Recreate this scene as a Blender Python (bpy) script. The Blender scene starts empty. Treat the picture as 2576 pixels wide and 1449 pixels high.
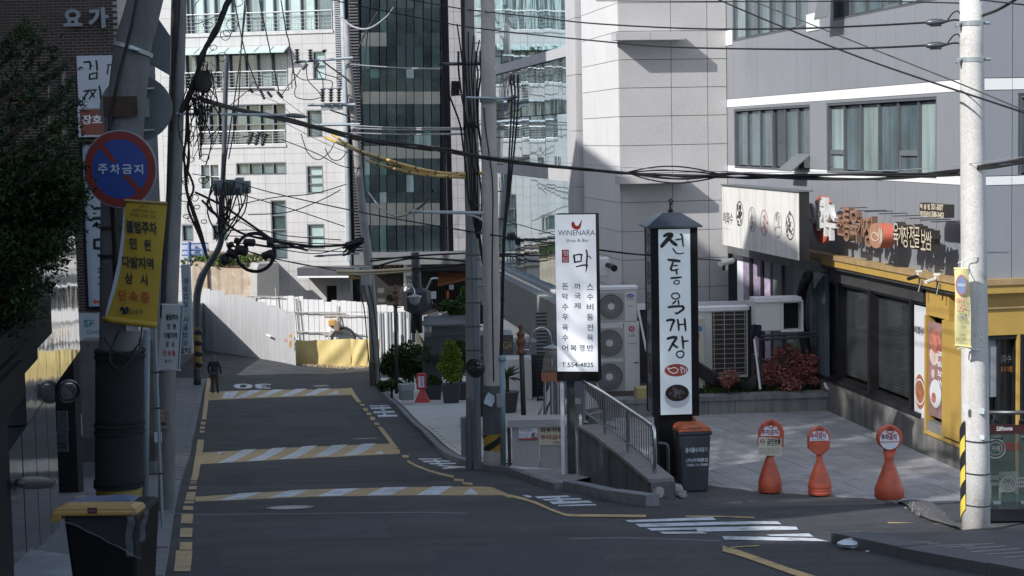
import bpy,math,random
import numpy as np
from mathutils import Vector,Matrix
random.seed(7)
RAD=math.radians
sc=bpy.context.scene
COL=sc.collection
# ------------------------------------------------------------------ camera
FPX,CX,CY,ROLL=4400.0,1288.0,724.5,0.020
PITCH=math.atan(382.0/FPX)
CR_,SR_,CP_,SP_=math.cos(ROLL),math.sin(ROLL),math.cos(PITCH),math.sin(PITCH)
cam_d=bpy.data.cameras.new('camera')
cam=bpy.data.objects.new('camera',cam_d)
COL.objects.link(cam)
cam_d.sensor_fit='HORIZONTAL'
cam_d.sensor_width=36.0
cam_d.lens=36.0*FPX/2576.0
cam_d.clip_start=0.1
cam_d.clip_end=3000
_R=Vector((1,0,0));_U=Vector((0,SP_,CP_));_F=Vector((0,CP_,-SP_))
rc=_R*CR_-_U*SR_
uc=_R*SR_+_U*CR_
cam.matrix_world=Matrix(((rc.x,uc.x,-_F.x,0),(rc.y,uc.y,-_F.y,0),(rc.z,uc.z,-_F.z,0),(0,0,0,1)))
sc.camera=cam
# ------------------------------------------------------------------ sky, sun, exposure
SUNDIR=Vector((.55,.42,-.50)).normalized()
world=bpy.data.worlds.new("World")
sc.world=world
world.use_nodes=True
wn=world.node_tree
bg=wn.nodes['Background']
sky=wn.nodes.new('ShaderNodeTexSky')
sky.sky_type='NISHITA'
sky.sun_disc=False
sky.sun_elevation=math.asin(-SUNDIR.z)
sky.sun_rotation=math.atan2(-SUNDIR.x,-SUNDIR.y)
hs_=wn.nodes.new('ShaderNodeHueSaturation');hs_.inputs['Saturation'].default_value=.74
wn.links.new(sky.outputs[0],hs_.inputs['Color']);wn.links.new(hs_.outputs[0],bg.inputs[0])
bg.inputs[1].default_value=0.135
sd=bpy.data.lights.new('sun','SUN')
sd.energy=3.1
sd.angle=RAD(0.6)
sd.color=(1.0,.97,.93)
so=bpy.data.objects.new('sun',sd)
COL.objects.link(so)
so.rotation_euler=SUNDIR.to_track_quat('-Z','Y').to_euler()
sc.view_settings.view_transform='Standard'
sc.view_settings.look='None'
sc.view_settings.exposure=0.72
sc.view_settings.gamma=1.0
sc.view_settings.use_curve_mapping=False
sc.cycles.max_bounces=6
sc.cycles.use_denoising=True
# ------------------------------------------------------------------ sight lines: photo point -> world
def ray(x,y):
 u,v=x-CX,y-CY
 a,b=u*CR_-v*SR_,u*SR_+v*CR_
 return Vector((a,FPX*CP_+(-b)*SP_,-FPX*SP_-b*CP_))
def W(x,y,Y):
 d=ray(x,y)
 return d*(Y/d.y)
def PX(p):
 a=p[0];f=p[1]*CP_-p[2]*SP_;b=-(p[1]*SP_+p[2]*CP_)
 a,b=a/f*FPX,b/f*FPX
 return(a*CR_+b*SR_+CX,-a*SR_+b*CR_+CY)
_OX={'1':0,'2':424,'3':848,'4':1342.7,'5':1931.3}
_OY={'a':0,'b':483.4,'c':966.0}
def C(k,x,y):
 return(_OX[k[1]]+x*.33358,_OY[k[0]]+y*.33358)
class Plane:
 """upright plane: origin, horizontal right vector R, up Z, outward normal N"""
 def __init__(s,O,yaw=0.0):
  s.O=Vector(O);s.R=Vector((math.cos(yaw),math.sin(yaw),0));s.N=Vector((math.sin(yaw),-math.cos(yaw),0));s.U=Vector((0,0,1))
 def at(s,u,v,n=0.0):
  return s.O+s.R*u+s.U*v+s.N*n
 def uv(s,x,y,n=0.0):
  d=ray(x,y);o=s.O+s.N*n
  t=o.dot(s.N)/d.dot(s.N)
  q=d*t-s.O
  return(q.dot(s.R),q.z)
 def shift(s,n):
  q=Plane(s.O+s.N*n);q.R=s.R;q.N=s.N
  return q
 def rect(s,x0,y0,x1,y1):
  """rectangle on the plane from top-left and bottom-right photo points"""
  a=s.uv(x0,y0);b=s.uv(x1,y1)
  return(min(a[0],b[0]),max(a[0],b[0]),min(a[1],b[1]),max(a[1],b[1]))
def plane_dir(O,R):
 R=Vector((R[0],R[1],0)).normalized()
 return Plane(O,math.atan2(R.y,R.x))
WORLD=Plane((0,0,0),0.0)
WORLD.N=Vector((0,1,0))
# ------------------------------------------------------------------ mesh helpers
class MB:
 def __init__(s):
  s.v=[];s.f=[]
 def quad(s,*p):
  i=len(s.v);s.v+=[tuple(q)for q in p];s.f.append(tuple(range(i,i+len(p))))
  return s
 def box(s,pl,u0,u1,v0,v1,n0,n1):
  i=len(s.v)
  for n in(n0,n1):
   for(u,v)in((u0,v0),(u1,v0),(u1,v1),(u0,v1)):
    s.v.append(tuple(pl.at(u,v,n)))
  flip=pl.R.cross(Vector((0,0,1))).dot(pl.N)*(n1-n0)<0
  F=[(0,3,2,1),(4,5,6,7),(0,1,5,4),(1,2,6,5),(2,3,7,6),(3,0,4,7)]
  for f in F:
   g=tuple(i+k for k in f)
   s.f.append(g[::-1]if flip else g)
  return s
 def wb(s,x0,x1,y0,y1,z0,z1):
  return s.box(WORLD,x0,x1,z0,z1,y0,y1)
 def hexa(s,b,t):
  """prism from bottom loop b to top loop t"""
  i=len(s.v);n=len(b)
  s.v+=[tuple(p)for p in b]+[tuple(p)for p in t]
  s.f.append(tuple(i+k for k in range(n))[::-1]);s.f.append(tuple(i+n+k for k in range(n)))
  for k in range(n):
   j=(k+1)%n
   s.f.append((i+k,i+j,i+n+j,i+n+k))
  return s
 def tube(s,pts,r,seg=6,caps=True):
  pts=[Vector(p)for p in pts];n=len(pts)
  rr=r if isinstance(r,(list,tuple))else[r]*n
  i0=len(s.v);prev=None
  for k,p in enumerate(pts):
   t=(pts[min(k+1,n-1)]-pts[max(k-1,0)])
   if t.length<1e-9:t=Vector((0,0,1))
   t.normalize()
   if prev is None:
    a=t.cross(Vector((0,0,1)))
    if a.length<.05:a=t.cross(Vector((1,0,0)))
   else:
    a=prev-t*prev.dot(t)
   a.normalize();prev=a;b=t.cross(a)
   for j in range(seg):
    w=2*math.pi*j/seg
    s.v.append(tuple(p+(a*math.cos(w)+b*math.sin(w))*rr[k]))
  for k in range(n-1):
   for j in range(seg):
    q=(j+1)%seg
    s.f.append((i0+k*seg+j,i0+k*seg+q,i0+(k+1)*seg+q,i0+(k+1)*seg+j))
  if caps:
   s.f.append(tuple(i0+j for j in range(seg))[::-1]);s.f.append(tuple(i0+(n-1)*seg+j for j in range(seg)))
  return s
 def lathe(s,base,prof,seg=20,axis=None):
  """profile of (r, h) turned round an axis through base"""
  ax=Vector(axis).normalized()if axis is not None else Vector((0,0,1))
  a=ax.cross(Vector((0,1,0)))
  if a.length<.1:a=ax.cross(Vector((1,0,0)))
  a.normalize();b=ax.cross(a);base=Vector(base);i0=len(s.v)
  for(r,h)in prof:
   for j in range(seg):
    w=2*math.pi*j/seg
    s.v.append(tuple(base+ax*h+(a*math.cos(w)+b*math.sin(w))*max(r,1e-4)))
  n=len(prof)
  for k in range(n-1):
   for j in range(seg):
    q=(j+1)%seg
    s.f.append((i0+k*seg+j,i0+k*seg+q,i0+(k+1)*seg+q,i0+(k+1)*seg+j))
  s.f.append(tuple(i0+j for j in range(seg))[::-1]);s.f.append(tuple(i0+(n-1)*seg+j for j in range(seg)))
  return s
 def grid(s,rows):
  """surface through rows of points"""
  i0=len(s.v);m=len(rows[0])
  for r in rows:s.v+=[tuple(p)for p in r]
  for k in range(len(rows)-1):
   for j in range(m-1):
    a=i0+k*m+j
    s.f.append((a,a+1,a+m+1,a+m))
  return s
 def poly(s,pl,pts,n0,n1):
  """extruded outline given in plane coordinates"""
  i=len(s.v);k=len(pts)
  for n in(n0,n1):
   for(u,v)in pts:s.v.append(tuple(pl.at(u,v,n)))
  s.f.append(tuple(i+j for j in range(k))[::-1]);s.f.append(tuple(i+k+j for j in range(k)))
  for j in range(k):
   q=(j+1)%k
   s.f.append((i+j,i+q,i+k+q,i+k+j))
  return s
 def disc(s,pl,u,v,ru,rv,n0,n1,seg=24,a0=0,a1=2*math.pi):
  return s.poly(pl,[(u+ru*math.cos(a0+(a1-a0)*j/seg),v+rv*math.sin(a0+(a1-a0)*j/seg))for j in range(seg)],n0,n1)
 def ring(s,pl,u,v,r0,r1,n0,n1,seg=32):
  i=len(s.v)
  for n in(n0,n1):
   for r in(r0,r1):
    for j in range(seg):
     w=2*math.pi*j/seg
     s.v.append(tuple(pl.at(u+r*math.cos(w),v+r*math.sin(w),n)))
  for j in range(seg):
   q=(j+1)%seg
   s.f.append((i+2*seg+j,i+2*seg+q,i+3*seg+q,i+3*seg+j))
   s.f.append((i+3*seg+j,i+3*seg+q,i+seg+q,i+seg+j))
   s.f.append((i+2*seg+q,i+2*seg+j,i+j,i+q))
  return s
WL={}
def wloc(o):
 return WL.get(o.name,Vector((0,0,0)))if o is not None else Vector((0,0,0))
def tag(o,label=None,cat=None,group=None,kind=None):
 if label:o['label']=label
 if cat:o['category']=cat
 if group:o['group']=group
 if kind:o['kind']=kind
 return o
def mesh_of(name,mb,mat,smooth=False):
 me=bpy.data.meshes.new(name)
 me.from_pydata(mb.v,[],mb.f)
 if mat:me.materials.append(mat)
 if smooth:
  me.polygons.foreach_set('use_smooth',[True]*len(me.polygons))
 return me
def build(name,mb,mat,parent=None,label=None,cat=None,group=None,kind=None,smooth=False,org=None,bevel=0):
 o0=Vector(org)if org is not None else wloc(parent)
 m2=MB();m2.f=mb.f
 m2.v=[(v[0]-o0.x,v[1]-o0.y,v[2]-o0.z)for v in mb.v]
 o=bpy.data.objects.new(name,mesh_of(name,m2,mat,smooth))
 COL.objects.link(o)
 if parent is not None:
  o.parent=parent
  o.location=o0-wloc(parent)
 else:
  o.location=o0
 WL[o.name]=o0
 if bevel:
  b=o.modifiers.new('edge','BEVEL');b.width=bevel;b.segments=2;b.limit_method='ANGLE'
 return tag(o,label,cat,group,kind)
def thing(name,loc,label,cat,group=None):
 o=bpy.data.objects.new(name,None);COL.objects.link(o)
 o.empty_display_size=.2
 o.location=loc;WL[o.name]=Vector(loc)
 return tag(o,label,cat,group)
def put(name,me,parent,loc,rot=None,scale=None):
 o=bpy.data.objects.new(name,me);COL.objects.link(o)
 if parent is not None:o.parent=parent
 o.location=Vector(loc)-wloc(parent);WL[o.name]=Vector(loc)
 if rot is not None:o.rotation_euler=rot
 if scale is not None:o.scale=scale
 return o
def copy_tree(o,off,label=None,parent=None):
 c=o.copy();COL.objects.link(c)
 if parent is None:
  c.location=o.location+Vector(off);WL[c.name]=wloc(o)+Vector(off)
  if label:c['label']=label
 else:
  c.parent=parent
 for ch in list(o.children):copy_tree(ch,off,None,c)
 return c
def smooth_path(pts,n=8):
 P=[Vector(p)for p in pts]
 if len(P)<3:
  return[P[0].lerp(P[-1],k/n)for k in range(n+1)]
 out=[]
 for i in range(len(P)-1):
  p0=P[max(i-1,0)];p1=P[i];p2=P[i+1];p3=P[min(i+2,len(P)-1)]
  for k in range(n):
   t=k/n
   out.append(.5*((2*p1)+(p2-p0)*t+(2*p0-5*p1+4*p2-p3)*t*t+(3*p1-p0-3*p2+p3)*t**3))
 out.append(P[-1])
 return out
 # ------------------------------------------------------------------ materials
MATS={}
def mat(name,rgb,rough=.7,metal=0.0,var=.12,scale=3.0,bump=0.0,bscale=40.0,spec=.5,dirt=None,streak=0.0,fine=0.0,coat=0.0,emit=0.0,alpha=1.0,trans=0.0,smear=0.0):
 if name in MATS:return MATS[name]
 m=bpy.data.materials.new(name);m.use_nodes=True
 nt=m.node_tree;P=nt.nodes['Principled BSDF']
 L=nt.links.new
 tc=nt.nodes.new('ShaderNodeNewGeometry')
 n1=nt.nodes.new('ShaderNodeTexNoise');n1.inputs['Scale'].default_value=scale;n1.inputs['Detail'].default_value=6
 n1.inputs['Roughness'].default_value=.62
 L(tc.outputs['Position'],n1.inputs['Vector'])
 mr=nt.nodes.new('ShaderNodeMapRange');mr.inputs[1].default_value=.3;mr.inputs[2].default_value=.7
 mr.inputs[3].default_value=1-var;mr.inputs[4].default_value=1+var
 L(n1.outputs[0],mr.inputs[0])
 val=mr.outputs[0]
 if fine:
  n3=nt.nodes.new('ShaderNodeTexNoise');n3.inputs['Scale'].default_value=55;n3.inputs['Detail'].default_value=3
  L(tc.outputs['Position'],n3.inputs['Vector'])
  m3=nt.nodes.new('ShaderNodeMapRange');m3.inputs[1].default_value=.3;m3.inputs[2].default_value=.7
  m3.inputs[3].default_value=1-fine;m3.inputs[4].default_value=1+fine
  L(n3.outputs[0],m3.inputs[0])
  mu=nt.nodes.new('ShaderNodeMath');mu.operation='MULTIPLY';L(val,mu.inputs[0]);L(m3.outputs[0],mu.inputs[1]);val=mu.outputs[0]
 if streak:
  mp=nt.nodes.new('ShaderNodeMapping');mp.inputs['Scale'].default_value=(3.2,3.2,.22)
  L(tc.outputs['Position'],mp.inputs[0])
  n4=nt.nodes.new('ShaderNodeTexNoise');n4.inputs['Scale'].default_value=1.6;n4.inputs['Detail'].default_value=7
  L(mp.outputs[0],n4.inputs['Vector'])
  m4=nt.nodes.new('ShaderNodeMapRange');m4.inputs[1].default_value=.45;m4.inputs[2].default_value=.75
  m4.inputs[3].default_value=1;m4.inputs[4].default_value=1-streak
  L(n4.outputs[0],m4.inputs[0])
  mu=nt.nodes.new('ShaderNodeMath');mu.operation='MULTIPLY';L(val,mu.inputs[0]);L(m4.outputs[0],mu.inputs[1]);val=mu.outputs[0]
 oi=nt.nodes.new('ShaderNodeObjectInfo')
 m5=nt.nodes.new('ShaderNodeMapRange');m5.inputs[3].default_value=1-var*.5;m5.inputs[4].default_value=1+var*.5
 L(oi.outputs['Random'],m5.inputs[0])
 mu=nt.nodes.new('ShaderNodeMath');mu.operation='MULTIPLY';L(val,mu.inputs[0]);L(m5.outputs[0],mu.inputs[1]);val=mu.outputs[0]
 vm=nt.nodes.new('ShaderNodeVectorMath');vm.operation='SCALE';vm.inputs[0].default_value=rgb
 L(val,vm.inputs['Scale'])
 colour=vm.outputs[0]
 if smear:
  mp=nt.nodes.new('ShaderNodeMapping');mp.inputs['Scale'].default_value=(.22,1.5,1.5);mp.inputs['Rotation'].default_value=(0,0,.12)
  L(tc.outputs['Position'],mp.inputs[0])
  n6=nt.nodes.new('ShaderNodeTexNoise');n6.inputs['Scale'].default_value=1.0;n6.inputs['Detail'].default_value=8;n6.inputs['Roughness'].default_value=.68
  L(mp.outputs[0],n6.inputs['Vector'])
  m6=nt.nodes.new('ShaderNodeMapRange');m6.inputs[1].default_value=.32;m6.inputs[2].default_value=.72;m6.inputs[3].default_value=1-smear;m6.inputs[4].default_value=1+smear
  L(n6.outputs[0],m6.inputs[0])
  v6=nt.nodes.new('ShaderNodeVectorMath');v6.operation='SCALE';L(colour,v6.inputs[0]);L(m6.outputs[0],v6.inputs['Scale']);colour=v6.outputs[0]
  # fine cracks
  vo=nt.nodes.new('ShaderNodeTexVoronoi');vo.feature='DISTANCE_TO_EDGE';vo.inputs['Scale'].default_value=.38
  nz=nt.nodes.new('ShaderNodeTexNoise');nz.inputs['Scale'].default_value=1.3;nz.inputs['Detail'].default_value=6
  L(tc.outputs['Position'],nz.inputs['Vector'])
  ad=nt.nodes.new('ShaderNodeVectorMath');ad.operation='MULTIPLY_ADD';L(nz.outputs['Color'],ad.inputs[0]);ad.inputs[1].default_value=(1.6,1.6,1.6);L(tc.outputs['Position'],ad.inputs[2])
  L(ad.outputs[0],vo.inputs['Vector'])
  m7=nt.nodes.new('ShaderNodeMapRange');m7.inputs[1].default_value=.0;m7.inputs[2].default_value=.012;m7.inputs[3].default_value=.55;m7.inputs[4].default_value=1
  L(vo.outputs['Distance'],m7.inputs[0])
  v7=nt.nodes.new('ShaderNodeVectorMath');v7.operation='SCALE';L(colour,v7.inputs[0]);L(m7.outputs[0],v7.inputs['Scale']);colour=v7.outputs[0]
 if dirt:
  (drgb,lo,hi,dsc)=dirt
  n2=nt.nodes.new('ShaderNodeTexNoise');n2.inputs['Scale'].default_value=dsc;n2.inputs['Detail'].default_value=9
  n2.inputs['Roughness'].default_value=.7
  L(tc.outputs['Position'],n2.inputs['Vector'])
  m2=nt.nodes.new('ShaderNodeMapRange');m2.inputs[1].default_value=lo;m2.inputs[2].default_value=hi
  L(n2.outputs[0],m2.inputs[0])
  mx=nt.nodes.new('ShaderNodeMix');mx.data_type='RGBA'
  L(m2.outputs[0],mx.inputs[0]);L(colour,mx.inputs[6]);mx.inputs[7].default_value=(*drgb,1)
  colour=mx.outputs[2]
 L(colour,P.inputs['Base Color'])
 P.inputs['Roughness'].default_value=rough
 P.inputs['Metallic'].default_value=metal
 P.inputs['Specular IOR Level'].default_value=.12 if 'leaf' in name else spec
 P.inputs['Coat Weight'].default_value=coat
 if emit:
  L(colour,P.inputs['Emission Color']);P.inputs['Emission Strength'].default_value=emit
 if alpha<1:P.inputs['Alpha'].default_value=alpha
 if trans:P.inputs['Transmission Weight'].default_value=trans
 if bump:
  nb=nt.nodes.new('ShaderNodeTexNoise');nb.inputs['Scale'].default_value=bscale;nb.inputs['Detail'].default_value=5
  L(tc.outputs['Position'],nb.inputs['Vector'])
  b=nt.nodes.new('ShaderNodeBump');b.inputs['Strength'].default_value=min(1,bump);b.inputs['Distance'].default_value=.02
  L(nb.outputs[0],b.inputs['Height']);L(b.outputs[0],P.inputs['Normal'])
 MATS[name]=m
 return m
asphalt=mat('asphalt',(.050,.053,.059),.82,var=.3,scale=.7,fine=.35,bump=.6,bscale=60,dirt=((.085,.088,.094),.50,.80,.45),smear=.34)
apron_m=mat('apron_asphalt',(.095,.094,.095),.85,var=.2,scale=1.6,fine=.3,bump=.5,bscale=60,dirt=((.16,.155,.15),.55,.8,1.1))
white_paint=mat('white_paint',(.58,.62,.66),.6,var=.14,scale=2,fine=.15,dirt=((.12,.13,.14),.50,.68,5.0))
yellow_paint=mat('yellow_paint',(.48,.33,.135),.6,var=.16,scale=2,fine=.16,dirt=((.13,.11,.085),.50,.70,5.0))
kerb_m=mat('kerb_granite',(.20,.205,.215),.8,var=.15,scale=4,fine=.25,dirt=((.08,.08,.085),.5,.75,1.5))
paver_m=mat('plaza_granite',(.38,.38,.385),.72,var=.16,scale=2,fine=.22,dirt=((.22,.22,.225),.48,.75,.9))
lightpave_m=mat('pale_granite',(.50,.48,.45),.75,var=.08,scale=2,fine=.1,dirt=((.30,.29,.28),.55,.8,1.2))
concrete=mat('concrete',(.30,.30,.295),.85,var=.14,scale=2.5,fine=.18,streak=.30,bump=.2)
concrete_d=mat('dark_concrete',(.12,.118,.112),.85,var=.2,scale=2.5,fine=.2,streak=.4)
pole_m=mat('pole_concrete',(.50,.47,.43),.85,var=.10,scale=3,fine=.12,streak=.25)
pole_pale=mat('pale_pole_concrete',(.56,.55,.53),.8,var=.08,scale=4,fine=.14,streak=.3,dirt=((.30,.29,.27),.60,.72,3))  # slightly paler concrete for the round pole at right
pole_gray=mat('weathered_pole',(.125,.132,.14),.75,var=.2,scale=3,fine=.15,streak=.35)
steel_blue=mat('painted_steel',(.19,.235,.27),.5,var=.12,scale=3,streak=.25)
black_m=mat('black_paint',(.008,.008,.010),.6,var=.2,spec=.2)
rubber=mat('cable_rubber',(.012,.012,.013),.6,var=.2)
cable_gr=mat('grey_cable',(.28,.29,.30),.55,var=.1)
cable_yel=mat('yellow_sleeve',(.62,.40,.09),.55,var=.12)
chrome=mat('stainless_steel',(.55,.56,.58),.22,1.0,var=.06)
dark_steel=mat('dark_steel',(.10,.105,.11),.38,.7,var=.15)
white_m=mat('white_sheet',(.78,.79,.80),.55,var=.05,scale=1.2,streak=.10)
sign_white=mat('sign_white',(.78,.82,.88),.35,var=.03,scale=2,streak=.04)
ac_m=mat('unit_casing',(.66,.655,.63),.45,var=.04,scale=3,streak=.12)
orange_m=mat('orange_plastic',(.58,.115,.06),.5,var=.16,scale=9,fine=.1,dirt=((.24,.08,.055),.54,.76,6),streak=.15)
red_m=mat('red_print',(.52,.045,.035),.5,var=.05)
ink=mat('black_print',(.02,.022,.026),.5,var=.1)
blue_ink=mat('blue_print',(.03,.07,.24),.5,var=.05)
leafd=mat('yew_leaf',(.018,.034,.015),.6,var=.5,scale=9)
leafg=mat('shrub_leaf',(.055,.095,.028),.6,var=.45,scale=9)
leafy=mat('bright_leaf',(.16,.24,.035),.6,var=.4,scale=9)
leafr=mat('maple_leaf',(.30,.060,.052),.6,var=.5,scale=9)
bark=mat('bark',(.06,.045,.035),.9,var=.2)
# ------------------------------------------------------------------ ground heights
_PY=[0,12,18,24,34,45,60,77,90,140]
_PZ=[-1.75,-3.38,-4.13,-4.88,-6.40,-8.05,-9.85,-11.17,-11.72,-12.0]
_yy=np.linspace(-30,150,1801)
_zz=np.interp(_yy,_PY,_PZ)
_zz[_yy<0]=-1.75+_yy[_yy<0]*-.10
_k=np.ones(61)/61.0
_zz=np.convolve(np.pad(_zz,30,mode='edge'),_k,mode='valid')
def zroad(Y):
 return float(np.interp(Y,_yy,_zz))
def sstep(a,b,x):
 t=min(1,max(0,(x-a)/(b-a)));return t*t*(3-2*t)
def zmain(X,Y):
 z=zroad(Y)
 if Y>72 and X<-9:
  z+=.115*(-9-X)*sstep(72,90,Y)
 return z
PLZ=-5.55
def xedge(Y):
 """left limit of the plaza side"""
 return float(np.interp(Y,[15,19.5,23,25,27,31,36],[3.5,2.3,2.0,1.95,1.75,1.2,.6]))
def zapron(Y):
 za=zroad(19.6);t=(Y-19.6)/(26.0-19.6)
 if t<=0:return zroad(Y)
 if t>=1:return PLZ
 return za+(PLZ-za)*(t*.55+.45*t*t*(3-2*t))
def zasph(X,Y):
 z=zmain(X,Y)
 if Y>18 and X>1:
  w=sstep(xedge(Y)-.5,xedge(Y)+.7,X)*(1-sstep(42.5,44,Y))
  z=z*(1-w)+(zapron(Y)-.02*w)*w
 return z
def hit(x,y,zf=None,lo=9.0,hi=125.0):
 zf=zf or zasph
 d=ray(x,y);prev=None;Y=lo
 while Y<hi:
  t=Y/d.y;g=d.z*t-zf(d.x*t,Y)
  if g<0:
   a,b=Y-.25,Y
   for _ in range(18):
    m=(a+b)/2;t=m/d.y
    if d.z*t-zf(d.x*t,m)<0:b=m
    else:a=m
   t=b/d.y
   return Vector((d.x*t,b,d.z*t))
  Y+=.25
 return W(x,y,hi)
def resample(pts,n):
 P=[Vector(p)for p in pts]
 L=[0]
 for i in range(1,len(P)):L.append(L[-1]+(P[i]-P[i-1]).length)
 out=[]
 for k in range(n+1):
  s=L[-1]*k/n;i=1
  while i<len(P)-1 and L[i]<s:i+=1
  t=(s-L[i-1])/max(1e-9,L[i]-L[i-1])
  out.append(P[i-1].lerp(P[i],t))
 return out
def drape(mb,A,B,h,n=10,m=2,zf=None):
 """sheet lying on the ground between two lines (world XY)"""
 zf=zf or zasph
 a=resample(A,n);b=resample(B,n);rows=[]
 for i in range(n+1):
  r=[]
  for j in range(m+1):
   p=a[i].lerp(b[i],j/m)
   r.append((p.x,p.y,zf(p.x,p.y)+h*(.3+.7*sstep(34,48,p.y))))
  rows.append(r)
 mb.grid(rows)
 # keep normals up
 f=mb.f[-1];v=[Vector(mb.v[k])for k in f]
 if(v[1]-v[0]).cross(v[2]-v[0]).z<0:
  for k in range(n*m):mb.f[-1-k]=mb.f[-1-k][::-1]
 return mb
def H(pts,key=None):
 return[hit(*(C(key,*p)if key else p))for p in pts]
 # asphalt sheet, one surface from behind the camera to the far street
mb=MB()
ys=list(np.arange(-28,10,2.0))+list(np.arange(10,40,.5))+list(np.arange(40,62,.75))+list(np.arange(62,101,1.5))
xs=list(np.arange(-40,-12,2.0))+list(np.arange(-12,10,.4))+list(np.arange(10,31,2.0))
mb.grid([[(x,y,zasph(x,y))for x in xs]for y in ys])
build('road',mb,asphalt,kind='structure',smooth=True)
mb=MB();mb.wb(-600,600,-400,900,-16,-15.5)
build('ground',mb,concrete_d,kind='structure')
# --- painted markings, each its own flat sheet
def stripe(name,quads,m,h=.012,key=None,n=6,label=None,kind='structure',parent=None):
 mb=MB()
 for q in quads:
  p=H(q,key)
  if len(p)==3:p.append(p[2].copy())
  drape(mb,[p[0],p[3]],[p[1],p[2]],h,max(n,8),6)
 return build(name,mb,m,parent=parent,kind=None if parent else kind,label=label)
def band(name,A,B,m,h=.004,n=24,parent=None):
 mb=drape(MB(),A,B,h,n,8)
 return build(name,mb,m,parent=parent,kind=None if parent else 'structure')
def c2(p):return C('c2',*p)
def c3(p):return C('c3',*p)
marks=bpy.data.objects.new('road_markings',None);COL.objects.link(marks)
tag(marks,kind='structure')
# speed bump 1 (far)
band('speed_bump_marking',[hit(*c2(p))for p in((290,66),(400,58),(700,47),(1370,33))],[hit(*c2(p))for p in((285,126),(700,106),(1380,84))],yellow_paint,.012,40,marks)
for q in([(398,110),(480,108),(530,57),(430,62)],[(490,110),(570,105),(705,47),(620,50)],[(655,103),(735,100),(870,42),(790,45)],[(830,97),(920,93),(1045,38),(960,40)],[(1010,90),(1095,88),(1220,34),(1130,36)],[(1190,84),(1285,80),(1275,52),(1265,52)]):
 stripe('white_stripe',[q],white_paint,.019,'c2',parent=marks)
 # bump 2
band('speed_bump_marking',[hit(*c2(p))for p in((240,522),(265,519),(900,484),(1670,452),(1745,500))],[hit(*c2(p))for p in((236,606),(900,569),(1745,528))],yellow_paint,.012,40,marks)
for q in([(370,538),(372,536),(430,513),(370,515)],[(365,600),(475,592),(665,494),(555,500)],[(595,585),(715,578),(890,483),(780,488)],[(835,571),(955,563),(1120,468),(1010,475)],[(1080,555),(1195,548),(1350,460),(1235,466)],[(1310,545),(1425,538),(1565,453),(1455,456)],[(1550,530),(1625,528),(1605,505),(1600,505)]):
 stripe('white_stripe',[q],white_paint,.019,'c2',parent=marks)
 # bump 3 (near)
band('speed_bump_marking',[hit(*p)for p in(c2((200,852)),c2((505,832)),c2((1100,795)),c2((1860,778)),c3((1100,774)),c3((1170,780)),c3((1250,815)),c3((1330,850)))],[hit(*p)for p in(c2((200,888)),c2((380,882)),c2((1100,851)),c3((560,842)),c3((1180,842)),c3((1250,840)),c3((1300,862)))],yellow_paint,.012,60,marks)
for k,q in(('c2',[(383,880),(570,868),(700,818),(530,828)]),('c2',[(745,862),(935,852),(1065,798),(910,805)]),('c2',[(1120,850),(1300,845),(1440,787),(1250,795)]),('c2',[(1490,843),(1680,840),(1805,778),(1620,782)]),('c3',[(600,840),(765,838),(870,773),(725,775)]),('c3',[(945,838),(1068,836),(1015,790),(1005,790)])):
 stripe('white_stripe',[q],white_paint,.019,k,parent=marks)
def line(key,mid,w,name='yellow_line',h=.024,m=None,n=20):
 """painted line: mid points (crop coords) and width across in crop pixels (horizontal)"""
 A=[hit(*C(key,x-w/2,y))for(x,y)in mid];B=[hit(*C(key,x+w/2,y))for(x,y)in mid]
 return band(name,A,B,m or yellow_paint,h,n,marks)
def linev(key,mid,w,name='yellow_line',h=.024,m=None,n=24):
 A=[hit(*C(key,x,y-w/2))for(x,y)in mid];B=[hit(*C(key,x,y+w/2))for(x,y)in mid]
 return band(name,A,B,m or yellow_paint,h,n,marks)
line('c2',[(306,-40),(302,0),(290,66),(268,272)],32)
for a,b,x in((290,310,262),(325,343,257),(357,372,253)):line('c2',[(x,a),(x-1,b)],36,'yellow_dash',n=2)
line('c2',[(243,425),(230,530),(212,630),(205,680),(192,728)],50)
for a,b,x in((735,742,190),(748,755,188)):line('c2',[(x,a),(x-1,b)],50,'yellow_dash',n=2)
line('c2',[(184,772),(180,797)],57,'yellow_dash',n=2)
line('c2',[(174,818),(160,880)],66,n=6)
line('c2',[(157,886),(155,904)],72,'yellow_dash',n=2)
line('c2',[(149,925),(146,953)],76,'yellow_dash',n=2)
line('c2',[(143,983),(136,1055)],88,'yellow_dash',n=4)
line('c2',[(135,1090),(131,1158)],93,'yellow_dash',n=4)
line('c2',[(132,1197),(130,1255)],94,'yellow_dash',n=4)
line('c2',[(118,1260),(112,1340),(102,1418)],124,'yellow_dash',n=6)
line('c2',[(1365,33),(1395,84),(1438,143)],34,n=10)
for a,b,x in((155,168,1457),(186,208,1481),(220,240,1507),(252,278,1534),(296,315,1566)):line('c2',[(x,a),(x+8,b)],36,'yellow_dash',n=2)
line('c2',[(1592,328),(1650,405),(1715,488)],36,n=12)
line('c2',[(1785,540),(1790,558)],48,'yellow_dash',n=2)
linev('c3',[(530,583),(600,620),(700,658),(800,686),(880,702)],17)
linev('c3',[(880,724),(955,730)],17,'yellow_dash',n=3)
linev('c3',[(945,750),(1022,757)],17,'yellow_dash',n=3)
linev('c3',[(1300,845),(1400,868),(1500,900),(1600,945),(1700,984),(1740,993),(1932,996),(2330,999)],19,n=50)
linev('c4',[(1145,1002),(1400,1003),(1665,1012)],9,n=16)
linev('c5',[(905,1050),(1100,1055),(1300,1059)],9,n=10)
linev('c4',[(1430,1244),(1560,1232),(1700,1224)],8,n=10)
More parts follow.
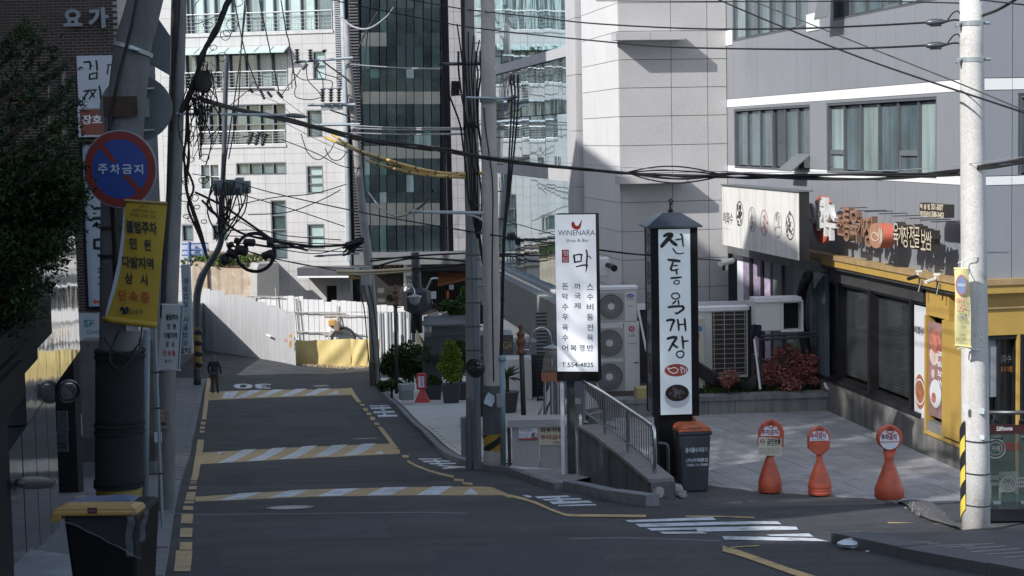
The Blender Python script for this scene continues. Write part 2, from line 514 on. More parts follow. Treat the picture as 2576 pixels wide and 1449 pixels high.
linev('c4',[(1425,1246),(1560,1283),(1700,1332),(1932,1415),(2110,1470),(2300,1540)],42,n=30)
for q in([(690,1030),(720,1046),(1378,1028),(1350,1007)],[(765,1058),(800,1082),(1870,1060),(1840,1040)],[(850,1090),(890,1110),(1240,1100),(1200,1086)],[(1200,1086),(1240,1117),(1995,1102),(1975,1077)],[(945,1117),(980,1134),(1310,1130),(1270,1117)],[(1750,1140),(1790,1150),(2110,1155),(2075,1130)],[(1420,1150),(1440,1178),(2230,1190),(2110,1165),]):
 stripe('crosswalk_stripe',[q],white_paint,.019,'c4',parent=marks,n=14)
 # worn lettering strokes on the road edge, read from the far side
for q in([(1515,163),(1520,170),(1665,168),(1660,163)],[(1525,178),(1530,190),(1680,186),(1672,174)],[(1545,208),(1550,222),(1710,216),(1700,203)],[(1575,235),(1582,249),(1730,246),(1722,231)],[(1600,170),(1603,200),(1622,200),(1618,170)],[(1610,190),(1620,236),(1640,236),(1630,190)]):
 stripe('road_lettering',[q],white_paint,.006,'c2',parent=marks,n=3)
for q in([(610,563),(625,571),(790,567),(785,562)],[(640,580),(660,590),(860,585),(845,575)],[(690,598),(710,607),(905,603),(890,594)],[(740,612),(770,620),(975,634),(960,622)],[(790,632),(800,642),(930,632),(880,622)],[(720,570),(770,615),(800,612),(750,568)]):
 stripe('road_lettering',[q],white_paint,.006,'c3',parent=marks,n=3)
for q in([(1395,840),(1440,856),(1475,852),(1440,838)],[(1490,850),(1520,864),(1760,852),(1735,840)],[(1545,868),(1570,880),(1850,872),(1830,860)],[(1600,888),(1625,906),(1930,896),(1900,880)],[(1665,914),(1670,922),(1960,915),(1950,906)],[(1640,860),(1690,905),(1730,903),(1680,858)]):
 stripe('road_lettering',[q],white_paint,.006,'c3',parent=marks,n=3)
 # manhole covers
mh=mat('cast_iron',(.14,.145,.15),.5,.3,var=.2,scale=8)
mh2=mat('worn_iron',(.22,.23,.235),.5,.3,var=.25,scale=8)
def manhole(cx,cy,rx,key,m,label):
 p=hit(*C(key,cx,cy));q=hit(*C(key,cx+rx,cy));r=(q-p).length
 t=thing('manhole_cover',(p.x,p.y,zasph(p.x,p.y)),label,'manhole cover')
 for nm,r0,r1,h,mm in(('cover_rim',r*.90,r,.010,concrete),('cover_plate',0,r*.86,.008,m)):
  mb=MB();rows=[]
  for k in range(4):
   rr=r0+(r1-r0)*k/3
   rows.append([(p.x+rr*math.cos(a),p.y+rr*math.sin(a),zasph(p.x+rr*math.cos(a),p.y+rr*math.sin(a))+h)for a in[2*math.pi*j/28 for j in range(29)]])
  mb.grid(rows);mb.f=[f[::-1]for f in mb.f]
  build(nm,mb,mm,t)
manhole(915,935,170,'c2',mh2,'worn pale round manhole cover just in front of the nearest striped speed bump')
manhole(1480,413,90,'c2',mh,'dark manhole cover beyond the middle striped speed bump')
manhole(1150,15,60,'c2',mh2,'small pale manhole cover near the painted 30 at the far end')
# resurfaced patch and joint on the near lane
patch_m=mat('patch_asphalt',(.036,.040,.048),.85,var=.2,scale=2,fine=.3,bump=.4,bscale=70)
band('asphalt_patch',H([(170,1262),(390,1248)],'c2'),H([(130,1600),(420,1600)],'c2'),patch_m,.002,8,marks)
patch_l=mat('worn_asphalt',(.060,.064,.072),.85,var=.25,scale=2,fine=.35,bump=.4,bscale=70)
for(a,b,c_,d,m)in(((640,1312),(965,1303),(985,1352),(618,1362),patch_l),((1095,1384),(1505,1374),(1560,1500),(1080,1500),patch_m),((700,1042),(862,1037),(884,1070),(690,1076),patch_l),((548,1192),(642,1190),(636,1221),(536,1223),patch_m),((905,1180),(1010,1176),(1060,1206),(930,1210),patch_m)):
 q=[hit(*p)for p in(a,d,b,c_)];A_=resample([q[0],q[1]],8);B_=resample([q[2],q[3]],8)
 for v in A_+B_:v.x+=random.uniform(-.04,.04)
 build('asphalt_patch',drape(MB(),A_,B_,.006,10,8),m,marks)
seam_m=mat('road_seam',(.16,.17,.18),.8,var=.3,scale=4)
linev('c2',[(10,968),(190,985),(500,984),(1000,978),(1500,972),(1932,968),(2240,975)],4,'road_seam',.006,seam_m,40)
linev('c4',[(270,1166),(700,1160),(1100,1172),(1400,1184)],6,'road_seam',.006,seam_m,30)
# ------------------------------------------------------------------ kerbs, pavements, plaza
def raised(name,A,B,h,m,n=30,mm=6,drop=.5,zf=None):
 """pavement with a real kerb edge along A"""
 zf=zf or zasph
 a=resample(A,n);b=resample(B,n);mb=MB();rows=[[(p.x,p.y,zf(p.x,p.y)+h-drop)for p in a]]
 for j in range(mm+1):
  rows.append([(lambda q:(q.x,q.y,zf(q.x,q.y)+h))(a[i].lerp(b[i],j/mm))for i in range(n+1)])
 mb.grid(rows)
 v=[Vector(mb.v[k])for k in mb.f[n]]
 if(v[1]-v[0]).cross(v[2]-v[0]).z<0:mb.f=[f[::-1]for f in mb.f]
 return build(name,mb,m,kind='structure')
def kerb(name,A,w,h,m,side=1,n=40,piece=1.0):
 """row of kerb stones along a line, each stone a part"""
 root=bpy.data.objects.new(name,None);COL.objects.link(root);tag(root,kind='structure')
 P=[Vector((p.x,p.y,0))for p in A]
 L=sum((P[i+1]-P[i]).length for i in range(len(P)-1));n=max(2,int(L/piece));a=resample(P,n)
 for i in range(n):
  p,q=a[i],a[i+1];d=(q-p).normalized();s=Vector((-d.y,d.x,0))*side*w
  p2=p+d*.006;q2=q-d*.006;mb=MB()
  zp,zq=zasph(p.x,p.y),zasph(q.x,q.y);j=random.uniform(-.006,.006)
  bot=[(p2.x,p2.y,zp-.3),(q2.x,q2.y,zq-.3),(q2.x+s.x,q2.y+s.y,zq-.3),(p2.x+s.x,p2.y+s.y,zp-.3)]
  top=[(p2.x,p2.y,zp+h+j),(q2.x,q2.y,zq+h+j),(q2.x+s.x,q2.y+s.y,zq+h+j),(p2.x+s.x,p2.y+s.y,zp+h+j)]
  if side<0:bot,top=bot[::-1],top[::-1]
  mb.hexa(bot,top);build('kerb_stone',mb,m,root)
 return root
def K(pts,key):return[hit(*C(key,*p))for p in pts]
# middle pavement (pale, beside the glass building)
ka=K([(300,-30),(330,20),(420,130),(500,200),(580,290),(680,380),(770,470),(890,570),(975,600),(1100,640)],'c3')
kerb('middle_kerb',ka,.16,.12,kerb_m,side=-1)
far=Vector((-3.2,84,0))
raised('middle_pavement',[p+Vector((.1,0,0))for p in ka],[Vector((max(p.x+5.5,1.0)if p.y>36 else .6,p.y,0))for p in ka],.10,lightpave_m,30,8)
slab_root=bpy.data.objects.new('paving_slabs',None);COL.objects.link(slab_root);tag(slab_root,kind='structure')
def slab_piece(parent,name,m,cx,cy,dx,dy,ang,zf,h,th=.05,jit=.003):
 c,s=math.cos(ang),math.sin(ang);b=[];t=[]
 j=random.uniform(-jit,jit)
 for(a,bb)in((-dx,-dy),(dx,-dy),(dx,dy),(-dx,dy)):
  x=cx+a*c-bb*s;y=cy+a*s+bb*c;z=zf(x,y)+h+j
  b.append((x,y,z-th));t.append((x,y,z))
 return build(name,MB().hexa(b,t),m,parent)
kx=[(p.y,p.x)for p in ka];kx.sort()
for i in range(16):
 for j in range(6):
  Y=33+i*1.5;X0=float(np.interp(Y,[k[0]for k in kx],[k[1]for k in kx]))+.22
  if Y<42 and X0+.9+j*.9>.4:continue
  slab_piece(slab_root,'slab',lightpave_m,X0+.45+j*.9,Y+(.3 if j%2 else 0),.443,.74,0.02,zasph,.125)
  # pavement in front of the parking-sign wall
k2=K([(1100,655),(1270,668),(1390,718),(1480,755),(1560,782),(1640,800)],'c3')
kerb('short_kerb',k2,.12,.10,kerb_m,side=1,piece=.7)
raised('short_pavement',[p+Vector((.05,.05,0))for p in k2],[p+Vector((.9,2.6,0))for p in k2],.08,concrete,12,4)
# wall-foot kerb under the railing ramp
k3=K([(220,800),(300,812),(500,870),(700,905),(850,925)],'c4')
kerb('ramp_foot_kerb',k3,.18,.13,kerb_m,side=1,piece=.9)
# near right pavement
k4=K([(475,1200),(600,1232),(800,1275),(1100,1335),(1500,1410),(1932,1492),(2400,1590)],'c5')
kerb('near_kerb',k4,.30,.10,mat('dark_kerb',(.085,.09,.10),.7,var=.15,fine=.2),side=1,piece=1.0)
np_m=mat('pavement_blocks',(.062,.066,.073),.7,var=.18,scale=3,fine=.25)
raised('near_pavement',[p+Vector((.04,.04,0))for p in k4],[Vector((p.x+4,p.y+4+i*.1,0))if i else Vector((p.x+2.5,p.y+.05,0))for i,p in enumerate(k4)],.092,np_m,20,6)
mb_root=bpy.data.objects.new('tactile_strips',None);COL.objects.link(mb_root);tag(mb_root,kind='structure')
groove_m=mat('pale_strip',(.25,.26,.28),.6,var=.1)
zk=lambda x,y:zasph(x,y)+.092
for(x0,y0,x1,y1)in((760,1170,1230,1192),(940,1212,1300,1198),(1030,1226,1700,1203),(1130,1241,1560,1220),(1490,1241,1800,1220),(1310,1280,1900,1240),(1410,1299,1990,1262),(1510,1323,2050,1290),(1620,1342,2150,1312),(1740,1362,2200,1335),(1850,1384,2300,1355)):
 A=[hit(*C('c5',x0,y0-2),zf=zk),hit(*C('c5',x1,y1-2),zf=zk)];B=[hit(*C('c5',x0+2,y0+3),zf=zk),hit(*C('c5',x1+2,y1+3),zf=zk)]
 build('strip',drape(MB(),A,B,.004,6,1,zk),groove_m,mb_root)
 # plaza: pavers one by one
def zplz(X,Y):return zapron(Y)if Y>19.6 else zroad(Y)
edge_px=[(1630,1222),(1700,1215),(1790,1222),(1900,1238),(1980,1243),(2062,1250),(2200,1252),(2300,1290),(2350,1312),(2420,1318),(2560,1322)]
E_=[hit(x,y,zf=zplz)for(x,y)in edge_px];ex=[p.x for p in E_];ey=[p.y for p in E_]
base_m=mat('joint_mortar',(.12,.12,.12),.9)
mb=MB();rows=[]
for Yv in np.arange(23.0,43.1,.5):
 rows.append([(x,Yv,zplz(x,Yv)-.012)for x in np.arange(1.6,10.5,.4)])
mb.grid(rows);build('plaza_base',mb,base_m,kind='structure')
pl_root=bpy.data.objects.new('plaza_paving',None);COL.objects.link(pl_root);tag(pl_root,kind='structure')
ang=math.atan2(1,-.30)-math.pi/2
npv=0;rest=MB()
ca,sa=math.cos(ang),math.sin(ang)
cells=[]
for r in range(-14,24):
 for q in range(-4,22):
  a=r*.30;b=q*.62+(.31 if r%2 else 0)
  x=4.4+a*ca-b*sa;y=24+a*sa+b*ca
  if x<1.75 or x>9.5 or y>34.6:continue
  if y<float(np.interp(x,ex,ey))-.1:continue
  facX=6.3+.158*(34.4-y)
  if x>facX+.2 and y>28.0:continue
  cells.append((x,y))
cells.sort(key=lambda p:p[1])
for(x,y)in cells[:300]:
 slab_piece(pl_root,'paver',paver_m,x,y,.146,.306,ang,zplz,.0,jit=.0025)
print('pavers',len(cells))
for(x,y)in cells[300:]:
 i=len(rest.v)
 for(a,bb)in((-.146,-.306),(.146,-.306),(.146,.306),(-.146,.306)):
  X=x+a*ca-bb*sa;Y=y+a*sa+bb*ca
  rest.v.append((X,Y,zplz(X,Y)))
 rest.f.append((i,i+1,i+2,i+3))
build('paver_field',rest,paver_m,pl_root,kind='stuff')
# ragged asphalt apron lapping onto the pavers
A=[];B=[]
for k,p in enumerate(resample([Vector((p.x,p.y,0))for p in E_],60)):
 B.append(p+Vector((0,random.uniform(-.05,.09),0)));A.append(p+Vector((0,-2.6,0)))
mb=MB();rows=[]
for j in range(9):
 t=j/8
 rows.append([(lambda q:(q.x,q.y,zplz(q.x,q.y)-(.03 if t==0 else 0)+.004+.028*min(1,(1-t)*3)*min(1,t*2)))(A[i].lerp(B[i],t))for i in range(len(A))])
mb.grid(rows)
build('apron',mb,apron_m,kind='structure',smooth=True)
# rubble where the asphalt breaks up beside the third parking cone
rub=mat('broken_concrete',(.17,.165,.16),.9,var=.2,fine=.3)
mb=MB();P=[hit(*C('c5',*p),zf=zplz)for p in((960,895),(1060,915),(1150,960),(1210,1010))]
for k in range(26):
 t=random.random()*2.99;i=int(t);c=P[i].lerp(P[i+1],t-i)+Vector((random.gauss(0,.10),random.gauss(0,.12),0));r=random.uniform(.008,.022)
 z=zplz(c.x,c.y)+.03
 a0=random.random()*6;lo=[(c.x+r*math.cos(a0+w)*1.3,c.y+r*math.sin(a0+w),z-.02)for w in(0,1.3,2.5,3.9,5.1)]
 mb.hexa(lo,[(c.x+(x-c.x)*.6,c.y+(y-c.y)*.6,z+r*.5)for(x,y,zz)in lo])
build('rubble',mb,rub,kind='stuff')
# left pavement beside the poles, and the pale slab at the lower left
kl=K([(285,-30),(255,60),(212,280),(180,420),(140,620),(98,740),(70,860),(40,1000),(0,1300),(-40,1500)],'c2')
kerb('left_kerb',kl[::-1],.14,.07,kerb_m,side=1,piece=1.1)
raised('left_pavement',[p+Vector((-.06,0,0))for p in kl],[Vector((p.x-3.4-max(0,p.y-30)*.1,p.y,0))for p in kl],.055,mat('left_paving',(.16,.165,.175),.8,var=.2,scale=2,fine=.2),40,6)
mb=MB();zl=lambda x,y:zmain(x,y)+.11
A=[hit(*p,zf=zl)for p in((-60,1368),(60,1378),(200,1399),(330,1440))];B=[Vector((p.x+.8,10.5,0))for p in A]
drape(mb,A,B,.0,16,6,zl)
build('pale_slab',mb,mat('pale_concrete',(.30,.32,.33),.8,var=.2,scale=3,fine=.15),kind='structure')
# ------------------------------------------------------------------ building parts
def subtract(r,holes):
 out=[r]
 for h in holes:
  nxt=[]
  for(a,b,c,d)in out:
   x0,x1,y0,y1=max(a,h[0]),min(b,h[1]),max(c,h[2]),min(d,h[3])
   if x0>=x1 or y0>=y1:nxt.append((a,b,c,d));continue
   if a<x0:nxt.append((a,x0,c,d))
   if x1<b:nxt.append((x1,b,c,d))
   if c<y0:nxt.append((x0,x1,c,y0))
   if y1<d:nxt.append((x0,x1,y1,d))
  out=nxt
 return out
def cladding(parent,pl,us,vs,holes,m,name='panel',th=.03,gap=.012,n0=0.0,backm=None,jit=.002,back=.25,skip=None,stagger=False):
 """wall of separate panels with open joints before a backing sheet"""
 U0,U1,V0,V1=us[0],us[-1],vs[0],vs[-1]
 mb=MB()
 for r in subtract((U0,U1,V0,V1),holes):mb.box(pl,r[0],r[1],r[2],r[3],n0-back,n0+.002)
 build('backing_wall',mb,backm or concrete_d,parent)
 for j in range(len(vs)-1):
  for i in range(len(us)-1):
   a,b=us[i],us[i+1]
   if stagger and j%2:
    a+=(us[1]-us[0])/2;b=min(U1,b+(us[1]-us[0])/2)
    if b-a<.1:continue
   r=(a+gap/2,b-gap/2,vs[j]+gap/2,vs[j+1]-gap/2)
   if skip and skip(i,j):continue
   mb=MB();k=random.uniform(0,jit)
   for q in subtract(r,holes):
    if q[1]-q[0]>.01 and q[3]-q[2]>.01:mb.box(pl,q[0],q[1],q[2],q[3],n0+.002,n0+th+k)
   if mb.f:build(name,mb,m,parent)
def glass(name,rgb,rough=.06,metal=.55,wave=.0,wscale=1.2,spec=.8,var=.2):
 if name in MATS:return MATS[name]
 m=mat(name,rgb,rough,metal,var=var,scale=.6,spec=spec,streak=.45 if 'office' in name else 0)
 if wave:
  nt=m.node_tree;P=nt.nodes['Principled BSDF']
  g=nt.nodes.new('ShaderNodeNewGeometry');mp=nt.nodes.new('ShaderNodeMapping');mp.inputs['Scale'].default_value=(1,1,.7)
  nz=nt.nodes.new('ShaderNodeTexNoise');nz.inputs['Scale'].default_value=wscale;nz.inputs['Detail'].default_value=2
  b=nt.nodes.new('ShaderNodeBump');b.inputs['Strength'].default_value=wave;b.inputs['Distance'].default_value=.02
  L=nt.links.new
  L(g.outputs['Position'],mp.inputs[0]);L(mp.outputs[0],nz.inputs['Vector']);L(nz.outputs[0],b.inputs['Height']);L(b.outputs[0],P.inputs['Normal'])
 return m
g_teal=glass('pale_teal_glass',(.42,.54,.54),.15,.15)
g_dark=glass('dark_glass',(.035,.055,.062),.07,.35)
g_green=glass('green_glass',(.060,.085,.095),.05,.65,var=.45,wave=.16)
g_green2=glass('green_glass_pale',(.055,.10,.098),.1,.25,var=.5)
g_mir=glass('mirror_glass',(.30,.45,.53),.03,.92,wave=.14,wscale=1.1,var=.08)
g_win=glass('office_glass',(.13,.18,.20),.10,.12,var=.3)
g_win2=glass('office_glass_blind',(.27,.35,.345),.3,.05)
g_shop=glass('shop_glass',(.07,.078,.082),.04,.25,wave=.05)
g_shop.node_tree.nodes['Principled BSDF'].inputs['Alpha'].default_value=.5
frame_gr=mat('grey_frame',(.17,.19,.20),.45,.3,var=.08)
frame_wh=mat('pale_frame',(.55,.58,.58),.45,.1,var=.06)
frame_dk=mat('dark_frame',(.025,.027,.03),.4,.3,var=.1)
def window(parent,pl,r,nx=1,ny=1,gm=g_dark,fm=frame_gr,fw=.07,rec=.14,bar=.05,alt=None,label=None,xs=None,n0=0):
 """window part (frame) with its panes as sub-parts"""
 a,b,c,d=r;mb=MB()
 for q in((a,b,c,c+fw),(a,b,d-fw,d),(a,a+fw,c+fw,d-fw),(b-fw,b,c+fw,d-fw)):mb.box(pl,*q,n0-rec,n0+.02)
 xs=xs or[a+fw+(b-a-2*fw)*i/nx for i in range(nx+1)]
 ys=[c+fw+(d-c-2*fw)*i/ny for i in range(ny+1)]
 for x in xs[1:-1]:mb.box(pl,x-bar/2,x+bar/2,c+fw,d-fw,n0-rec+.02,n0-.01)
 for y in ys[1:-1]:mb.box(pl,a+fw,b-fw,y-bar/2,y+bar/2,n0-rec+.022,n0-.012)
 w=build('window',mb,fm,parent,label=label)
 for i in range(len(xs)-1):
  for j in range(ny):
   g=gm
   if alt is not None and random.random()<.45:g=random.choice(alt)
   q=MB();t=random.uniform(-.004,.004)
   u0,u1=xs[i]+bar/2+.001,xs[i+1]-bar/2-.001;v0,v1=ys[j]+bar/2+.001,ys[j+1]-bar/2-.001
   q.hexa([pl.at(u0,v0,n0-rec),pl.at(u1,v0,n0-rec),pl.at(u1,v1,n0-rec),pl.at(u0,v1,n0-rec)],[pl.at(u0,v0,n0-rec+.03+t),pl.at(u1,v0,n0-rec+.03-t),pl.at(u1,v1,n0-rec+.03-t),pl.at(u0,v1,n0-rec+.03+t)])
   build('pane',q,g,w)
 return w
def rail(parent,pl,u0,u1,v0,v1,n,m=chrome,nb=12,name='balcony_rail',bars=True):
 mb=MB()
 mb.tube([pl.at(u0,v1,n),pl.at(u1,v1,n)],.04,6);mb.tube([pl.at(u0,v0,n),pl.at(u1,v0,n)],.025,6)
 for i in range(nb+1):
  u=u0+(u1-u0)*i/nb;mb.tube([pl.at(u,v0,n),pl.at(u,v1,n)],.022,4)
 if bars:
  for k in(1,2,3,4):mb.tube([pl.at(u0,v0+(v1-v0)*k/5,n),pl.at(u1,v0+(v1-v0)*k/5,n)],.013,4)
 return build(name,mb,m,parent)
_tc={}
def text_mesh(s,bold=0.0,res=3,extrude=0.0,shear=0.0):
 k=(s,bold,res,shear)
 if k not in _tc:
  c=bpy.data.curves.new('lettering','FONT');c.body=s;c.resolution_u=res;c.offset=bold;c.shear=shear
  c.size=1.0;c.fill_mode='FRONT'
  o=bpy.data.objects.new('lettering',c);me=bpy.data.meshes.new_from_object(o)
  v=[tuple(x.co)for x in me.vertices];f=[tuple(p.vertices)for p in me.polygons]
  bpy.data.objects.remove(o);bpy.data.curves.remove(c);bpy.data.meshes.remove(me)
  # keep front faces only, outline edges for extrusion
  _tc[k]=(v,f)
 return _tc[k]
def text_into(mb,s,pl,r,n=.004,bold=.012,depth=0.0,keep=False,res=3,shear=0.0,curve=None):
 """lettering fitted into rectangle r of a plane"""
 v,f=text_mesh(s,bold,res,0,shear)
 if not v:return
 x0=min(p[0]for p in v);x1=max(p[0]for p in v);y0=min(p[1]for p in v);y1=max(p[1]for p in v)
 a,b,c,d=r;sx=(b-a)/max(1e-6,x1-x0);sy=(d-c)/max(1e-6,y1-y0)
 if keep:
  sx=sy=min(sx,sy);a=(a+b)/2-sx*(x1-x0)/2;c=(c+d)/2-sy*(y1-y0)/2
 i=len(mb.v);
 P2=[(a+(p[0]-x0)*sx,c+(p[1]-y0)*sy)for p in v]
 fn=(lambda u,w,nn:pl.at(u,w,nn))if curve is None else curve
 mb.v+=[tuple(fn(u,w,n))for(u,w)in P2]
 mb.f+=[tuple(i+k for k in g)for g in f]
 if depth:
  j=len(mb.v);mb.v+=[tuple(fn(u,w,n-depth))for(u,w)in P2]
  ed={}
  for g in f:
   for k in range(len(g)):
    e=(g[k],g[(k+1)%len(g)])
    if(e[1],e[0])in ed:del ed[(e[1],e[0])]
    else:ed[e]=1
  for(p,q)in ed:mb.f.append((i+q,i+p,j+p,j+q))
def lettering(parent,m,pl,items,n=.004,bold=.012,name='lettering',depth=0.0,keep=False,curve=None,px=True,shear=0.0,label=None):
 mb=MB()
 for(s,x0,y0,x1,y1)in items:
  r=pl.rect(x0,y0,x1,y1)if px else(x0,x1,y0,y1)
  text_into(mb,s,pl,r,n,bold,depth,keep,curve=curve,shear=shear)
 return build(name,mb,m,parent,label=label)
def vtext(s,x0,x1,y0,y1,fill=.82):
 """column of characters between y0 and y1"""
 n=len(s);h=(y1-y0)/n;out=[]
 for i,ch in enumerate(s):
  if ch=='·':out.append((ch,x0+(x1-x0)*.4,y0+h*(i+.42),x0+(x1-x0)*.6,y0+h*(i+.55)))
  elif ch.strip():out.append((ch,x0,y0+h*i+h*(1-fill)/2,x1,y0+h*(i+1)-h*(1-fill)/2))
 return out
def brush(mb,pl,pts,w0,w1=None,n=.005,px=True,wm=None):
 """brush stroke: ribbon through points with swelling width (photo px)"""
 w1=w0 if w1 is None else w1
 P=smooth_path([Vector((p[0],p[1],0))for p in pts],5);k=len(P);A=[];B=[]
 for i,p in enumerate(P):
  t=(P[min(i+1,k-1)]-P[max(i-1,0)]);t=t.normalized()if t.length>1e-6 else Vector((1,0,0))
  w=(w0+(w1-w0)*i/(k-1))/2
  if wm:w*=1+wm*math.sin(math.pi*i/(k-1))
  nn=Vector((-t.y,t.x,0))*w
  a,b=p+nn,p-nn
  A.append(pl.at(*pl.uv(a.x,a.y),n));B.append(pl.at(*pl.uv(b.x,b.y),n))
 i0=len(mb.v);mb.v+=[tuple(x)for x in A]+[tuple(x)for x in B]
 for i in range(k-1):mb.f.append((i0+i,i0+i+1,i0+k+i+1,i0+k+i))
 # round ends
 for(c,w)in((P[0],w0/2),(P[-1],w1/2)):
  j=len(mb.v);mb.v+=[tuple(pl.at(*pl.uv(c.x+w*math.cos(a),c.y+w*math.sin(a)),n))for a in[6.2832*q/8 for q in range(8)]]
  mb.f.append(tuple(range(j,j+8)))
def front(x,y,Y,yaw=0.0):
 o=W(x,y,Y);o.z=0
 return Plane(o,yaw)
def plu(pl,x,y,x2,y2,n=0):
 return pl.rect(x,y,x2,y2)
def span(pl,x0,x1,y):
 a=pl.uv(x0,y)[0];b=pl.uv(x1,y)[0]
 return min(a,b),max(a,b)
def vv(pl,x,y):return pl.uv(x,y)[1]
# planes that the street's buildings stand on
STREET=Vector((.156,-.988,0)).normalized()
GF=plane_dir((6.30,34.4,0),STREET)
TC=W(1561,360,41.0);TC.z=0
TL=plane_dir(TC,STREET)
TF=plane_dir(TC,(.984,.18))
WBP=plane_dir(W(700,360,100)*1.0,(.98,-.19));WBP.O.z=0
# the speed limit painted upside down for the traffic coming up the hill
def ground_text(t,key,x0,y0,x1,y1,bold=.03):
 v,f=text_mesh(t,bold,4)
 a0=min(p[0]for p in v);a1=max(p[0]for p in v);b0=min(p[1]for p in v);b1=max(p[1]for p in v);mb=MB()
 for p in v:
  u,w=(p[0]-a0)/(a1-a0),(p[1]-b0)/(b1-b0)
  q=hit(*C(key,x1+(x0-x1)*u,y0+(y1-y0)*w));mb.v.append((q.x,q.y,q.z+.02))
 mb.f=[g if(Vector(mb.v[g[1]])-Vector(mb.v[g[0]])).cross(Vector(mb.v[g[2]])-Vector(mb.v[g[1]])).z>0 else g[::-1]for g in f]
 return build('road_number',mb,white_paint,marks)
ground_text('30','c2',490,1,772,38)
# ================================================================== WHITE OFFICE BUILDING at the end of the street
tile_w=mat('white_tile',(.47,.465,.465),.6,var=.05,scale=.8,streak=.12,fine=.04)
lou=mat('louvre_slats',(.34,.36,.385),.5,.2,var=.05)
lou_d=mat('louvre_dark',(.12,.12,.125),.5,.2,var=.1)
wb_o=thing('office_building',WBP.at(0,0,0)+Vector((0,0,-11.5)),'white tiled office block with balconies and teal windows at the end of the street','building')
def R2(k,x0,y0,x1,y1):
 a=C(k,x0,y0);b=C(k,x1,y1);return WBP.rect(a[0],a[1],b[0],b[1])
hol={}
hol['top']=R2('a2',120,-260,1243,118)
hol['topr']=R2('a2',120,118,1243,240)
hol['mid']=R2('a2',120,385,905,556)
hol['midr']=R2('a2',120,556,905,668)
hol['w1']=R2('a2',1085,388,1192,600)
hol['low']=R2('a2',225,795,890,1000)
hol['lowr']=R2('a2',225,1000,890,1100)
hol['w2']=R2('a2',1040,828,1165,1035)
hol['strip']=R2('a2',508,1228,893,1318)
hol['lw']=R2('a2',235,1235,392,1430)
hol['w3']=R2('a2',1040,1250,1172,1460)
hol['tall']=R2('b2',768,60,900,505)
hol['w4']=R2('b2',1045,240,1182,430)
hol['w5']=R2('b2',100,243,192,372)
hol['w6']=R2('b2',330,243,452,362)
hol['door']=R2('b2',1190,705,1272,830)
ul=WBP.uv(*C('a2',90,600))[0];ur=WBP.uv(*C('a2',1330,600))[0]
zt=13.5;zb=-12.5
us=list(np.arange(ur,ul-1.2,-1.22))[::-1];vs=list(np.arange(zb,zt,.56))
cladding(wb_o,WBP,us,vs,list(hol.values()),tile_w,'wall_tile',back=.4,skip=lambda i,j:(vs[j]>9.0 and False),backm=mat('wall_joint',(.33,.33,.33),.9))
# the block behind the facade
mb=MB();mb.box(WBP,us[0]-6,ur-.01,zb,zt,-14,-1.9);build('building_core',mb,mat('dim_interior',(.05,.055,.06),.9),wb_o)
mb=MB();mb.box(WBP,us[0]-6,us[0]-.01,zb,zt,-1.88,0.03);build('side_wall',mb,tile_w,wb_o)
slab_m=mat('slab_edge',(.5,.5,.5),.7)
for k in('topr','midr','lowr'):
 a,b,c,d=hol[k];mb=MB();mb.box(WBP,a-.02,b,c-.05,c+.10,-1.85,.10);build('balcony_floor',mb,slab_m,wb_o)
 rail(wb_o,WBP,a+.05,b-.05,c+.12,d+.02,.05,m=mat('pale_steel',(.55,.57,.58),.4,.5),nb=int((b-a)/.75))
def glazing(k,key,xs,gm,alt,ny=1,kk=None,rec=.9,v0=None,fm=frame_gr):
 a,b,c,d=hol[k]
 if kk:c=hol[kk][2]+.1
 X=[WBP.uv(*C(key[0],x,key[1]))[0]for x in xs];X[0]=a;X[-1]=b
 window(wb_o,WBP,(a,b,c,d),ny=ny,xs=X,gm=gm,alt=alt,rec=.3,fm=fm,fw=.06,bar=.07)
glazing('top',('a2',60),[120,165,265,345,470,585,690,790,880,995,1100,1243],g_teal,[g_win2,g_win,g_teal],1,'topr')
glazing('mid',('a2',480),[120,205,355,455,575,665,775,905],g_win,[g_dark,g_win,g_win2],1,'midr')
glazing('low',('a2',900),[225,305,372,480,585,690,790,890],g_win,[g_dark,g_win,g_green2],2,'lowr')
window(wb_o,WBP,hol['w1'],1,2,g_teal,rec=.2)
window(wb_o,WBP,hol['w2'],1,1,g_win,rec=.2)
window(wb_o,WBP,hol['strip'],4,1,g_win,rec=.2,alt=[g_green2])
window(wb_o,WBP,hol['lw'],2,2,g_win,rec=.2,fm=frame_wh)
window(wb_o,WBP,hol['w3'],1,3,g_teal,rec=.2,alt=[g_win2])
window(wb_o,WBP,hol['tall'],1,4,g_win,rec=.2,alt=[g_green2])
window(wb_o,WBP,hol['w4'],1,2,g_teal,rec=.2)
window(wb_o,WBP,hol['w5'],1,1,g_win,rec=.2)
window(wb_o,WBP,hol['w6'],1,1,g_green2,rec=.2)
# pale green glass awning over the middle balcony
mb=MB();a,b=span(WBP,C('a2',120,0)[0],C('a2',908,0)[0],128);v1=vv(WBP,*C('a2',500,362));v0=vv(WBP,*C('a2',500,405))
mb.hexa([WBP.at(a,v1-.05,.03),WBP.at(b,v1-.05,.03),WBP.at(b,v0-.05,.9),WBP.at(a,v0-.05,.9)],[WBP.at(a,v1,.03),WBP.at(b,v1,.03),WBP.at(b,v0,.9),WBP.at(a,v0,.9)])
build('glass_awning',mb,mat('awning_glass',(.42,.55,.53),.25,var=.1),wb_o)
mb=MB()
for i in range(8):
 u=a+(b-a)*i/7;mb.tube([WBP.at(u,v1+.02,.03),WBP.at(u,v0+.02,.9)],.03,4)
build('awning_frame',mb,frame_wh,wb_o)
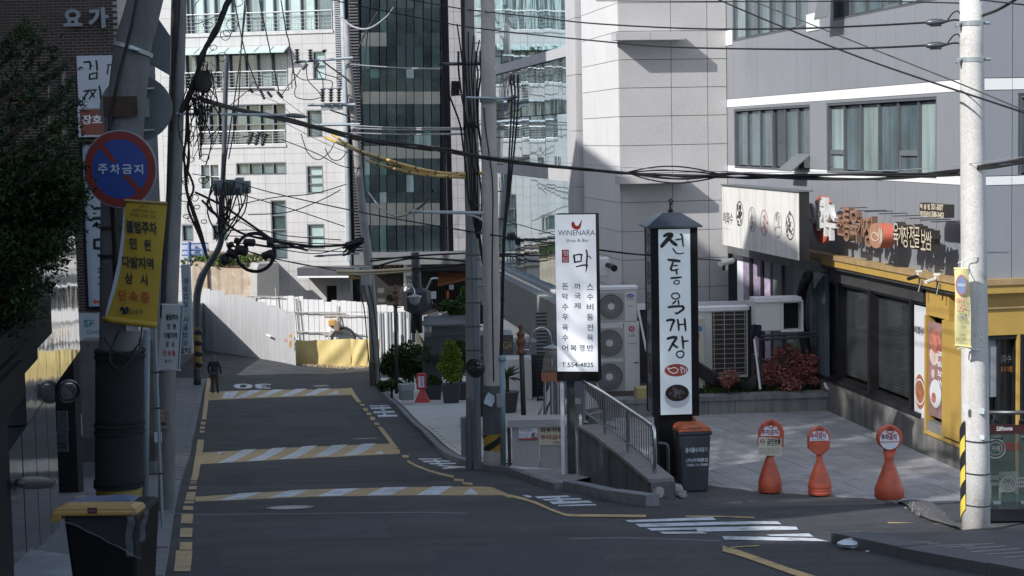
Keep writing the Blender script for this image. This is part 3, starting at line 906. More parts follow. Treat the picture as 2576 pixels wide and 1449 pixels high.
# louvred strip and corner
LR=R2('a2',1245,-260,1312,660);mb=MB();mb.box(WBP,LR[0],LR[1],LR[2],LR[3],.04,.08);build('louvre_backing',mb,lou_d,wb_o)
mb=MB();k=0;v=LR[2]
while v<LR[3]:
 mb.box(WBP,LR[0],LR[1],v,v+.055,.085,.16);v+=.125
build('louvre_slat',mb,lou,wb_o,kind='stuff')
mb=MB();e=R2('a2',1312,-260,1340,1449);e2=R2('b2',1330,0,1350,520)
mb.box(WBP,e[0],e[1],vv(WBP,*C('b2',1345,520)),zt,.0,.22);build('corner_pipe',mb,mat('corner_zinc',(.42,.47,.52),.35,.5),wb_o)
# lower storey: canopy, entrance, return wall
u0,u1=span(WBP,C('b2',1035,0)[0],C('b2',1500,0)[0],C('b2',0,590)[1]);v1=vv(WBP,*C('b2',1035,555));v0=vv(WBP,*C('b2',1035,615))
mb=MB();mb.box(WBP,u0,u1,v0,v1,.03,1.6);build('entrance_canopy',mb,mat('canopy_grey',(.07,.075,.085),.5),wb_o)
mb=MB();mb.box(WBP,u0+.02,u1,v0-.10,v0-.005,.03,1.62);build('canopy_edge',mb,white_m,wb_o)
a,b,c,d=hol['door'];mb=MB();mb.box(WBP,a,b,c,d,-.6,-.3);build('entrance_door',mb,mat('doorway_dark',(.012,.012,.013),.7),wb_o)
# retaining wall and its grey tiled return, earth bank on top
rw=mat('weathered_retaining',(.50,.40,.30),.9,var=.2,scale=.8,streak=.35,fine=.15,dirt=((.66,.60,.50),.50,.62,.5))
RW=front(560,700,95,.0)
rwo=thing('retaining_wall',RW.at(0,-12,0),'stained ochre concrete retaining wall rising behind the white hoarding','wall')
P_=[C('b2',*p)for p in((178,575),(190,528),(290,528),(310,560),(440,575),(530,578),(668,568),(668,800),(178,800))]
mb=MB();mb.poly(RW,[RW.uv(*p)for p in P_],-.5,0);build('wall_face',mb,rw,rwo)
x=mat('rust_post',(.10,.055,.03),.9)
mb=MB();r=RW.rect(*C('b2',290,560),*C('b2',307,800));mb.box(RW,*r,.0,.12);build('steel_post',mb,x,rwo)
mb=MB();P_=[C('b2',*p)for p in((668,575),(680,540),(832,533),(832,800),(668,800))]
GRT=front(*C('b2',680,700),94,.45)
mb.poly(GRT,[GRT.uv(*p)for p in P_],-1.5,0)
tag(build('boundary_wall',mb,mat('grey_tile',(.34,.335,.33),.7,var=.08,fine=.1),None),'grey tiled boundary wall between the stained retaining wall and the white office block','wall')
mb=MB();BW=front(*C('b2',560,560),96,.0);P_=[C('b2',*p)for p in((455,520),(575,512),(725,520),(725,575),(455,575))]
mb.poly(BW,[BW.uv(*p)for p in P_],-2,0);tag(build('concrete_ledge',mb,rw),'low sunlit concrete block on the earth bank above the ochre retaining wall','concrete block')
def tufts(name,m,pts,n,r,size,label,cat,parent=None,kind='stuff',flat=False):
 mb=MB()
 for i in range(n):
  c=Vector(random.choice(pts))+Vector((random.gauss(0,r[0]),random.gauss(0,r[1]),abs(random.gauss(0,r[2]))if flat else random.gauss(0,r[2])))
  a=Vector((random.gauss(0,1),random.gauss(0,1),random.gauss(0,1))).normalized();b=a.cross(Vector((random.gauss(0,1),random.gauss(0,1),random.gauss(0,1)))).normalized()
  s=size*random.uniform(.6,1.4)
  mb.quad(c-a*s,c+b*s*.5,c+a*s,c-b*s*.5)
 return build(name,mb,m,parent,label=label,cat=cat,kind=kind)
pts=[W(*C('b2',x,y),95.5)for(x,y)in((190,520),(230,515),(280,520),(330,535),(380,540),(420,520),(450,500),(480,495),(540,500),(600,505),(660,560),(640,500),(300,510))]
tufts('bank_grass',leafg,pts,900,(.35,.3,.14),.11,'scrubby green growth along the top of the earth bank','grass')
mb=MB();e0=[W(*C('b2',*p),95)for p in((178,540),(300,540),(450,570),(668,575))];
mb.hexa([p+Vector((0,.3,-1))for p in(e0[0],e0[3])]+[e0[3]+Vector((0,5,-1)),e0[0]+Vector((0,5,-1))],[e0[0]+Vector((0,.3,.15)),e0[3]+Vector((0,.3,.0)),e0[3]+Vector((0,5,.4)),e0[0]+Vector((0,5,.4))])
build('earth_bank',mb,mat('earth',(.16,.11,.07),.95,var=.3,scale=3),kind='structure')
# blue fence with sheets on the bank
bf=thing('blue_fence',W(470,630,97),'blue painted pipe fence with a pale tarpaulin on the bank at far left','fence')
blue=mat('blue_pipe',(.06,.12,.30),.5)
BP=front(470,630,97);
for(x0,y0,x1,y1)in((100,392,300,385),(100,440,300,432),(100,475,300,468)):
 mb=MB();mb.tube([W(*C('b2',x0,y0),97),W(*C('b2',x1,y1),97)],.045,6);build('rail',mb,blue,bf)
for x_ in(158,265):
 mb=MB();mb.tube([W(*C('b2',x_,375),97),W(*C('b2',x_,530),97)],.10,6);build('post',mb,blue,bf)
mb=MB();mb.poly(BP,[BP.uv(*C('b2',*p))for p in((100,400),(295,392),(298,470),(240,500),(100,530))],-.35,-.3);build('tarpaulin',mb,mat('tarp',(.42,.46,.58),.6,var=.1),bf)
# ================================================================== WHITE HOARDING and the gate with the yellow sheet
ho=thing('site_hoarding',W(690,920,90),'tall grey-white corrugated hoarding along the bend, left of the yellow sheet','hoarding')
hm=mat('hoarding_sheet',(.37,.375,.385),.5,var=.05,scale=1,streak=.12)
hb=[(247,725,1195,91.5),(330,738,1200,91.2),(437,770,1215,90.9),(510,772,1228,90.6),(597,792,1242,90.3),(672,822,1262,90.0),(755,850,1290,89.7),(840,880,1308,89.3),(905,905,1322,88.9),(962,910,1330,88.4)]
for i in range(len(hb)-1):
 x0,y0,b0,Y0=hb[i];x1,_,b1,Y1=hb[i+1];x1b=x1
 A,B=W(*C('b2',x0,b0+6),Y0),W(*C('b2',x1,b1+4),Y1)
 top=W(*C('b2',x0,hb[i][1]),Y0).z
 n=5;mb=MB();P=[]
 for k in range(n*2+1):
  t=k/(n*2);q=A.lerp(B,t);P.append(q+Vector((.0,(-.009 if k%4 in(1,2)else .0),0)))
 bot=[(p.x,p.y,A.z+(B.z-A.z)*k/(n*2)-.3)for k,p in enumerate(P)];tp=[(p.x,p.y,top-random.uniform(0,.03))for p in P]
 mb.grid([bot,tp]);mb.grid([[(a,b+.02,c)for(a,b,c)in tp],[(a,b+.02,c)for(a,b,c)in bot]])
 build('sheet',mb,hm,ho)
gp=mat('flag_sign',(.6,.35,.08),.5)
mb=MB();
for y_ in(1085,1128,1160):
 p=W(*C('b2',922,y_),88.3);mb.wb(p.x-.07,p.x+.07,p.y-.02,p.y,p.z-.08,p.z+.08)
build('warning_plate',mb,gp,ho)
mb=MB();p=W(*C('b2',887,1118),88.6);mb.wb(p.x-.1,p.x+.1,p.y-.03,p.y,p.z-.1,p.z+.1);build('notice',mb,mat('pinkish_sign',(.6,.42,.38),.5),ho)
mb=MB();p=W(*C('b2',740,1075),89.5);mb.tube([p,p+Vector((.25,-.2,-.08))],.05,8);build('site_camera',mb,white_m,ho)
# gypsum-panel fence of the building site (bright back fence)
gw=thing('panel_fence',W(860,900,93),'bright white panel fence on scaffold tubes behind the yellow sheet','fence')
PF=front(*C('b2',1200,900),93.5,0)
xs_=[675,700,740,775,820,862,900,950,985,1020,1055,1100,1135,1178,1232,1275,1300,1345,1380,1420,1460,1500,1520,1560,1600,1650,1700,1720,1790,1855]
tops=[792,795,790,788,785,785,782,790,785,808,810,812,812,828,815,820,818,822,825,828,830,850,850,852,850,856,855,862,866]
for i in range(len(xs_)-1):
 x0,x1=xs_[i],xs_[i+1];v=vv(PF,*C('b2',x0,tops[i]));vb=vv(PF,*C('b2',x0,1300));u0,u1=span(PF,C('b2',x0+1.5,0)[0],C('b2',x1-1.5,0)[0],C('b2',0,950)[1])
 vm=vv(PF,*C('b2',x0,905));mb=MB();j=random.uniform(0,.04)
 mb.box(PF,u0,u1,vm+.015,v,-.03,j);mb.box(PF,u0,u1,vb,vm-.015,-.03,j+.01);build('white_panel',mb,mat('white_panel',(.80,.80,.80),.5,var=.03),gw)
tube_m=mat('scaffold_tube',(.48,.46,.42),.5,.3)
for(x0,y0,x1,y1,rr)in((945,903,1340,912,.035),(960,1050,1330,1060,.035),(1165,928,1500,930,.03),(1165,1072,1480,1072,.03),(970,800,1000,1110,.03),(945,790,975,1100,.03),(808,720,820,860,.03),(595,783,870,787,.03),(1272,850,1270,1110,.03),(1285,930,1205,1105,.035),(1290,935,1310,1060,.03),(1785,880,1780,930,.03),(1575,905,1580,1110,.03)):
 mb=MB();mb.tube([PF.at(*PF.uv(*C('b2',x0,y0)),.12),PF.at(*PF.uv(*C('b2',x1,y1)),.13)],rr,6);build('scaffold_pole',mb,tube_m,gw)
ow=thing('site_machine',PF.at(*PF.uv(*C('b2',1240,1100)),.6),'small orange and brown winch standing before the bright panel fence','winch')
for nm,pl_,rr,m in(('motor',(1212,955,1268,1000),.3,mat('winch_orange',(.55,.33,.10),.6)),('housing',(1255,965,1296,1040),.3,mat('winch_brown',(.30,.22,.16),.7)),('stand',(1215,1000,1265,1045),.12,white_m)):
 r=PF.rect(*C('b2',pl_[0],pl_[1]),*C('b2',pl_[2],pl_[3]));mb=MB();mb.box(PF,*r,.3,.3+rr);build(nm,mb,m,ow,bevel=.04)
mb=MB();u,v=PF.uv(*C('b2',1325,1105));mb.ring(PF,u,v,.55,.68,.3,.4,24);build('hose_reel',mb,dark_steel,ow)
# yellow tarpaulin
yt=thing('yellow_tarpaulin',W(850,928,89.5),'pale yellow tarpaulin stretched low across the site entrance','tarpaulin')
YT=front(*C('b2',1200,1300),89.2,0.0)
ym=mat('tarpaulin_yellow',(.72,.57,.24),.6,var=.07,scale=1.2,bump=.4,bscale=3,streak=.12)
segs=[(962,1105),(1105,1375),(1375,1500),(1500,1592)]
for(x0,x1)in segs:
 rows=[]
 for j in range(9):
  t=j/8;row=[]
  for i in range(13):
   s=i/12;x=x0+(x1-x0)*s;yt0=1112+4*math.sin(x*.013)-(x-962)*.012+6*math.sin(math.pi*s);yb=1332-(x-962)*.008+5*math.sin(x*.02)
   y=yt0+(yb-yt0)*t
   row.append(YT.at(*YT.uv(*C('b2',x,y)),.10*math.sin(math.pi*s)*math.sin(math.pi*min(1,t*1.2))+.03*math.sin(9*s+7*t)))
  rows.append(row)
 mb=MB();mb.grid(rows[::-1]);build('sheet',mb,ym,yt,smooth=True)
sand=[W(*C('b2',x,1338+random.uniform(-4,6)),88.8)for x in range(980,1500,20)]
tufts('sand_spill',mat('sand',(.45,.36,.25),.95),[Vector((p.x,p.y,zmain(p.x,p.y)+.03))for p in sand],900,(.3,.22,.015),.045,'dry sand spilling from under the yellow tarpaulin','sand',flat=True)
# right hand site gate panels
go=thing('site_gate',W(960,925,88),'pale grey corrugated site gate right of the leaning pole, with a small hatch','gate')
for(x0,x1,tp_)in((1588,1640,912),(1640,1700,908),(1700,1745,912),(1745,1800,904),(1800,1865,898)):
 G_=front(*C('b2',x0,1330),87.6,0);mb=MB();A=G_.uv(*C('b2',x0+1,tp_));B=G_.uv(*C('b2',x1-1,1345))
 n=8;bot=[];tp=[]
 for k in range(n+1):
  u=A[0]+(B[0]-A[0])*k/n;dd=.05 if k%4 in(1,2)else 0
  bot.append(G_.at(u,B[1]-.3,dd));tp.append(G_.at(u,A[1],dd))
 mb.grid([bot,tp]);build('sheet',mb,hm,go)
G_=front(*C('b2',1700,1330),87.4,0)
mb=MB();mb.box(G_,*G_.rect(*C('b2',1687,1052),*C('b2',1738,1190)),0,.05);build('hatch',mb,mat('hatch_grey',(.28,.31,.32),.5),go)
mb=MB();mb.box(G_,*G_.rect(*C('b2',1834,1062),*C('b2',1862,1130)),0,.08);build('letter_box',mb,frame_dk,go)
# ================================================================== DARK GLASS BUILDING (middle)
DB=front(*C('a3',500,1000),88,-.10)
db=thing('glass_tower',DB.at(0,-11,0),'dark green curtain-wall tower with pale floor bands behind the leaning pole','building')
def RD(k,x0,y0,x1,y1):
 a=C(k,x0,y0);b=C(k,x1,y1);return DB.rect(a[0],a[1],b[0],b[1])
u0,u1=span(DB,C('a3',178,0)[0],C('a3',800,0)[0],300)
v_bot=vv(DB,*C('b3',500,470));mb=MB();mb.box(DB,u0,u1+1.3,v_bot,12.5,-8,-.25);build('building_core',mb,mat('dim_interior',(.05,.055,.06),.9),db)
bands=[(-260,-150,'g'),(-150,60,'w'),(60,245,'g'),(245,350,'w'),(350,520,'g'),(520,590,'g'),(590,690,'w'),(690,785,'p'),(785,950,'g'),(950,1010,'g'),(1010,1100,'g'),(1100,1195,'p'),(1195,1320,'g'),(1320,1449,'g'),(1449,1530,'g'),(1530,1700,'p'),(1700,1905,'g')]
xsD=[178,248,320,375,448,520,580,650,712,778]
sp_pale=mat('spandrel_pale',(.10,.11,.108),.35,.1,var=.2,scale=.5)
sp_dark=mat('spandrel_dark',(.03,.045,.045),.25,.3,var=.2)
for(a,b,t)in bands:
 for i in range(len(xsD)-1):
  q=DB.rect(*C('a3',xsD[i],a),*C('a3',xsD[i+1],b))
  m={'g':g_green,'w':g_green,'p':sp_pale}[t]
  if t=='g' and random.random()<.34:m=random.choice([g_green2,g_dark,g_dark,g_win])
  if t=='w':m=sp_pale if 240<a<300 and i<3 else random.choice([sp_dark,g_green,sp_dark])
  if b-a>180 and t=='g':m=random.choice([g_green2,g_green,g_green])
  mb=MB();j=random.uniform(-.006,.006)
  mb.hexa([DB.at(q[0]+.008,q[2]+.008,-.2),DB.at(q[1]-.008,q[2]+.008,-.2),DB.at(q[1]-.008,q[3]-.008,-.2),DB.at(q[0]+.008,q[3]-.008,-.2)],[DB.at(q[0]+.008,q[2]+.008,j),DB.at(q[1]-.008,q[2]+.008,-j),DB.at(q[1]-.008,q[3]-.008,-j),DB.at(q[0]+.008,q[3]-.008,j)])
  build('pane' if t!='p' else 'spandrel_panel',mb,m,db)
mb=MB();mb.box(DB,*DB.rect(*C('a3',778,-260),*C('b3',830,440)),-.2,.25);build('corner_fin',mb,frame_dk,db)
# louvred dark stair strip on its left
r=DB.rect(*C('a2',1345,-260),*C('b2',1490,520));mb=MB();mb.box(DB,r[0],r[1],r[2],r[3],-1,.02);build('louvre_backing',mb,frame_dk,db)
mb=MB();v=r[2]
while v<r[3]:
 mb.box(DB,r[0]+.05,r[1]-.05,v,v+.06,.03,.12);v+=.15
build('louvre_slat',mb,lou_d,db,kind='stuff')
# grey tiled pier to the right
gt_=mat('grey_pier_tile',(.27,.265,.275),.65,var=.07,fine=.08)
r=DB.rect(*C('a3',832,-260),*C('b3',975,440));us=[r[0],r[0]+(r[1]-r[0])*.42,r[1]];vs=list(np.arange(r[2],r[3],.66))
cladding(db,DB,us,vs,[],gt_,'pier_tile',n0=.1,back=.8)
r=DB.rect(*C('a3',975,-260),*C('b3',1170,440));mb=MB();mb.box(DB,r[0],r[1],r[2],r[3],-1.5,-.4);build('set_back_wall',mb,mat('stair_tile',(.30,.31,.33),.6,var=.1,streak=.2),db)
for(a,b)in((-60,320),(520,700),(760,930),(1060,1180)):
 rr=DB.rect(*C('a3',1040,a),*C('a3',1090,b));window(db,DB,rr,1,2,g_win,n0=-.38,rec=.02,fm=frame_wh)
 # soffit above the restaurant
mb=MB();r=DB.rect(*C('b3',170,455),*C('b3',1180,520));mb.box(DB,r[0],r[1],r[2],r[3],-6,1.6);build('soffit',mb,mat('soffit_grey',(.16,.165,.17),.6),db)
# ================================================================== REFLECTIVE GLASS BUILDING (beside the street, left of the granite tower)
gb=thing('mirror_glass_building',TL.at(-20,-8,0),'building with wavy mirrored glass walls and pale stone bands left of the granite tower','building')
def RT(k,x0,y0,x1,y1):
 a=C(k,x0,y0);b=C(k,x1,y1);return TL.rect(a[0],a[1],b[0],b[1])
stone=mat('pale_stone',(.50,.50,.515),.6,var=.05,scale=1,streak=.12,fine=.05)
uA=TL.uv(1240-36,300)[0];uB=TL.uv(*C('a3',1772,600))[0];uC=TL.uv(*C('a3',1845,600))[0]
def vT(x,y):return TL.uv(*C('a3',x,y))[1]
lev=[('g',vT(1770,340),14.0),('s',vT(1770,420),vT(1770,340)),('g',vT(1787,1277),vT(1770,420)),('s',vT(1787,1370),vT(1787,1277)),('g',TL.uv(*C('b3',1640,735))[1],vT(1787,1370)),('s',TL.uv(*C('b3',1640,750))[1]-.06,TL.uv(*C('b3',1640,735))[1])]
mb=MB();mb.box(TL,uA,uC,lev[-1][1],14,-7,-.25);build('building_core',mb,mat('dim_interior',(.05,.055,.06),.9),gb)
npn=13
for(t,v0,v1)in lev:
 if t=='s':
  n=12
  for i in range(n):
   a,b=uA+(uB-uA)*i/n,uA+(uB-uA)*(i+1)/n;mb=MB();mb.box(TL,a+.005,b-.005,v0,v1,-.25,.10);build('stone_band',mb,stone,gb)
 else:
  rows=3 if v1-v0>5 else 2
  for i in range(npn):
   for j in range(rows):
    a,b=uA+(uB-uA)*i/npn,uA+(uB-uA)*(i+1)/npn;c,d=v0+(v1-v0)*j/rows,v0+(v1-v0)*(j+1)/rows
    k1,k2=random.uniform(-.005,.005),random.uniform(-.005,.005);mb=MB()
    q=[(a+.012,c+.012),(b-.012,c+.012),(b-.012,d-.012),(a+.012,d-.012)]
    mb.hexa([TL.at(*p,-.2)for p in q],[TL.at(*q[0],k1),TL.at(*q[1],k2),TL.at(*q[2],-k1),TL.at(*q[3],-k2)]);build('mirror_pane',mb,g_mir,gb)
for i in range(14):
 a=uB+.0;
vs=list(np.arange(-8.6,14,1.45))
for i in range(len(vs)-1):
 mb=MB();mb.box(TL,uB+.005,uC-.005,vs[i]+.006,vs[i+1]-.006,-.4,.16);build('edge_panel',mb,stone,gb)
 # sloping-looking parapet band under the glass and its soffit
vp1=TL.uv(*C('b3',1640,750))[1]-.07;vp0=TL.uv(*C('b3',1640,1075))[1]
PB=TL.shift(.5)
n=14
for i in range(n):
 a,b=uA+(uC-uA)*i/n,uA+(uC-uA)*(i+1)/n;mb=MB();mb.box(PB,a+.01,b-.01,vp0,vp1,-.3,.03);build('parapet_panel',mb,mat('parapet_cladding',(.33,.325,.31),.6,var=.06,streak=.3),gb)
mb=MB();mb.box(PB,uA,uC,vp0-.12,vp0-.005,-6,.05);build('soffit',mb,frame_gr,gb)
# ground floor: white column, glass doors
zf=-7.2
mb=MB()
cA=W(*C('b3',1365,1300),46);mb.wb(cA.x-.55,cA.x+.35,45.5,46.4,zf-1.5,vp0-.13);build('column',mb,mat('white_stone',(.62,.61,.59),.6,var=.04,streak=.1),gb)
mb=MB();mb.wb(cA.x-.57,cA.x+.37,45.48,46.42,zf-1.5,zf+.3);build('column_base',mb,black_m,gb)
EG=front(1360,900,44.0,-.9)
for(x0,x1)in((1375,1392),(1394,1410),(1412,1432)):
 r=EG.rect(x0,830,x1,1060);mb=MB();mb.box(EG,*r,-.03,0);build('glass_door',mb,glass('door_glass',(.30,.38,.44),.08,.5),gb)
mb=MB();mb.wb(-1.2,4.0,46.5,46.7,-10,vp0-.14);build('lobby_wall',mb,mat('lobby_dark',(.05,.05,.05),.6),gb)
mb=MB()
r0=W(1352,760,45.2)
for k in range(30):
 y=790+k*9
 p=W(1348+k*.15,y,45.3);mb.wb(p.x,p.x+.28,45.25,45.32,p.z,p.z+.035)
mb.wb(r0.x-.06,r0.x-.02,45.2,45.35,-8.4,vp0-.14);mb.wb(r0.x+.28,r0.x+.33,45.2,45.35,-8.4,vp0-.14)
build('metal_grille',mb,frame_dk,gb)
# ================================================================== GRANITE TOWER
tw=thing('granite_tower',TF.at(0,-7,0),'grey granite corner tower with thin stone ledges, right of the mirrored glass','building')
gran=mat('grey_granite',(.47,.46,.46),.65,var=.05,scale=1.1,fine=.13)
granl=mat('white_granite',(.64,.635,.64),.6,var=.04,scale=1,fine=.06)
jt=mat('granite_joint',(.16,.16,.16),.9)
u1=TF.uv(1828,300)[0]
yj=[C('a4',655,y)[1]for y in(-350,-170,22,237,452,665,880,1100,1310)]+[C('b4',690,y)[1]for y in(80,300,515,735,950)]
vsT=sorted([TF.uv(1561,y)[1]for y in yj]+[13.2])
usF=[0,TF.uv(*C('a4',1035,660))[0],TF.uv(*C('a4',1308,660))[0],u1]
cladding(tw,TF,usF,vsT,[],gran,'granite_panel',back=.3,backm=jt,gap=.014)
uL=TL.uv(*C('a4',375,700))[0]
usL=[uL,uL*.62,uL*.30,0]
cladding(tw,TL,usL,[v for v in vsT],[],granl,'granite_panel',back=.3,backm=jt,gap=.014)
mb=MB();mb.box(TF,.3,u1,vsT[0],13,-4.5,-.31);build('building_core',mb,jt,tw)
for(xa,xb,ya,yb,ys)in((570,1135,240,298,298),(600,1150,1318,1376,1376)):
 a=TF.uv(*C('a4',xa+45,ya),.45)[0];b=TF.uv(*C('a4',xb,ya),.45)[0];v1=TF.uv(*C('a4',xb,ya),.45)[1];v0=TF.uv(*C('a4',xb,yb),.45)[1]
 nn=2
 for i in range(nn):
  mb=MB();mb.box(TF,a+(b-a)*i/nn+.003,a+(b-a)*(i+1)/nn-.003,v0,v1,.035,.5);build('ledge_stone',mb,gran,tw)
  # camera on the tower, boxes
cc=thing('security_camera',W(1515,672,40.5),'white bracketed security camera beside the upright white bar sign','security camera')
c0=W(*C('b4',540,562),40.2)
mb=MB();mb.wb(c0.x-.16,c0.x+.1,c0.y,c0.y+.5,c0.z-.22,c0.z+.2);build('junction_box',mb,white_m,cc,bevel=.02)
mb=MB();mb.tube([W(*C('b4',555,550),40.1),W(*C('b4',590,560),39.9),W(*C('b4',608,575),39.7)],[.06,.07,.08],8);build('camera_body',mb,frame_dk,cc)
# ================================================================== GREY OFFICE BUILDING with the restaurant
ob=thing('grey_panel_building',GF.at(3,-5.5,0),'grey panelled building with white strips and a yellow-trimmed restaurant below','building')
gp_=mat('grey_panel',(.29,.305,.335),.45,.25,var=.035,scale=.6,streak=.05)
wp_=mat('white_strip_panel',(.78,.785,.79),.45,var=.02)
def GU(x,y,n=0):return GF.uv(x,y,n)
uF=GU(1813,400)[0];uN=GU(2450,450)[0]
def gv(x,y):return GU(x,y)[1]
v_y=gv(*C('a5',1100,615));v_y0=gv(*C('a5',1100,712))
v_w1=gv(*C('a5',1100,735));v_w0=gv(*C('a5',1100,1350))
v_l1=gv(2300,437);v_l0=gv(2300,458.5)
v_y,v_y0=gv(2300,210),gv(2300,238)
xw=[C('a5',x,0)[0]for x in(455,570,695,830,975,1130,1285)]
uw=[GU(x,330)[0]for x in xw]
xw2=[1850,1879,1911,1942,1973,2006,2041]
uw2=[GU(x,350)[0]for x in xw2]
wv1,wv0=gv(2200,252),gv(2200,441)
wv1=gv(2300,246);
holes=[(uw[0],uw[-1],wv0,wv1),(uw2[0],uw2[-1],wv0,wv1)]
zr1=gv(*C('a5',100,240));
upw=(GU(1846,60)[0],GU(2037,60)[0],gv(1846,106),9.5)
upw2=(GU(2100,20)[0],GU(2390,0)[0]+1.0,gv(2150,43),9.5)
holes+=[upw,upw2]
step=(uw[-1]-uw[0])/6
usg=[uF];x=uF
gaps=sorted(set([uF]+list(np.arange(uw[0]-step*12,uF,step))))
usg=[uF]+[u for u in np.arange(uw[0]-14*step,uN,step)if u>uF+.3]+[uN]
vA=GF.shift(.22).uv(2200,662)[1]-.12
cladding(ob,GF,usg,[vA,v_l0],holes,gp_,'grey_panel',back=.3,backm=jt,gap=.010)
cladding(ob,GF,usg,[v_l0,v_l1],holes,wp_,'white_panel',back=.3,backm=jt,gap=.010)
cladding(ob,GF,usg,[v_l1,v_y0],holes,gp_,'grey_panel',back=.3,backm=jt,gap=.008)
cladding(ob,GF,usg,[v_y0,v_y],holes,wp_,'white_panel',back=.3,backm=jt,gap=.010)
cladding(ob,GF,usg,[v_y,v_y+2.6,9.5],holes,gp_,'grey_panel',back=.3,backm=jt,gap=.008)
# the white returns next to the upper windows
for(xa,xb,ya,yb)in((1820,1846,88,112),(2034,2066,50,74)):
 a=GU(xa,ya)[0];b=GU(xb,ya)[0];mb=MB();mb.box(GF,a,b,gv(xb,yb),gv(xb,yb)+.34,.034,.05);build('white_panel',mb,wp_,ob)
off_in=mat('office_interior',(.10,.12,.12),.8)
def officewin(us_,r,lo=None,opening=()):
 a,b,c,d=r
 window(ob,GF,(a,b,c,d),xs=us_,gm=g_win,alt=[g_win2,g_win2,g_dark],rec=.10,fw=.05,bar=.05,fm=mat('window_grey',(.10,.11,.12),.5,.2))
 for i in(lo or[]):
  mb=MB();h=(d-c)*.27
  for q in((us_[i]+.03,us_[i+1]-.03,c+h,c+h+.09),(us_[i]+.03,us_[i+1]-.03,c+.03,c+.10)):mb.box(GF,*q,-.13,-.03)
  for q in((us_[i]+.03,us_[i]+.09,c+.11,c+h-.01),(us_[i+1]-.09,us_[i+1]-.03,c+.11,c+h-.01)):mb.box(GF,*q,-.13,-.03)
  build('vent_sash',mb,frame_gr,ob)
 for i in opening:
  h=(d-c)*.27;t=.42
  P=[GF.at(us_[i],c+h,.02),GF.at(us_[i+1],c+h,.02),GF.at(us_[i+1],c+.05,t),GF.at(us_[i],c+.05,t)]
  mb=MB();nn=Vector((0,0,-.03));mb.hexa([p+nn for p in P],P);build('open_sash',mb,frame_gr,ob)
officewin(uw,holes[0],[0,4]);officewin(uw2,holes[1],[],[5])
for(a,b)in((0,0),):pass
# vertical blinds show as pale strips behind panes
n=6
u_=[upw[0]+(upw[1]-upw[0])*i/6 for i in range(7)];officewin(u_,upw,[0,5]);
u_=[upw2[0]+(upw2[1]-upw2[0])*i/8 for i in range(9)];officewin(u_,upw2,[3],[0])
mb=MB();mb.box(GF,uF,uN,-5.5,9.5,-3.2,-2.6);build('inner_wall',mb,off_in,ob)
mb=MB();mb.box(GF,uF,uN,vA-.1,vA,-2.6,-.32);build('floor_slab',mb,jt,ob)
# front facing side, right of the corner
CO=GF.at(uN,0,0);FR=plane_dir((CO.x,CO.y,0),(.985,.17))
a_=.0;usf=[.0,.62,1.9,3.2,4.6]
cladding(ob,FR,usf,[vA,v_l0],[],gp_,'grey_panel',n0=.02,back=.3,backm=jt)
cladding(ob,FR,usf,[v_l0,v_l1],[],wp_,'white_panel',n0=.02,back=.3,backm=jt)
cladding(ob,FR,usf,[v_l1,v_y0],[(.72,4,wv0,wv1)],gp_,'grey_panel',n0=.02,back=.3,backm=jt)
cladding(ob,FR,usf,[v_y0,v_y],[],wp_,'white_panel',n0=.02,back=.3,backm=jt)
cladding(ob,FR,usf,[v_y,v_y+2.6,9.5],[],gp_,'grey_panel',n0=.02,back=.3,backm=jt)
window(ob,FR,(.72,4,wv0,wv1),4,1,g_win)
# ---- ground floor of the restaurant
yel=mat('yellow_trim',(.43,.28,.07),.45,var=.08,scale=2,streak=.12)
yel_d=mat('tan_flashing',(.36,.25,.12),.6,var=.15,scale=4,streak=.2)
dk=mat('dark_fascia',(.05,.05,.052),.45,var=.25,scale=3,streak=.3)
ua=GU(2008,640)[0]
va1,va0=gv(2200,664),gv(2200,684)
GA=GF.shift(.22)
va1=GA.uv(2200,662)[1];va0=GA.uv(2200,693)[1]
mb=MB();mb.box(GA,ua,uN+.22,va1-.09,va1,-.19,.03);build('canopy_flashing',mb,yel_d,ob)
mb=MB();mb.box(GA,ua,uN+.22,va0,va1-.095,-.19,.0);build('canopy_fascia',mb,yel,ob)
mb=MB();mb.box(GA,ua,uN+.20,va0-.06,va0-.005,-.19,-.04);build('canopy_soffit',mb,dk,ob)
FA=FR.shift(.24)
mb=MB();mb.box(FA,-.22,4.6,va1-.09,va1,-.21,.03);build('canopy_flashing',mb,yel_d,ob)
mb=MB();mb.box(FA,-.23,4.6,va0,va1-.095,-.21,.0);build('canopy_fascia',mb,yel,ob)
# dark fascia strip, base wall, windows
vb=gv(2250,742);vbase=gv(2180,990)
uE=GU(2330,800)[0]
mb=MB();mb.box(GF,GU(1850,650)[0],uE,vb,va0-.065,-.25,.06);build('window_head',mb,dk,ob)
base_c=mat('base_granite',(.17,.165,.155),.8,var=.2,scale=3,streak=.5,fine=.15)
u_b=list(np.arange(GU(2075,1000)[0],uN,1.15))+[uN]
for i in range(len(u_b)-1):
 mb=MB();mb.box(GF,u_b[i]+.006,u_b[i+1]-.006,PLZ-.1,vbase,-.2,.10);build('base_panel',mb,base_c,ob)
mb=MB();mb.box(GF,u_b[0],uE,vbase+.002,vbase+.07,-.2,.14);build('window_sill',mb,frame_dk,ob)
xs2=[2078,2092,2112,2190,2200,2290,2312,2340]
blk=mat('black_frame',(.018,.018,.02),.4,.2,var=.2)
uu=[GU(x,850)[0]for x in xs2]
window(ob,GF,(uu[0],uu[-1],vbase+.07,vb-.003),xs=[uu[0],uu[2],uu[3],uu[5],uu[6],uu[7]],gm=g_shop,rec=.12,fw=.05,bar=.12,fm=blk)
slm=mat('blind_slat',(.13,.12,.11),.6,var=.1)
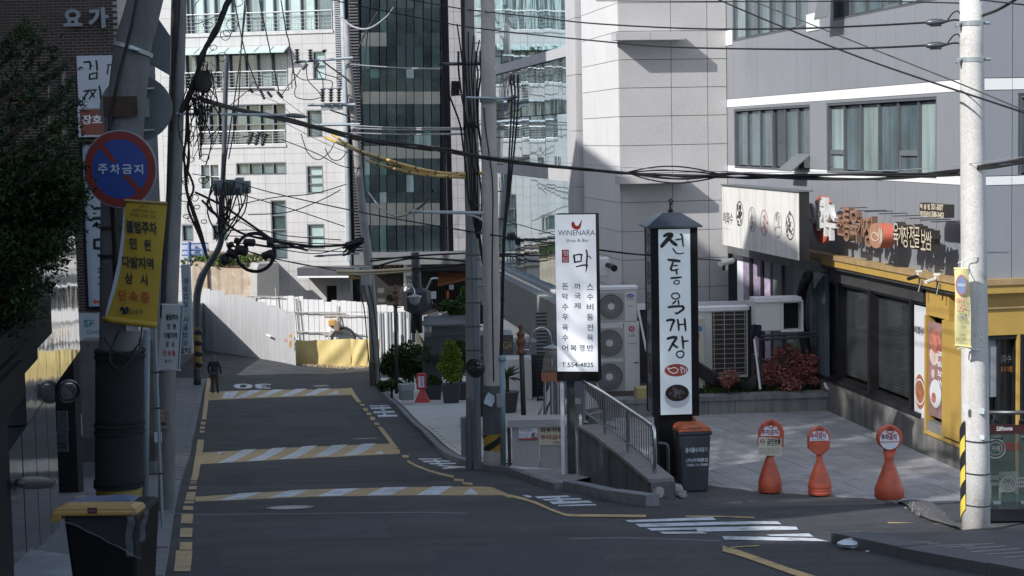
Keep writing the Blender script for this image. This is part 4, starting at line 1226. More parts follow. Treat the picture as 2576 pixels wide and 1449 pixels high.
for(xa,xb)in((2118,2188),(2202,2286)):
 mb=MB();v=vbase+.12
 while v<vb-.1:
  mb.box(GF,GU(xa,850)[0],GU(xb,850)[0],v,v+.028,-.36,-.33);v+=.062
 build('window_blind',mb,slm,ob,kind='stuff')
for x in(2115,2195,2300):
 u=GU(x,850)[0];mb=MB();mb.box(GF,u-.06,u+.06,vbase+.08,vb-.01,-.1,.08);build('mullion',mb,blk,ob)
 # yellow door surround and posters
uy0,uy1=GU(2342,900)[0],GU(2424,900)[0]
mb=MB();mb.box(GF,uy0,GU(2400,900)[0],gv(2380,800),va0-.07,-.2,.09);build('yellow_panel',mb,yel,ob)
mb=MB();mb.box(GF,GU(2394,900)[0],uN,gv(2405,1098),gv(2380,800)-.003,-.2,.17);build('yellow_pier',mb,yel,ob)
for(xa,xb)in((2342,2346),(2391,2394)):
 mb=MB();mb.box(GF,GU(xa,900)[0],GU(xb,900)[0],gv(2344,1080),gv(2380,800)-.003,-.05,.12);build('yellow_post',mb,yel,ob)
mb=MB();mb.box(GF,uy0,uN,gv(2344,1080)-.06,gv(2344,1080)-.003,-.05,.13);build('yellow_rail',mb,yel,ob)
# frontal entrance right of the pole
uq=lambda x,y:FR.uv(x,y)
vtop=FR.uv(2520,842)[1]
mb=MB();mb.box(FR,0,4.6,vtop,va0-.01,-.25,.05);build('yellow_transom',mb,yel,ob)
mb=MB();mb.box(FR,0,4.6,FR.uv(2520,775)[1],FR.uv(2520,775)[1]+.03,.05,.09);build('ledge_trim',mb,yel_d,ob)
for(xa,xb,m)in((2487,2502,None),(2556,2562,yel),(2563,2570,blk)):
 a,b=FR.uv(xa,900)[0],FR.uv(xb,900)[0]
 if m:mb=MB();mb.box(FR,a,b,PLZ-.1,vtop-.003,-.2,.06);build('door_post',mb,m,ob)
window(ob,FR,(.0,4.6,PLZ,vtop),4,1,g_shop,fm=blk,rec=.2,xs=[0,FR.uv(2514,900)[0],FR.uv(2558,900)[0],2.6,4.6])
a,b=FR.uv(2484,900)[0],FR.uv(2513,900)[0]
mb=MB();mb.box(FR,a,b,FR.uv(2500,1000)[1],FR.uv(2500,845)[1],-.10,-.06);build('window_poster',mb,mat('grey_poster',(.20,.22,.25),.4),ob)
lettering(ob,mat('orange_print',(.45,.16,.05),.4),FR,[('전통육개장',2518,925,2555,938)],n=-.12)
lettering(ob,mat('grey_print',(.25,.25,.26),.4),FR,[('이화수',2520,895,2552,915)],n=-.12)
# ---- printed posters on the facade
def food_poster(parent,pl,px,bgm,rings,n=.0):
 r=pl.rect(*px);mb=MB();mb.box(pl,*r,n,n+.02);b_=build('poster',mb,bgm,parent);return b_
pm1=mat('poster_white',(.60,.61,.63),.45,var=.03)
pm2=mat('poster_brown',(.22,.13,.12),.4,var=.5,scale=6)
meat=mat('poster_meat',(.42,.15,.11),.4,var=.4,scale=9)
meat2=mat('poster_cream',(.62,.50,.44),.4,var=.2,scale=9)
r=GF.rect(2312,760,2342,1060)
mb=MB();uu0,uu1=GU(2312,900)[0],GU(2341,900)[0];mb.box(GF,uu0,uu1,gv(2326,1050),gv(2326,770),.062,.085);build('poster',mb,pm1,ob,label='white window poster with a soup bowl at its foot')
lettering(ob,ink,GF,[('이화수',2314,817,2338,845)],n=.10,shear=.2)
mb=MB();mb.disc(GF,(uu0+uu1)/2,gv(2326,985),.22,.30,.086,.09,28);build('bowl_picture',mb,mat('soup_print',(.40,.16,.08),.4,var=.5,scale=12),ob)
mb=MB();mb.ring(GF,(uu0+uu1)/2,gv(2326,985),.20,.225,.0905,.094,28);build('bowl_rim',mb,pm1,ob)
uu0,uu1=GU(2348,900)[0],GU(2390,900)[0]
mb=MB();mb.box(GF,uu0,uu1,gv(2369,1050),gv(2369,812),.062,.085);build('poster',mb,pm2,ob,label='dark food poster with sliced pork and white lettering')
for(x,y,ru,rv,m)in((2366,858,.42,.20,meat),(2362,895,.30,.16,meat2),(2378,880,.28,.10,meat),(2366,990,.40,.24,pm1),(2367,988,.30,.17,meat2),(2362,1000,.16,.09,meat),(2360,940,.12,.08,meat2)):
 mb=MB();k=random.uniform(0,.003);mb.disc(GF,GU(x,y)[0],gv(x,y),ru*.6,rv,.087+k,.089+k*1.5,20);build('food_picture',mb,m,ob)
lettering(ob,white_m,GF,vtext('족발보쌈',2372,2388,880,975),n=.10)
# window blinds seen as horizontal slats through the glass: real slats inside
# cameras on the canopy
for i,(x,y)in enumerate(((2315,695),(2360,703))):
 cm=thing('security_camera',GA.at(*GA.uv(x,y),.1),['dark bullet camera under the yellow canopy edge, left of the white one','pale bullet camera under the yellow canopy edge nearest the round pole'][i],'security camera','bullet cameras on the restaurant canopy')
 p=GA.at(*GA.uv(x,y),.06);mb=MB();mb.tube([p,p+Vector((-.17,-.10,-.03))],.033,8);build('camera_body',mb,[frame_dk,ac_m][i],cm)
 mb=MB();mb.tube([p,p+Vector((.05,.05,.09))],.018,6);mb.wb(p.x,p.x+.09,p.y,p.y+.09,p.z+.06,p.z+.10);build('bracket',mb,white_m,cm)
 mb=MB();q=p+Vector((.05,-.1,-.05));mb.tube([q,q+Vector((-.06,-.06,-.20))],.014,5);build('arm',mb,dk,cm)
 # ================================================================== SIGNS
def frame_box(pl,r,n0,n1,w):
 mb=MB();a,b,c,d=r
 for q in((a,b,c,c+w),(a,b,d-w,d),(a,a+w,c+w,d-w),(b-w,b,c+w,d-w)):mb.box(pl,*q,n0,n1)
 return mb
 # wide white box sign over the lower roof
BS=GF.shift(1.05)
bs=thing('box_sign',BS.at(*BS.uv(1950,640)),'large white box sign with a row of food bowl drawings on the grey building','sign')
ua_,ub_=BS.uv(1817,540)[0],BS.uv(2008,560)[0];v1=BS.uv(1912,475)[1];v0=BS.uv(2008,655)[1]
mb=MB();mb.box(BS,ua_,ub_,v0,v1,-.22,-.02);build('sign_box',mb,mat('sign_black',(.02,.02,.022),.5),bs)
mb=MB();mb.box(BS,ua_,ub_,v0,v1,-.018,.0);build('sign_face',mb,mat('sign_face_streaked',(.74,.725,.69),.45,var=.05,scale=2,streak=.28),bs)
mb=MB();mb.box(BS,ua_,ub_+.02,v1+.002,v1+.03,-.3,.03);build('sign_hood',mb,frame_gr,bs)
lettering(bs,ink,BS,[('이화수',1820,532,1844,566)],n=.006,bold=.0,shear=.25)
lettering(bs,mat('small_print',(.35,.33,.32),.5),BS,[('전통육개장',1822,573,1839,578)],n=.006)
for k,x in enumerate((1861,1892,1923,1957,1988)):
 y=(537,552,560,566,570)[k];u,v=BS.uv(x,y);sk=[ink,mat('sketch_grey',(.30,.28,.27),.6),mat('sketch_red',(.36,.18,.17),.6),mat('sketch_grey',(.3,.28,.27),.6),ink][k]
 mb=MB();mb.ring(BS,u,v,.24,.262,.002,.005,28)
 for j in range(14):
  a=random.random()*6.28;rr=random.uniform(.02,.2);uu,vv_=u+rr*math.cos(a),v+rr*math.sin(a);a2=random.random()*6.28;l=random.uniform(.05,.14)
  mb.tube([BS.at(uu,vv_,.004),BS.at(uu+l*math.cos(a2)*.5,vv_+l*math.sin(a2),.006),BS.at(uu+l*math.cos(a2+.8),vv_+l*math.sin(a2+.8),.004)],.008 if k else .014,4)
 build('bowl_drawing',mb,sk,bs)
 # raised letters on the facade
LS=GF.shift(.52)
L_wh=mat('letter_white',(.62,.62,.61),.4,var=.06);L_br=mat('letter_brown',(.16,.095,.065),.45,var=.12);L_or=mat('letter_orange',(.46,.12,.08),.5,var=.08);L_cr=mat('letter_cream',(.62,.55,.42),.5)
r1=thing('raised_emblem',LS.at(*LS.uv(2062,553)),'round orange-red emblem with white brush letters, first on the grey facade','sign')
def lr(x0,y0,x1,y1,pl=LS):return pl.rect(*C('b5',x0,y0),*C('b5',x1,y1))
a,b,c,d=lr(328,22,458,398);mb=MB();mb.disc(LS,(a+b)/2,(c+d)/2,(b-a)/2,(d-c)/2,-.12,-.02,32);build('emblem_disc',mb,L_or,r1)
lettering(r1,L_wh,LS,[('이',*C('b5',322,60),*C('b5',400,290)),('화',*C('b5',385,35),*C('b5',470,335)),('수',*C('b5',450,90),*C('b5',532,370))],n=.06,bold=.02,depth=.08,name='raised_letters')
r2_=thing('raised_letters',LS.at(*LS.uv(2180,580)),'brown raised brush letters in the middle of the facade, left of the round brown emblem','sign')
jig=[(0,60),(-50,10),(60,90),(10,70),(60,130)]
LB=[('전',538,155,600,330),('통',590,110,645,375),('육',640,130,705,385),('개',700,190,750,340),('장',745,175,825,420)]
for(s,x0,y0,x1,y1)in LB:
 lettering(r2_,L_br,LS,[(s,*C('b5',x0,y0),*C('b5',x1,y1))],n=.06,bold=.012,depth=.10,name='letter')
 lettering(r2_,mat('letter_face_brown',(.30,.17,.11),.5,var=.08),LS,[(s,*C('b5',x0,y0),*C('b5',x1,y1))],n=.063,bold=.004,name='letter_face')
r3_=thing('raised_emblem',LS.at(*LS.uv(2225,592)),'round brown emblem with orange side and bowl outline, right of the brown letters','sign')
a,b,c,d=lr(805,225,915,432);mb=MB();mb.disc(LS,(a+b)/2,(c+d)/2,(b-a)/2,(d-c)/2,-.12,.095,32);build('emblem_side',mb,L_or,r3_)
mb=MB();mb.disc(LS,(a+b)/2,(c+d)/2,(b-a)/2*.99,(d-c)/2*.99,.096,.11,32);build('emblem_face',mb,mat('emblem_brown',(.36,.19,.12),.5),r3_)
mb=MB()
for pts in([(825,330),(850,365),(885,350),(880,300)],[(825,330),(850,300),(885,335)],[(890,270),(900,330),(895,385)],[(905,275),(910,330),(905,380)]):brush(mb,LS,[C('b5',*p)for p in pts],2.6,2.2,n=.118)
build('emblem_lines',mb,L_cr,r3_)
r4_=thing('raised_letters',LS.at(*LS.uv(2300,600)),'dark raised letters outlined in cream at the right end of the facade sign row','sign')
LC=[('육',970,228,1010,405),('개',1010,250,1045,390),('장',1042,255,1088,420),('전',1092,245,1132,420),('골',1132,260,1170,420),('보',1180,280,1215,440),('쌈',1213,290,1262,440)]
lettering(r4_,L_br if 0 else mat('letter_dark',(.035,.028,.024),.5),LS,[(s,*C('b5',x0-4,y0-8),*C('b5',x1+4,y1+12))for(s,x0,y0,x1,y1)in LC],n=.05,bold=.06,depth=.14,name='letter_boxes')
lettering(r4_,L_cr,LS,[(s,*C('b5',x0,y0),*C('b5',x1,y1))for(s,x0,y0,x1,y1)in LC],n=.058,bold=.0,name='letter_faces')
r5_=thing('phone_number_sign',LS.at(*LS.uv(2360,540)),'small black two-line telephone number sign high on the grey facade','sign')
mb=MB();mb.box(LS,*lr(1172,78,1362,195),-.10,.06);build('sign_box',mb,mat('letter_dark',(.035,.028,.024),.5),r5_)
lettering(r5_,L_cr,LS,[('역 삼 점',*C('b5',1176,85),*C('b5',1252,132)),('501-5007',*C('b5',1262,85),*C('b5',1352,140)),('재인점문의',*C('b5',1176,138),*C('b5',1252,188)),('1588-3403',*C('b5',1258,142),*C('b5',1356,195))],n=.064,bold=.03)
mb=MB()
for x in(560,700,745,850,960,1080,1165,1250,1390):
 u=LS.uv(*C('b5',x,200))[0];v=LS.uv(*C('b5',x,120+(x-560)*.15))[1];mb.tube([GF.at(u,v,.03),GF.at(u,v,.56)],.008,4)
build('sign_wire',mb,dark_steel,r2_)
# upright bar sign on its white post
WS=front(1450,740,26.3,-.20)
ws=thing('bar_sign',W(1414,1216,26.3),'tall white wine shop and bar sign on a white post','sign')
rr=WS.rect(*C('b4',160,170),*C('b4',485,1352))
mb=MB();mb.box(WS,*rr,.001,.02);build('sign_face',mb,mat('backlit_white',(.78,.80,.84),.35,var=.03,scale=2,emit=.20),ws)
mb=MB();mb.box(WS,rr[0]+.008,rr[1]+.008,rr[2],rr[3]+.01,-.28,0);build('sign_box',mb,black_m,ws,bevel=.006)
mb=MB();mb.box(WS,rr[0]-.01,rr[1]+.01,rr[2]-.15,rr[2]-.003,-.28,.02);build('sign_skirt',mb,black_m,ws)
mb=MB();q=WS.rect(1408,960,1421,1216);mb.box(WS,q[0],q[1],-5.35,rr[2]-.153,-.10,-.02);build('post',mb,mat('post_white',(.80,.80,.80),.5,var=.04),ws)
mb=MB();q=WS.rect(1422,960,1438,1216);mb.box(WS,q[0],q[1]+.05,-5.3,rr[2]-.153,-.14,-.11);build('glass_fin',mb,mat('fin_glass',(.06,.08,.08),.2,var=.3),ws)
mb=MB();brush(mb,WS,[C('b4',*p)for p in((298,232),(305,258),(335,268),(352,245),(362,212))],7,1.5,n=.026,wm=1.1)
build('logo',mb,red_m,ws)
lettering(ws,mat('sign_grey_print',(.10,.11,.13),.5),WS,[('WINENARA',*C('b4',184,287),*C('b4',464,324)),('Shop & Bar',*C('b4',245,352),*C('b4',418,380))],n=.024,bold=.0)
mb=MB();q=WS.rect(*C('b4',213,433),*C('b4',268,531));mb.box(WS,*q,.0205,.0225);build('seal',mb,red_m,ws)
lettering(ws,white_m,WS,[('청',*C('b4',222,439),*C('b4',262,478)),('담',*C('b4',222,488),*C('b4',262,525))],n=.0265,bold=.01)
mb=MB()
for st,w0,w1 in(([(305,478),(312,530)],5,3.5),([(303,476),(345,468),(365,472)],3,4.5),([(362,474),(358,520)],4,3),([(310,528),(360,519)],4,3),([(398,436),(404,470),(401,535)],4,4.5),([(402,485),(420,482),(434,500)],3,2.5),([(322,562),(360,552),(400,548),(404,552)],3,5),([(402,552),(399,580),(393,603)],5,1.2)):
 brush(mb,WS,[C('b4',*p)for p in st],w0,w1,n=.024)
build('brush_lettering',mb,ink,ws)
it=vtext('돈막수우육수어',*[C('b4',x,0)[0]for x in(216,262)],C('b4',0,670)[1],C('b4',0,1212)[1],.62)+vtext('까국제',*[C('b4',x,0)[0]for x in(306,356)],C('b4',0,672)[1],C('b4',0,892)[1],.62)+vtext('스수비동전육반',*[C('b4',x,0)[0]for x in(402,452)],C('b4',0,672)[1],C('b4',0,1212)[1],.62)
it+=[('복',*C('b4',278,1150),*C('b4',325,1198)),('쟁',*C('b4',345,1148),*C('b4',385,1200)),('T.554-4825',*C('b4',212,1282),*C('b4',452,1318))]
lettering(ws,mat('sign_grey_print',(.10,.11,.13),.5),WS,it,n=.024,bold=.012)
# black lantern-roof sign
LN=front(1700,800,26.9,.065)
ls=thing('lantern_sign',W(1690,1236,26.9),'tall black-framed sign with a hipped roof and big brush lettering','sign')
q0=LN.rect(*C('b4',884,270),*C('b4',1216,1260));zb=LN.uv(1700,1043)[1];zt=q0[3]
w_=q0[1]-q0[0]+.06
FB=(q0[0],q0[0]+w_)
mb=MB();mb.box(LN,FB[0]+.02,FB[1]-.02,zb,zt,-w_+.02,-.02);build('sign_core',mb,black_m,ls)
mb=MB()
for(u,n)in((FB[0],0),(FB[1]-.11,0),(FB[0],-w_+.11),(FB[1]-.11,-w_+.11)):mb.box(LN,u,u+.11,zb-.03,zt,n-.11,n)
build('corner_post',mb,black_m,ls)
fr=LN.rect(*C('b4',932,282),*C('b4',1180,700));vtop=fr[3]
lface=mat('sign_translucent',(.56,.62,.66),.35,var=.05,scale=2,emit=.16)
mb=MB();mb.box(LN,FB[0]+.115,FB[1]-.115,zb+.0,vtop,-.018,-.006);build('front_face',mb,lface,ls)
LSd=Plane(LN.at(FB[0],0,0),0);LSd.R=-LN.N;LSd.N=-LN.R
mb=MB();mb.box(LSd,.115,w_-.115,zb,vtop,-.018,-.006);build('side_face',mb,mat('sign_side',(.26,.29,.33),.4),ls)
# roof
oh=.07;e=[LN.at(FB[0]-oh,zt+.02,oh),LN.at(FB[1]+oh,zt+.02,oh),LN.at(FB[1]+oh,zt+.02,-w_-oh),LN.at(FB[0]-oh,zt+.02,-w_-oh)]
cx_=LN.at((FB[0]+FB[1])/2,zt+.30,-w_/2);tp_=[cx_+(p-cx_)*.32 for p in e]
for p in tp_:p.z=zt+.22
mb=MB();mb.hexa([p+Vector((0,0,-.025))for p in e],e);mb.hexa([p+Vector((0,0,.002))for p in e],tp_);build('roof',mb,mat('roof_slate',(.035,.042,.055),.4,var=.15),ls)
mb=MB();cc_=cx_.copy();cc_.z=zt+.22;mb.lathe(cc_,[(.03,0),(.05,.02),(.02,.05),(.015,.10),(.012,.18)],8);mb.tube([cc_+Vector((0,0,.1)),cc_+Vector((.04,0,.17)),cc_+Vector((.0,0,.21)),cc_+Vector((-.03,0,.17))],.012,5);build('finial',mb,black_m,ls)
mb=MB();mb.box(LN,FB[0]+.10,FB[1]-.10,PLZ-.1,zb-.002,-w_+.1,-.08);build('plinth',mb,black_m,ls)
# brush characters drawn stroke by stroke
mb=MB()
def S(pts,w0,w1=None,wm=.35):brush(mb,LN,[C('b4',*p)for p in pts],w0*.3336,(w1 or w0)*.3336,n=.0,wm=wm)
S([(985,330),(1010,318),(1040,322),(1020,345),(985,385),(965,408)],22,26);S([(1020,350),(1050,380),(1075,398)],18,22)
S([(1105,318),(1118,330),(1128,410)],12,10);S([(1072,360),(1118,352)],10,8);S([(1050,425),(1070,455),(1100,465),(1135,458)],10,6)
S([(1015,510),(1060,515),(1100,520)],16,18);S([(1050,530),(1040,560),(1035,585),(1060,590)],14,12);S([(1055,555),(1085,552)],10,8);S([(1060,590),(1088,582)],10)
S([(1075,590),(1080,620)],12,10);S([(1035,648),(1080,645),(1115,640)],14,10);S([(1075,665),(1055,680),(1070,693),(1092,690),(1098,672),(1078,664)],9,9,0)
S([(1075,762),(1050,765),(1040,785),(1058,805),(1090,800),(1100,780),(1080,760)],11,11,0);S([(1072,820),(1045,845)],12,9);S([(1090,815),(1095,850)],11,9);S([(1015,868),(1060,862),(1128,860)],14,14);S([(1118,862),(1130,880),(1080,915),(1068,908)],16,10)
S([(1005,968),(1035,962),(1058,968),(1045,1000),(1030,1045)],17,12);S([(1085,960),(1092,1000),(1095,1042)],13,11);S([(1095,1000),(1130,996)],10,10);S([(1138,955),(1142,1000),(1146,1045)],14,12)
S([(1010,1105),(1045,1095),(1075,1098),(1050,1140),(1020,1195)],18,14);S([(1045,1140),(1072,1165),(1085,1168)],14,12);S([(1118,1088),(1125,1130),(1128,1180)],14,12);S([(1125,1125),(1165,1122)],12,10)
S([(1120,1198),(1085,1205),(1078,1230),(1098,1248),(1125,1240),(1132,1212),(1112,1196)],11,11,0)
build('brush_lettering',mb,ink,ls)
pr=LN.uv(*C('b4',1075,1343));mb=MB();mb.disc(LN,pr[0],pr[1],.185,.098,-.0055,-.003,24);build('red_emblem',mb,mat('emblem_red',(.42,.07,.05),.5,var=.1),ls)
mb=MB()
for pts,w in(([(1008,1325),(1030,1330),(1062,1322),(1090,1338)],6),([(1008,1325),(1025,1352),(1050,1365),(1078,1360),(1090,1338)],6),([(1105,1322),(1118,1318),(1122,1332),(1110,1335),(1118,1365)],6),([(1132,1325),(1138,1362)],5),([(1148,1328),(1154,1360)],5)):
 brush(mb,LN,[C('b4',*p)for p in pts],w*.3336,n=.0)
build('emblem_lines',mb,lface,ls)
u,v=LN.uv(*C('c4',1082,68));mb=MB();mb.disc(LN,u,v-.05,.20,.19,-.0055,-.004,28);build('bowl_print',mb,mat('bowl_white',(.62,.66,.70),.4),ls)
mb=MB();mb.disc(LN,u,v,.185,.13,-.0035,-.002,28);build('soup_print',mb,mat('soup_dark',(.028,.016,.014),.35,var=.4,scale=14),ls)
mb=MB()
for k in range(26):
 a=random.random()*6.28;r_=random.uniform(0,.10);pu,pv=u+r_*math.cos(a),v+r_*math.sin(a)*.6;a=random.random()*6.28;l=random.uniform(.03,.06)
 mb.tube([LN.at(pu,pv,0),LN.at(pu+l*math.cos(a),pv+l*math.sin(a),.0005),LN.at(pu+l*math.cos(a+.9),pv+l*math.sin(a+.9),0)],.006,4)
build('garnish_print',mb,mat('garnish',(.24,.20,.19),.5,var=.4),ls)
it=[(ch,.17,fr[3]-.05-i*.47-.36,w_-.17,fr[3]-.05-i*.47)for i,ch in enumerate('전통육개장')]
mb=MB()
for(ch,a,b,c,d)in it:text_into(mb,ch,LSd,(a,c,b,d),-.003,.03)
build('side_lettering',mb,mat('side_print',(.06,.05,.06),.5),ls)
mb=MB();mb.disc(LSd,w_/2,pr[1],.15,.10,-.0055,-.003,20);build('side_emblem',mb,mat('emblem_red',(.42,.07,.05),.5,var=.1),ls)
mb=MB();mb.disc(LSd,w_/2,v,.16,.13,-.0055,-.003,20);build('side_bowl',mb,mat('soup_dark',(.028,.016,.014),.35),ls)
# ================================================================== PARKING CONES
def cone(px,py,head,label):
 B=hit(px,py,zf=zplz);B.z+=.06 if head==3 else .025;s=B.y/4400.0;PLN=Plane(B,0.0)
 c=thing('parking_cone',B,label,'parking cone','orange no-parking cones along the plaza edge')
 U=lambda x:(x-px)*s
 V=lambda y:B.z+(py-y)*s
 neckr=.062 if head!=3 else .075
 rg_=[(.18,.055),(.172,.065),(.18,.075),(.18,.095),(.172,.105),(.18,.115)]if head==2 else[]
 top={1:[(.165,.22),(.115,.38),(.072,.50),(.042,.57),(.040,.78)],2:[(.17,.19),(.125,.34),(.082,.45),(.05,.53),(.046,.70)],3:[(.162,.21),(.112,.38),(.078,.50),(.056,.57),(.054,.62),(.075,.72)]}[head]
 prof2=[(.168,.0),(.18,.015)]+rg_+[(.18,.15)]+top
 k_=184.0*s/1.13
 prof2=[(r*1.0,h*k_)for(r,h)in prof2]
 mb=MB();mb.lathe(B,prof2,32);build('base',mb,orange_m,c,smooth=True)
 D=.07
 if head==1:
  pts=[(U(1907),V(1125)),(U(1971),V(1125)),(U(1973),V(1085)),(U(1966),V(1066)),(U(1950),V(1057)),(U(1932),V(1056)),(U(1918),V(1065)),(U(1909),V(1082))]
  ins=[(U(1913),V(1095)),(U(1960),V(1095)),(U(1960),V(1083)),(U(1953),V(1072)),(U(1938),V(1068)),(U(1924),V(1072)),(U(1915),V(1083))]
  nk=[(U(1933),V(1150)),(U(1951),V(1150)),(U(1955),V(1120)),(U(1925),V(1120))]
  tx=(1914,1078,1957,1092);t2=(1920,1072,1952,1075)
 elif head==2:
  pts=[(U(2055),V(1145)),(U(2068),V(1145)),(U(2087),V(1128)),(U(2088),V(1095)),(U(2080),V(1079)),(U(2062),V(1073)),(U(2043),V(1078)),(U(2032),V(1095)),(U(2032),V(1128))]
  ins=[(U(2035),V(1107)),(U(2084),V(1107)),(U(2082),V(1094)),(U(2074),V(1083)),(U(2060),V(1079)),(U(2045),V(1083)),(U(2037),V(1094))]
  nk=[(U(2055),V(1162)),(U(2068),V(1162)),(U(2068),V(1140)),(U(2055),V(1140))]
  tx=(2037,1088,2076,1101);t2=(2040,1102,2073,1105)
 else:
  pts=[(U(2237)+32*s*math.cos(a),V(1108)+32*s*math.sin(a))for a in[6.283*j/30 for j in range(30)]]
  ins=[(U(2235)+25*s*math.cos(a),V(1111)+26*s*math.sin(a))for a in[6.283*j/30 for j in range(30)]]
  nk=[(U(2229),V(1165)),(U(2246),V(1165)),(U(2255),V(1138)),(U(2222),V(1138))]
  tx=(2213,1097,2252,1112);t2=(2219,1092,2246,1094)
  # turned slightly to the right
 PLN=Plane(B,-.0);PLN.O=B.copy();PLN.O.z=0
 mb=MB();mb.poly(PLN,pts,-D,D);build('head',mb,orange_m,c,bevel=.018)
 mb=MB();mb.poly(PLN,nk,-.045,.045);build('neck',mb,orange_m,c,bevel=.015)
 mb=MB();mb.poly(PLN,ins,D+.001,D+.006);build('label_plate',mb,sign_white,c)
 mb=MB();mb.poly(PLN,[(U(px-12)+0,V(pts and 0 or 0)if 0 else 0)for _ in()]or[(0,0),(0,0),(0,0)],0,0)if 0 else None
 text=lambda t,r,n,m,bold=.02:(lambda q:(text_into(q,t,PLN,(U(r[0]),U(r[2]),V(r[3]),V(r[1])),n,bold),build('lettering',q,m,c)))(MB())
 text('주차금지',tx,D+.009,mat('dark_red_print',(.28,.03,.04),.5),.035)
 if head==2:text('관계 차량외에는',t2,D+.009,ink,.01)
 # handle opening: its shade painted as a darker disc, with a lip
 hx,hy={1:(1940,1064),2:(2060,1079),3:(2236,1086)}[head]
 mb=MB();mb.disc(PLN,U(hx),V(hy),9*s,3.2*s,D+.002,D+.012,20);build('handle',mb,mat('orange_shade',(.30,.06,.03),.6),c)
 mb=MB();mb.ring(PLN,U(hx),V(hy),8*s,10.5*s,D+.004,D+.02,20);build('handle_rim',mb,orange_m,c)
 if head==3:
  mb=MB();mb.box(PLN,U(2211),U(2259),V(1118),V(1116),D+.0065,D+.010);build('red_bar',mb,red_m,c)
 if head==1:
  mb=MB();mb.hexa(*[[PLN.at(U(x),V(y),n)for(x,y)in((1906,1143),(1964,1147),(1966,1102),(1907,1097))]for n in(D+.014,D+.022)])
  np_=build('notice_board',mb,mat('cream_sign',(.66,.62,.50),.5,var=.04),c)
  q=MB();text_into(q,'금연건물',PLN,(U(1928),U(1963),V(1116),V(1101)),D+.026,.03);build('lettering',q,ink,np_)
  q=MB();text_into(q,'No Smoking Area',PLN,(U(1928),U(1962),V(1120.5),V(1117)),D+.026,.01);build('lettering',q,ink,np_)
  for kk in range(4):
   q=MB();text_into(q,'금연구역에서의 흡연행위는 과태료가 부과됩니다',PLN,(U(1909),U(1961),V(1127+kk*4.3),V(1124.6+kk*4.3)),D+.026,.0);build('lettering',q,ink,np_)
  q=MB();q.ring(PLN,U(1917),V(1108),.030,.038,D+.023,D+.027,24);q.tube([PLN.at(U(1912),V(1105),D+.026),PLN.at(U(1922),V(1111),D+.026)],.004,4);q.tube([PLN.at(U(1912),V(1108.5),D+.026),PLN.at(U(1922),V(1108),D+.026)],.0035,4);build('no_smoking_mark',q,mat('dark_red_print',(.28,.03,.04),.5),np_)
 return c
cone(1937,1240,1,'orange parking cone carrying a cream no-smoking notice, nearest the grey wheelie bin')
cone(2062,1247,2,'middle orange parking cone, pointed head and ringed foot')
cone(2237,1264,3,'orange parking cone with a round two-part sign head, beside the broken asphalt')
# far red cone sign
B=hit(1063,1018);
fc=thing('red_sign_stand',B+Vector((0,0,.1)),'small red plastic sign stand on the pale pavement by the planters','sign stand')
s=B.y/4400;z0=B.z+.1
FP=Plane((B.x,B.y,z0),-.1);FP.O.z=0
redp=mat('red_plastic',(.58,.06,.06),.5,var=.08)
mb=MB();mb.hexa([(B.x-.32,B.y-.25,z0),(B.x+.32,B.y-.25,z0),(B.x+.32,B.y+.25,z0),(B.x-.32,B.y+.25,z0)],[(B.x-.26,B.y-.2,z0+.12),(B.x+.24,B.y-.2,z0+.12),(B.x+.24,B.y+.2,z0+.12),(B.x-.26,B.y+.2,z0+.12)])
mb.hexa([(B.x-.26,B.y-.2,z0+.121),(B.x+.24,B.y-.2,z0+.121),(B.x+.24,B.y+.2,z0+.121),(B.x-.26,B.y+.2,z0+.121)],[(B.x-.09,B.y-.06,z0+.5),(B.x+.07,B.y-.06,z0+.5),(B.x+.07,B.y+.06,z0+.5),(B.x-.09,B.y+.06,z0+.5)])
build('foot',mb,redp,fc,bevel=.02)
mb=MB();mb.poly(FP,[(-.20,z0+.50),(.12,z0+.50),(.16,z0+.56),(.16,z0+1.10),(.10,z0+1.16),(-.16,z0+1.16),(-.22,z0+1.10),(-.22,z0+.56)],-.06,.06);build('board',mb,redp,fc,bevel=.02)
mb=MB();mb.box(FP,-.14,.10,z0+.60,z0+1.04,.062,.07);build('notice',mb,sign_white,fc)
mb=MB()
for i,ch in enumerate('주차금지'):text_into(mb,ch,FP,(-.06,.04,z0+.93-i*.09,z0+1.0-i*.09),.075,.02)
build('lettering',mb,red_m,fc)
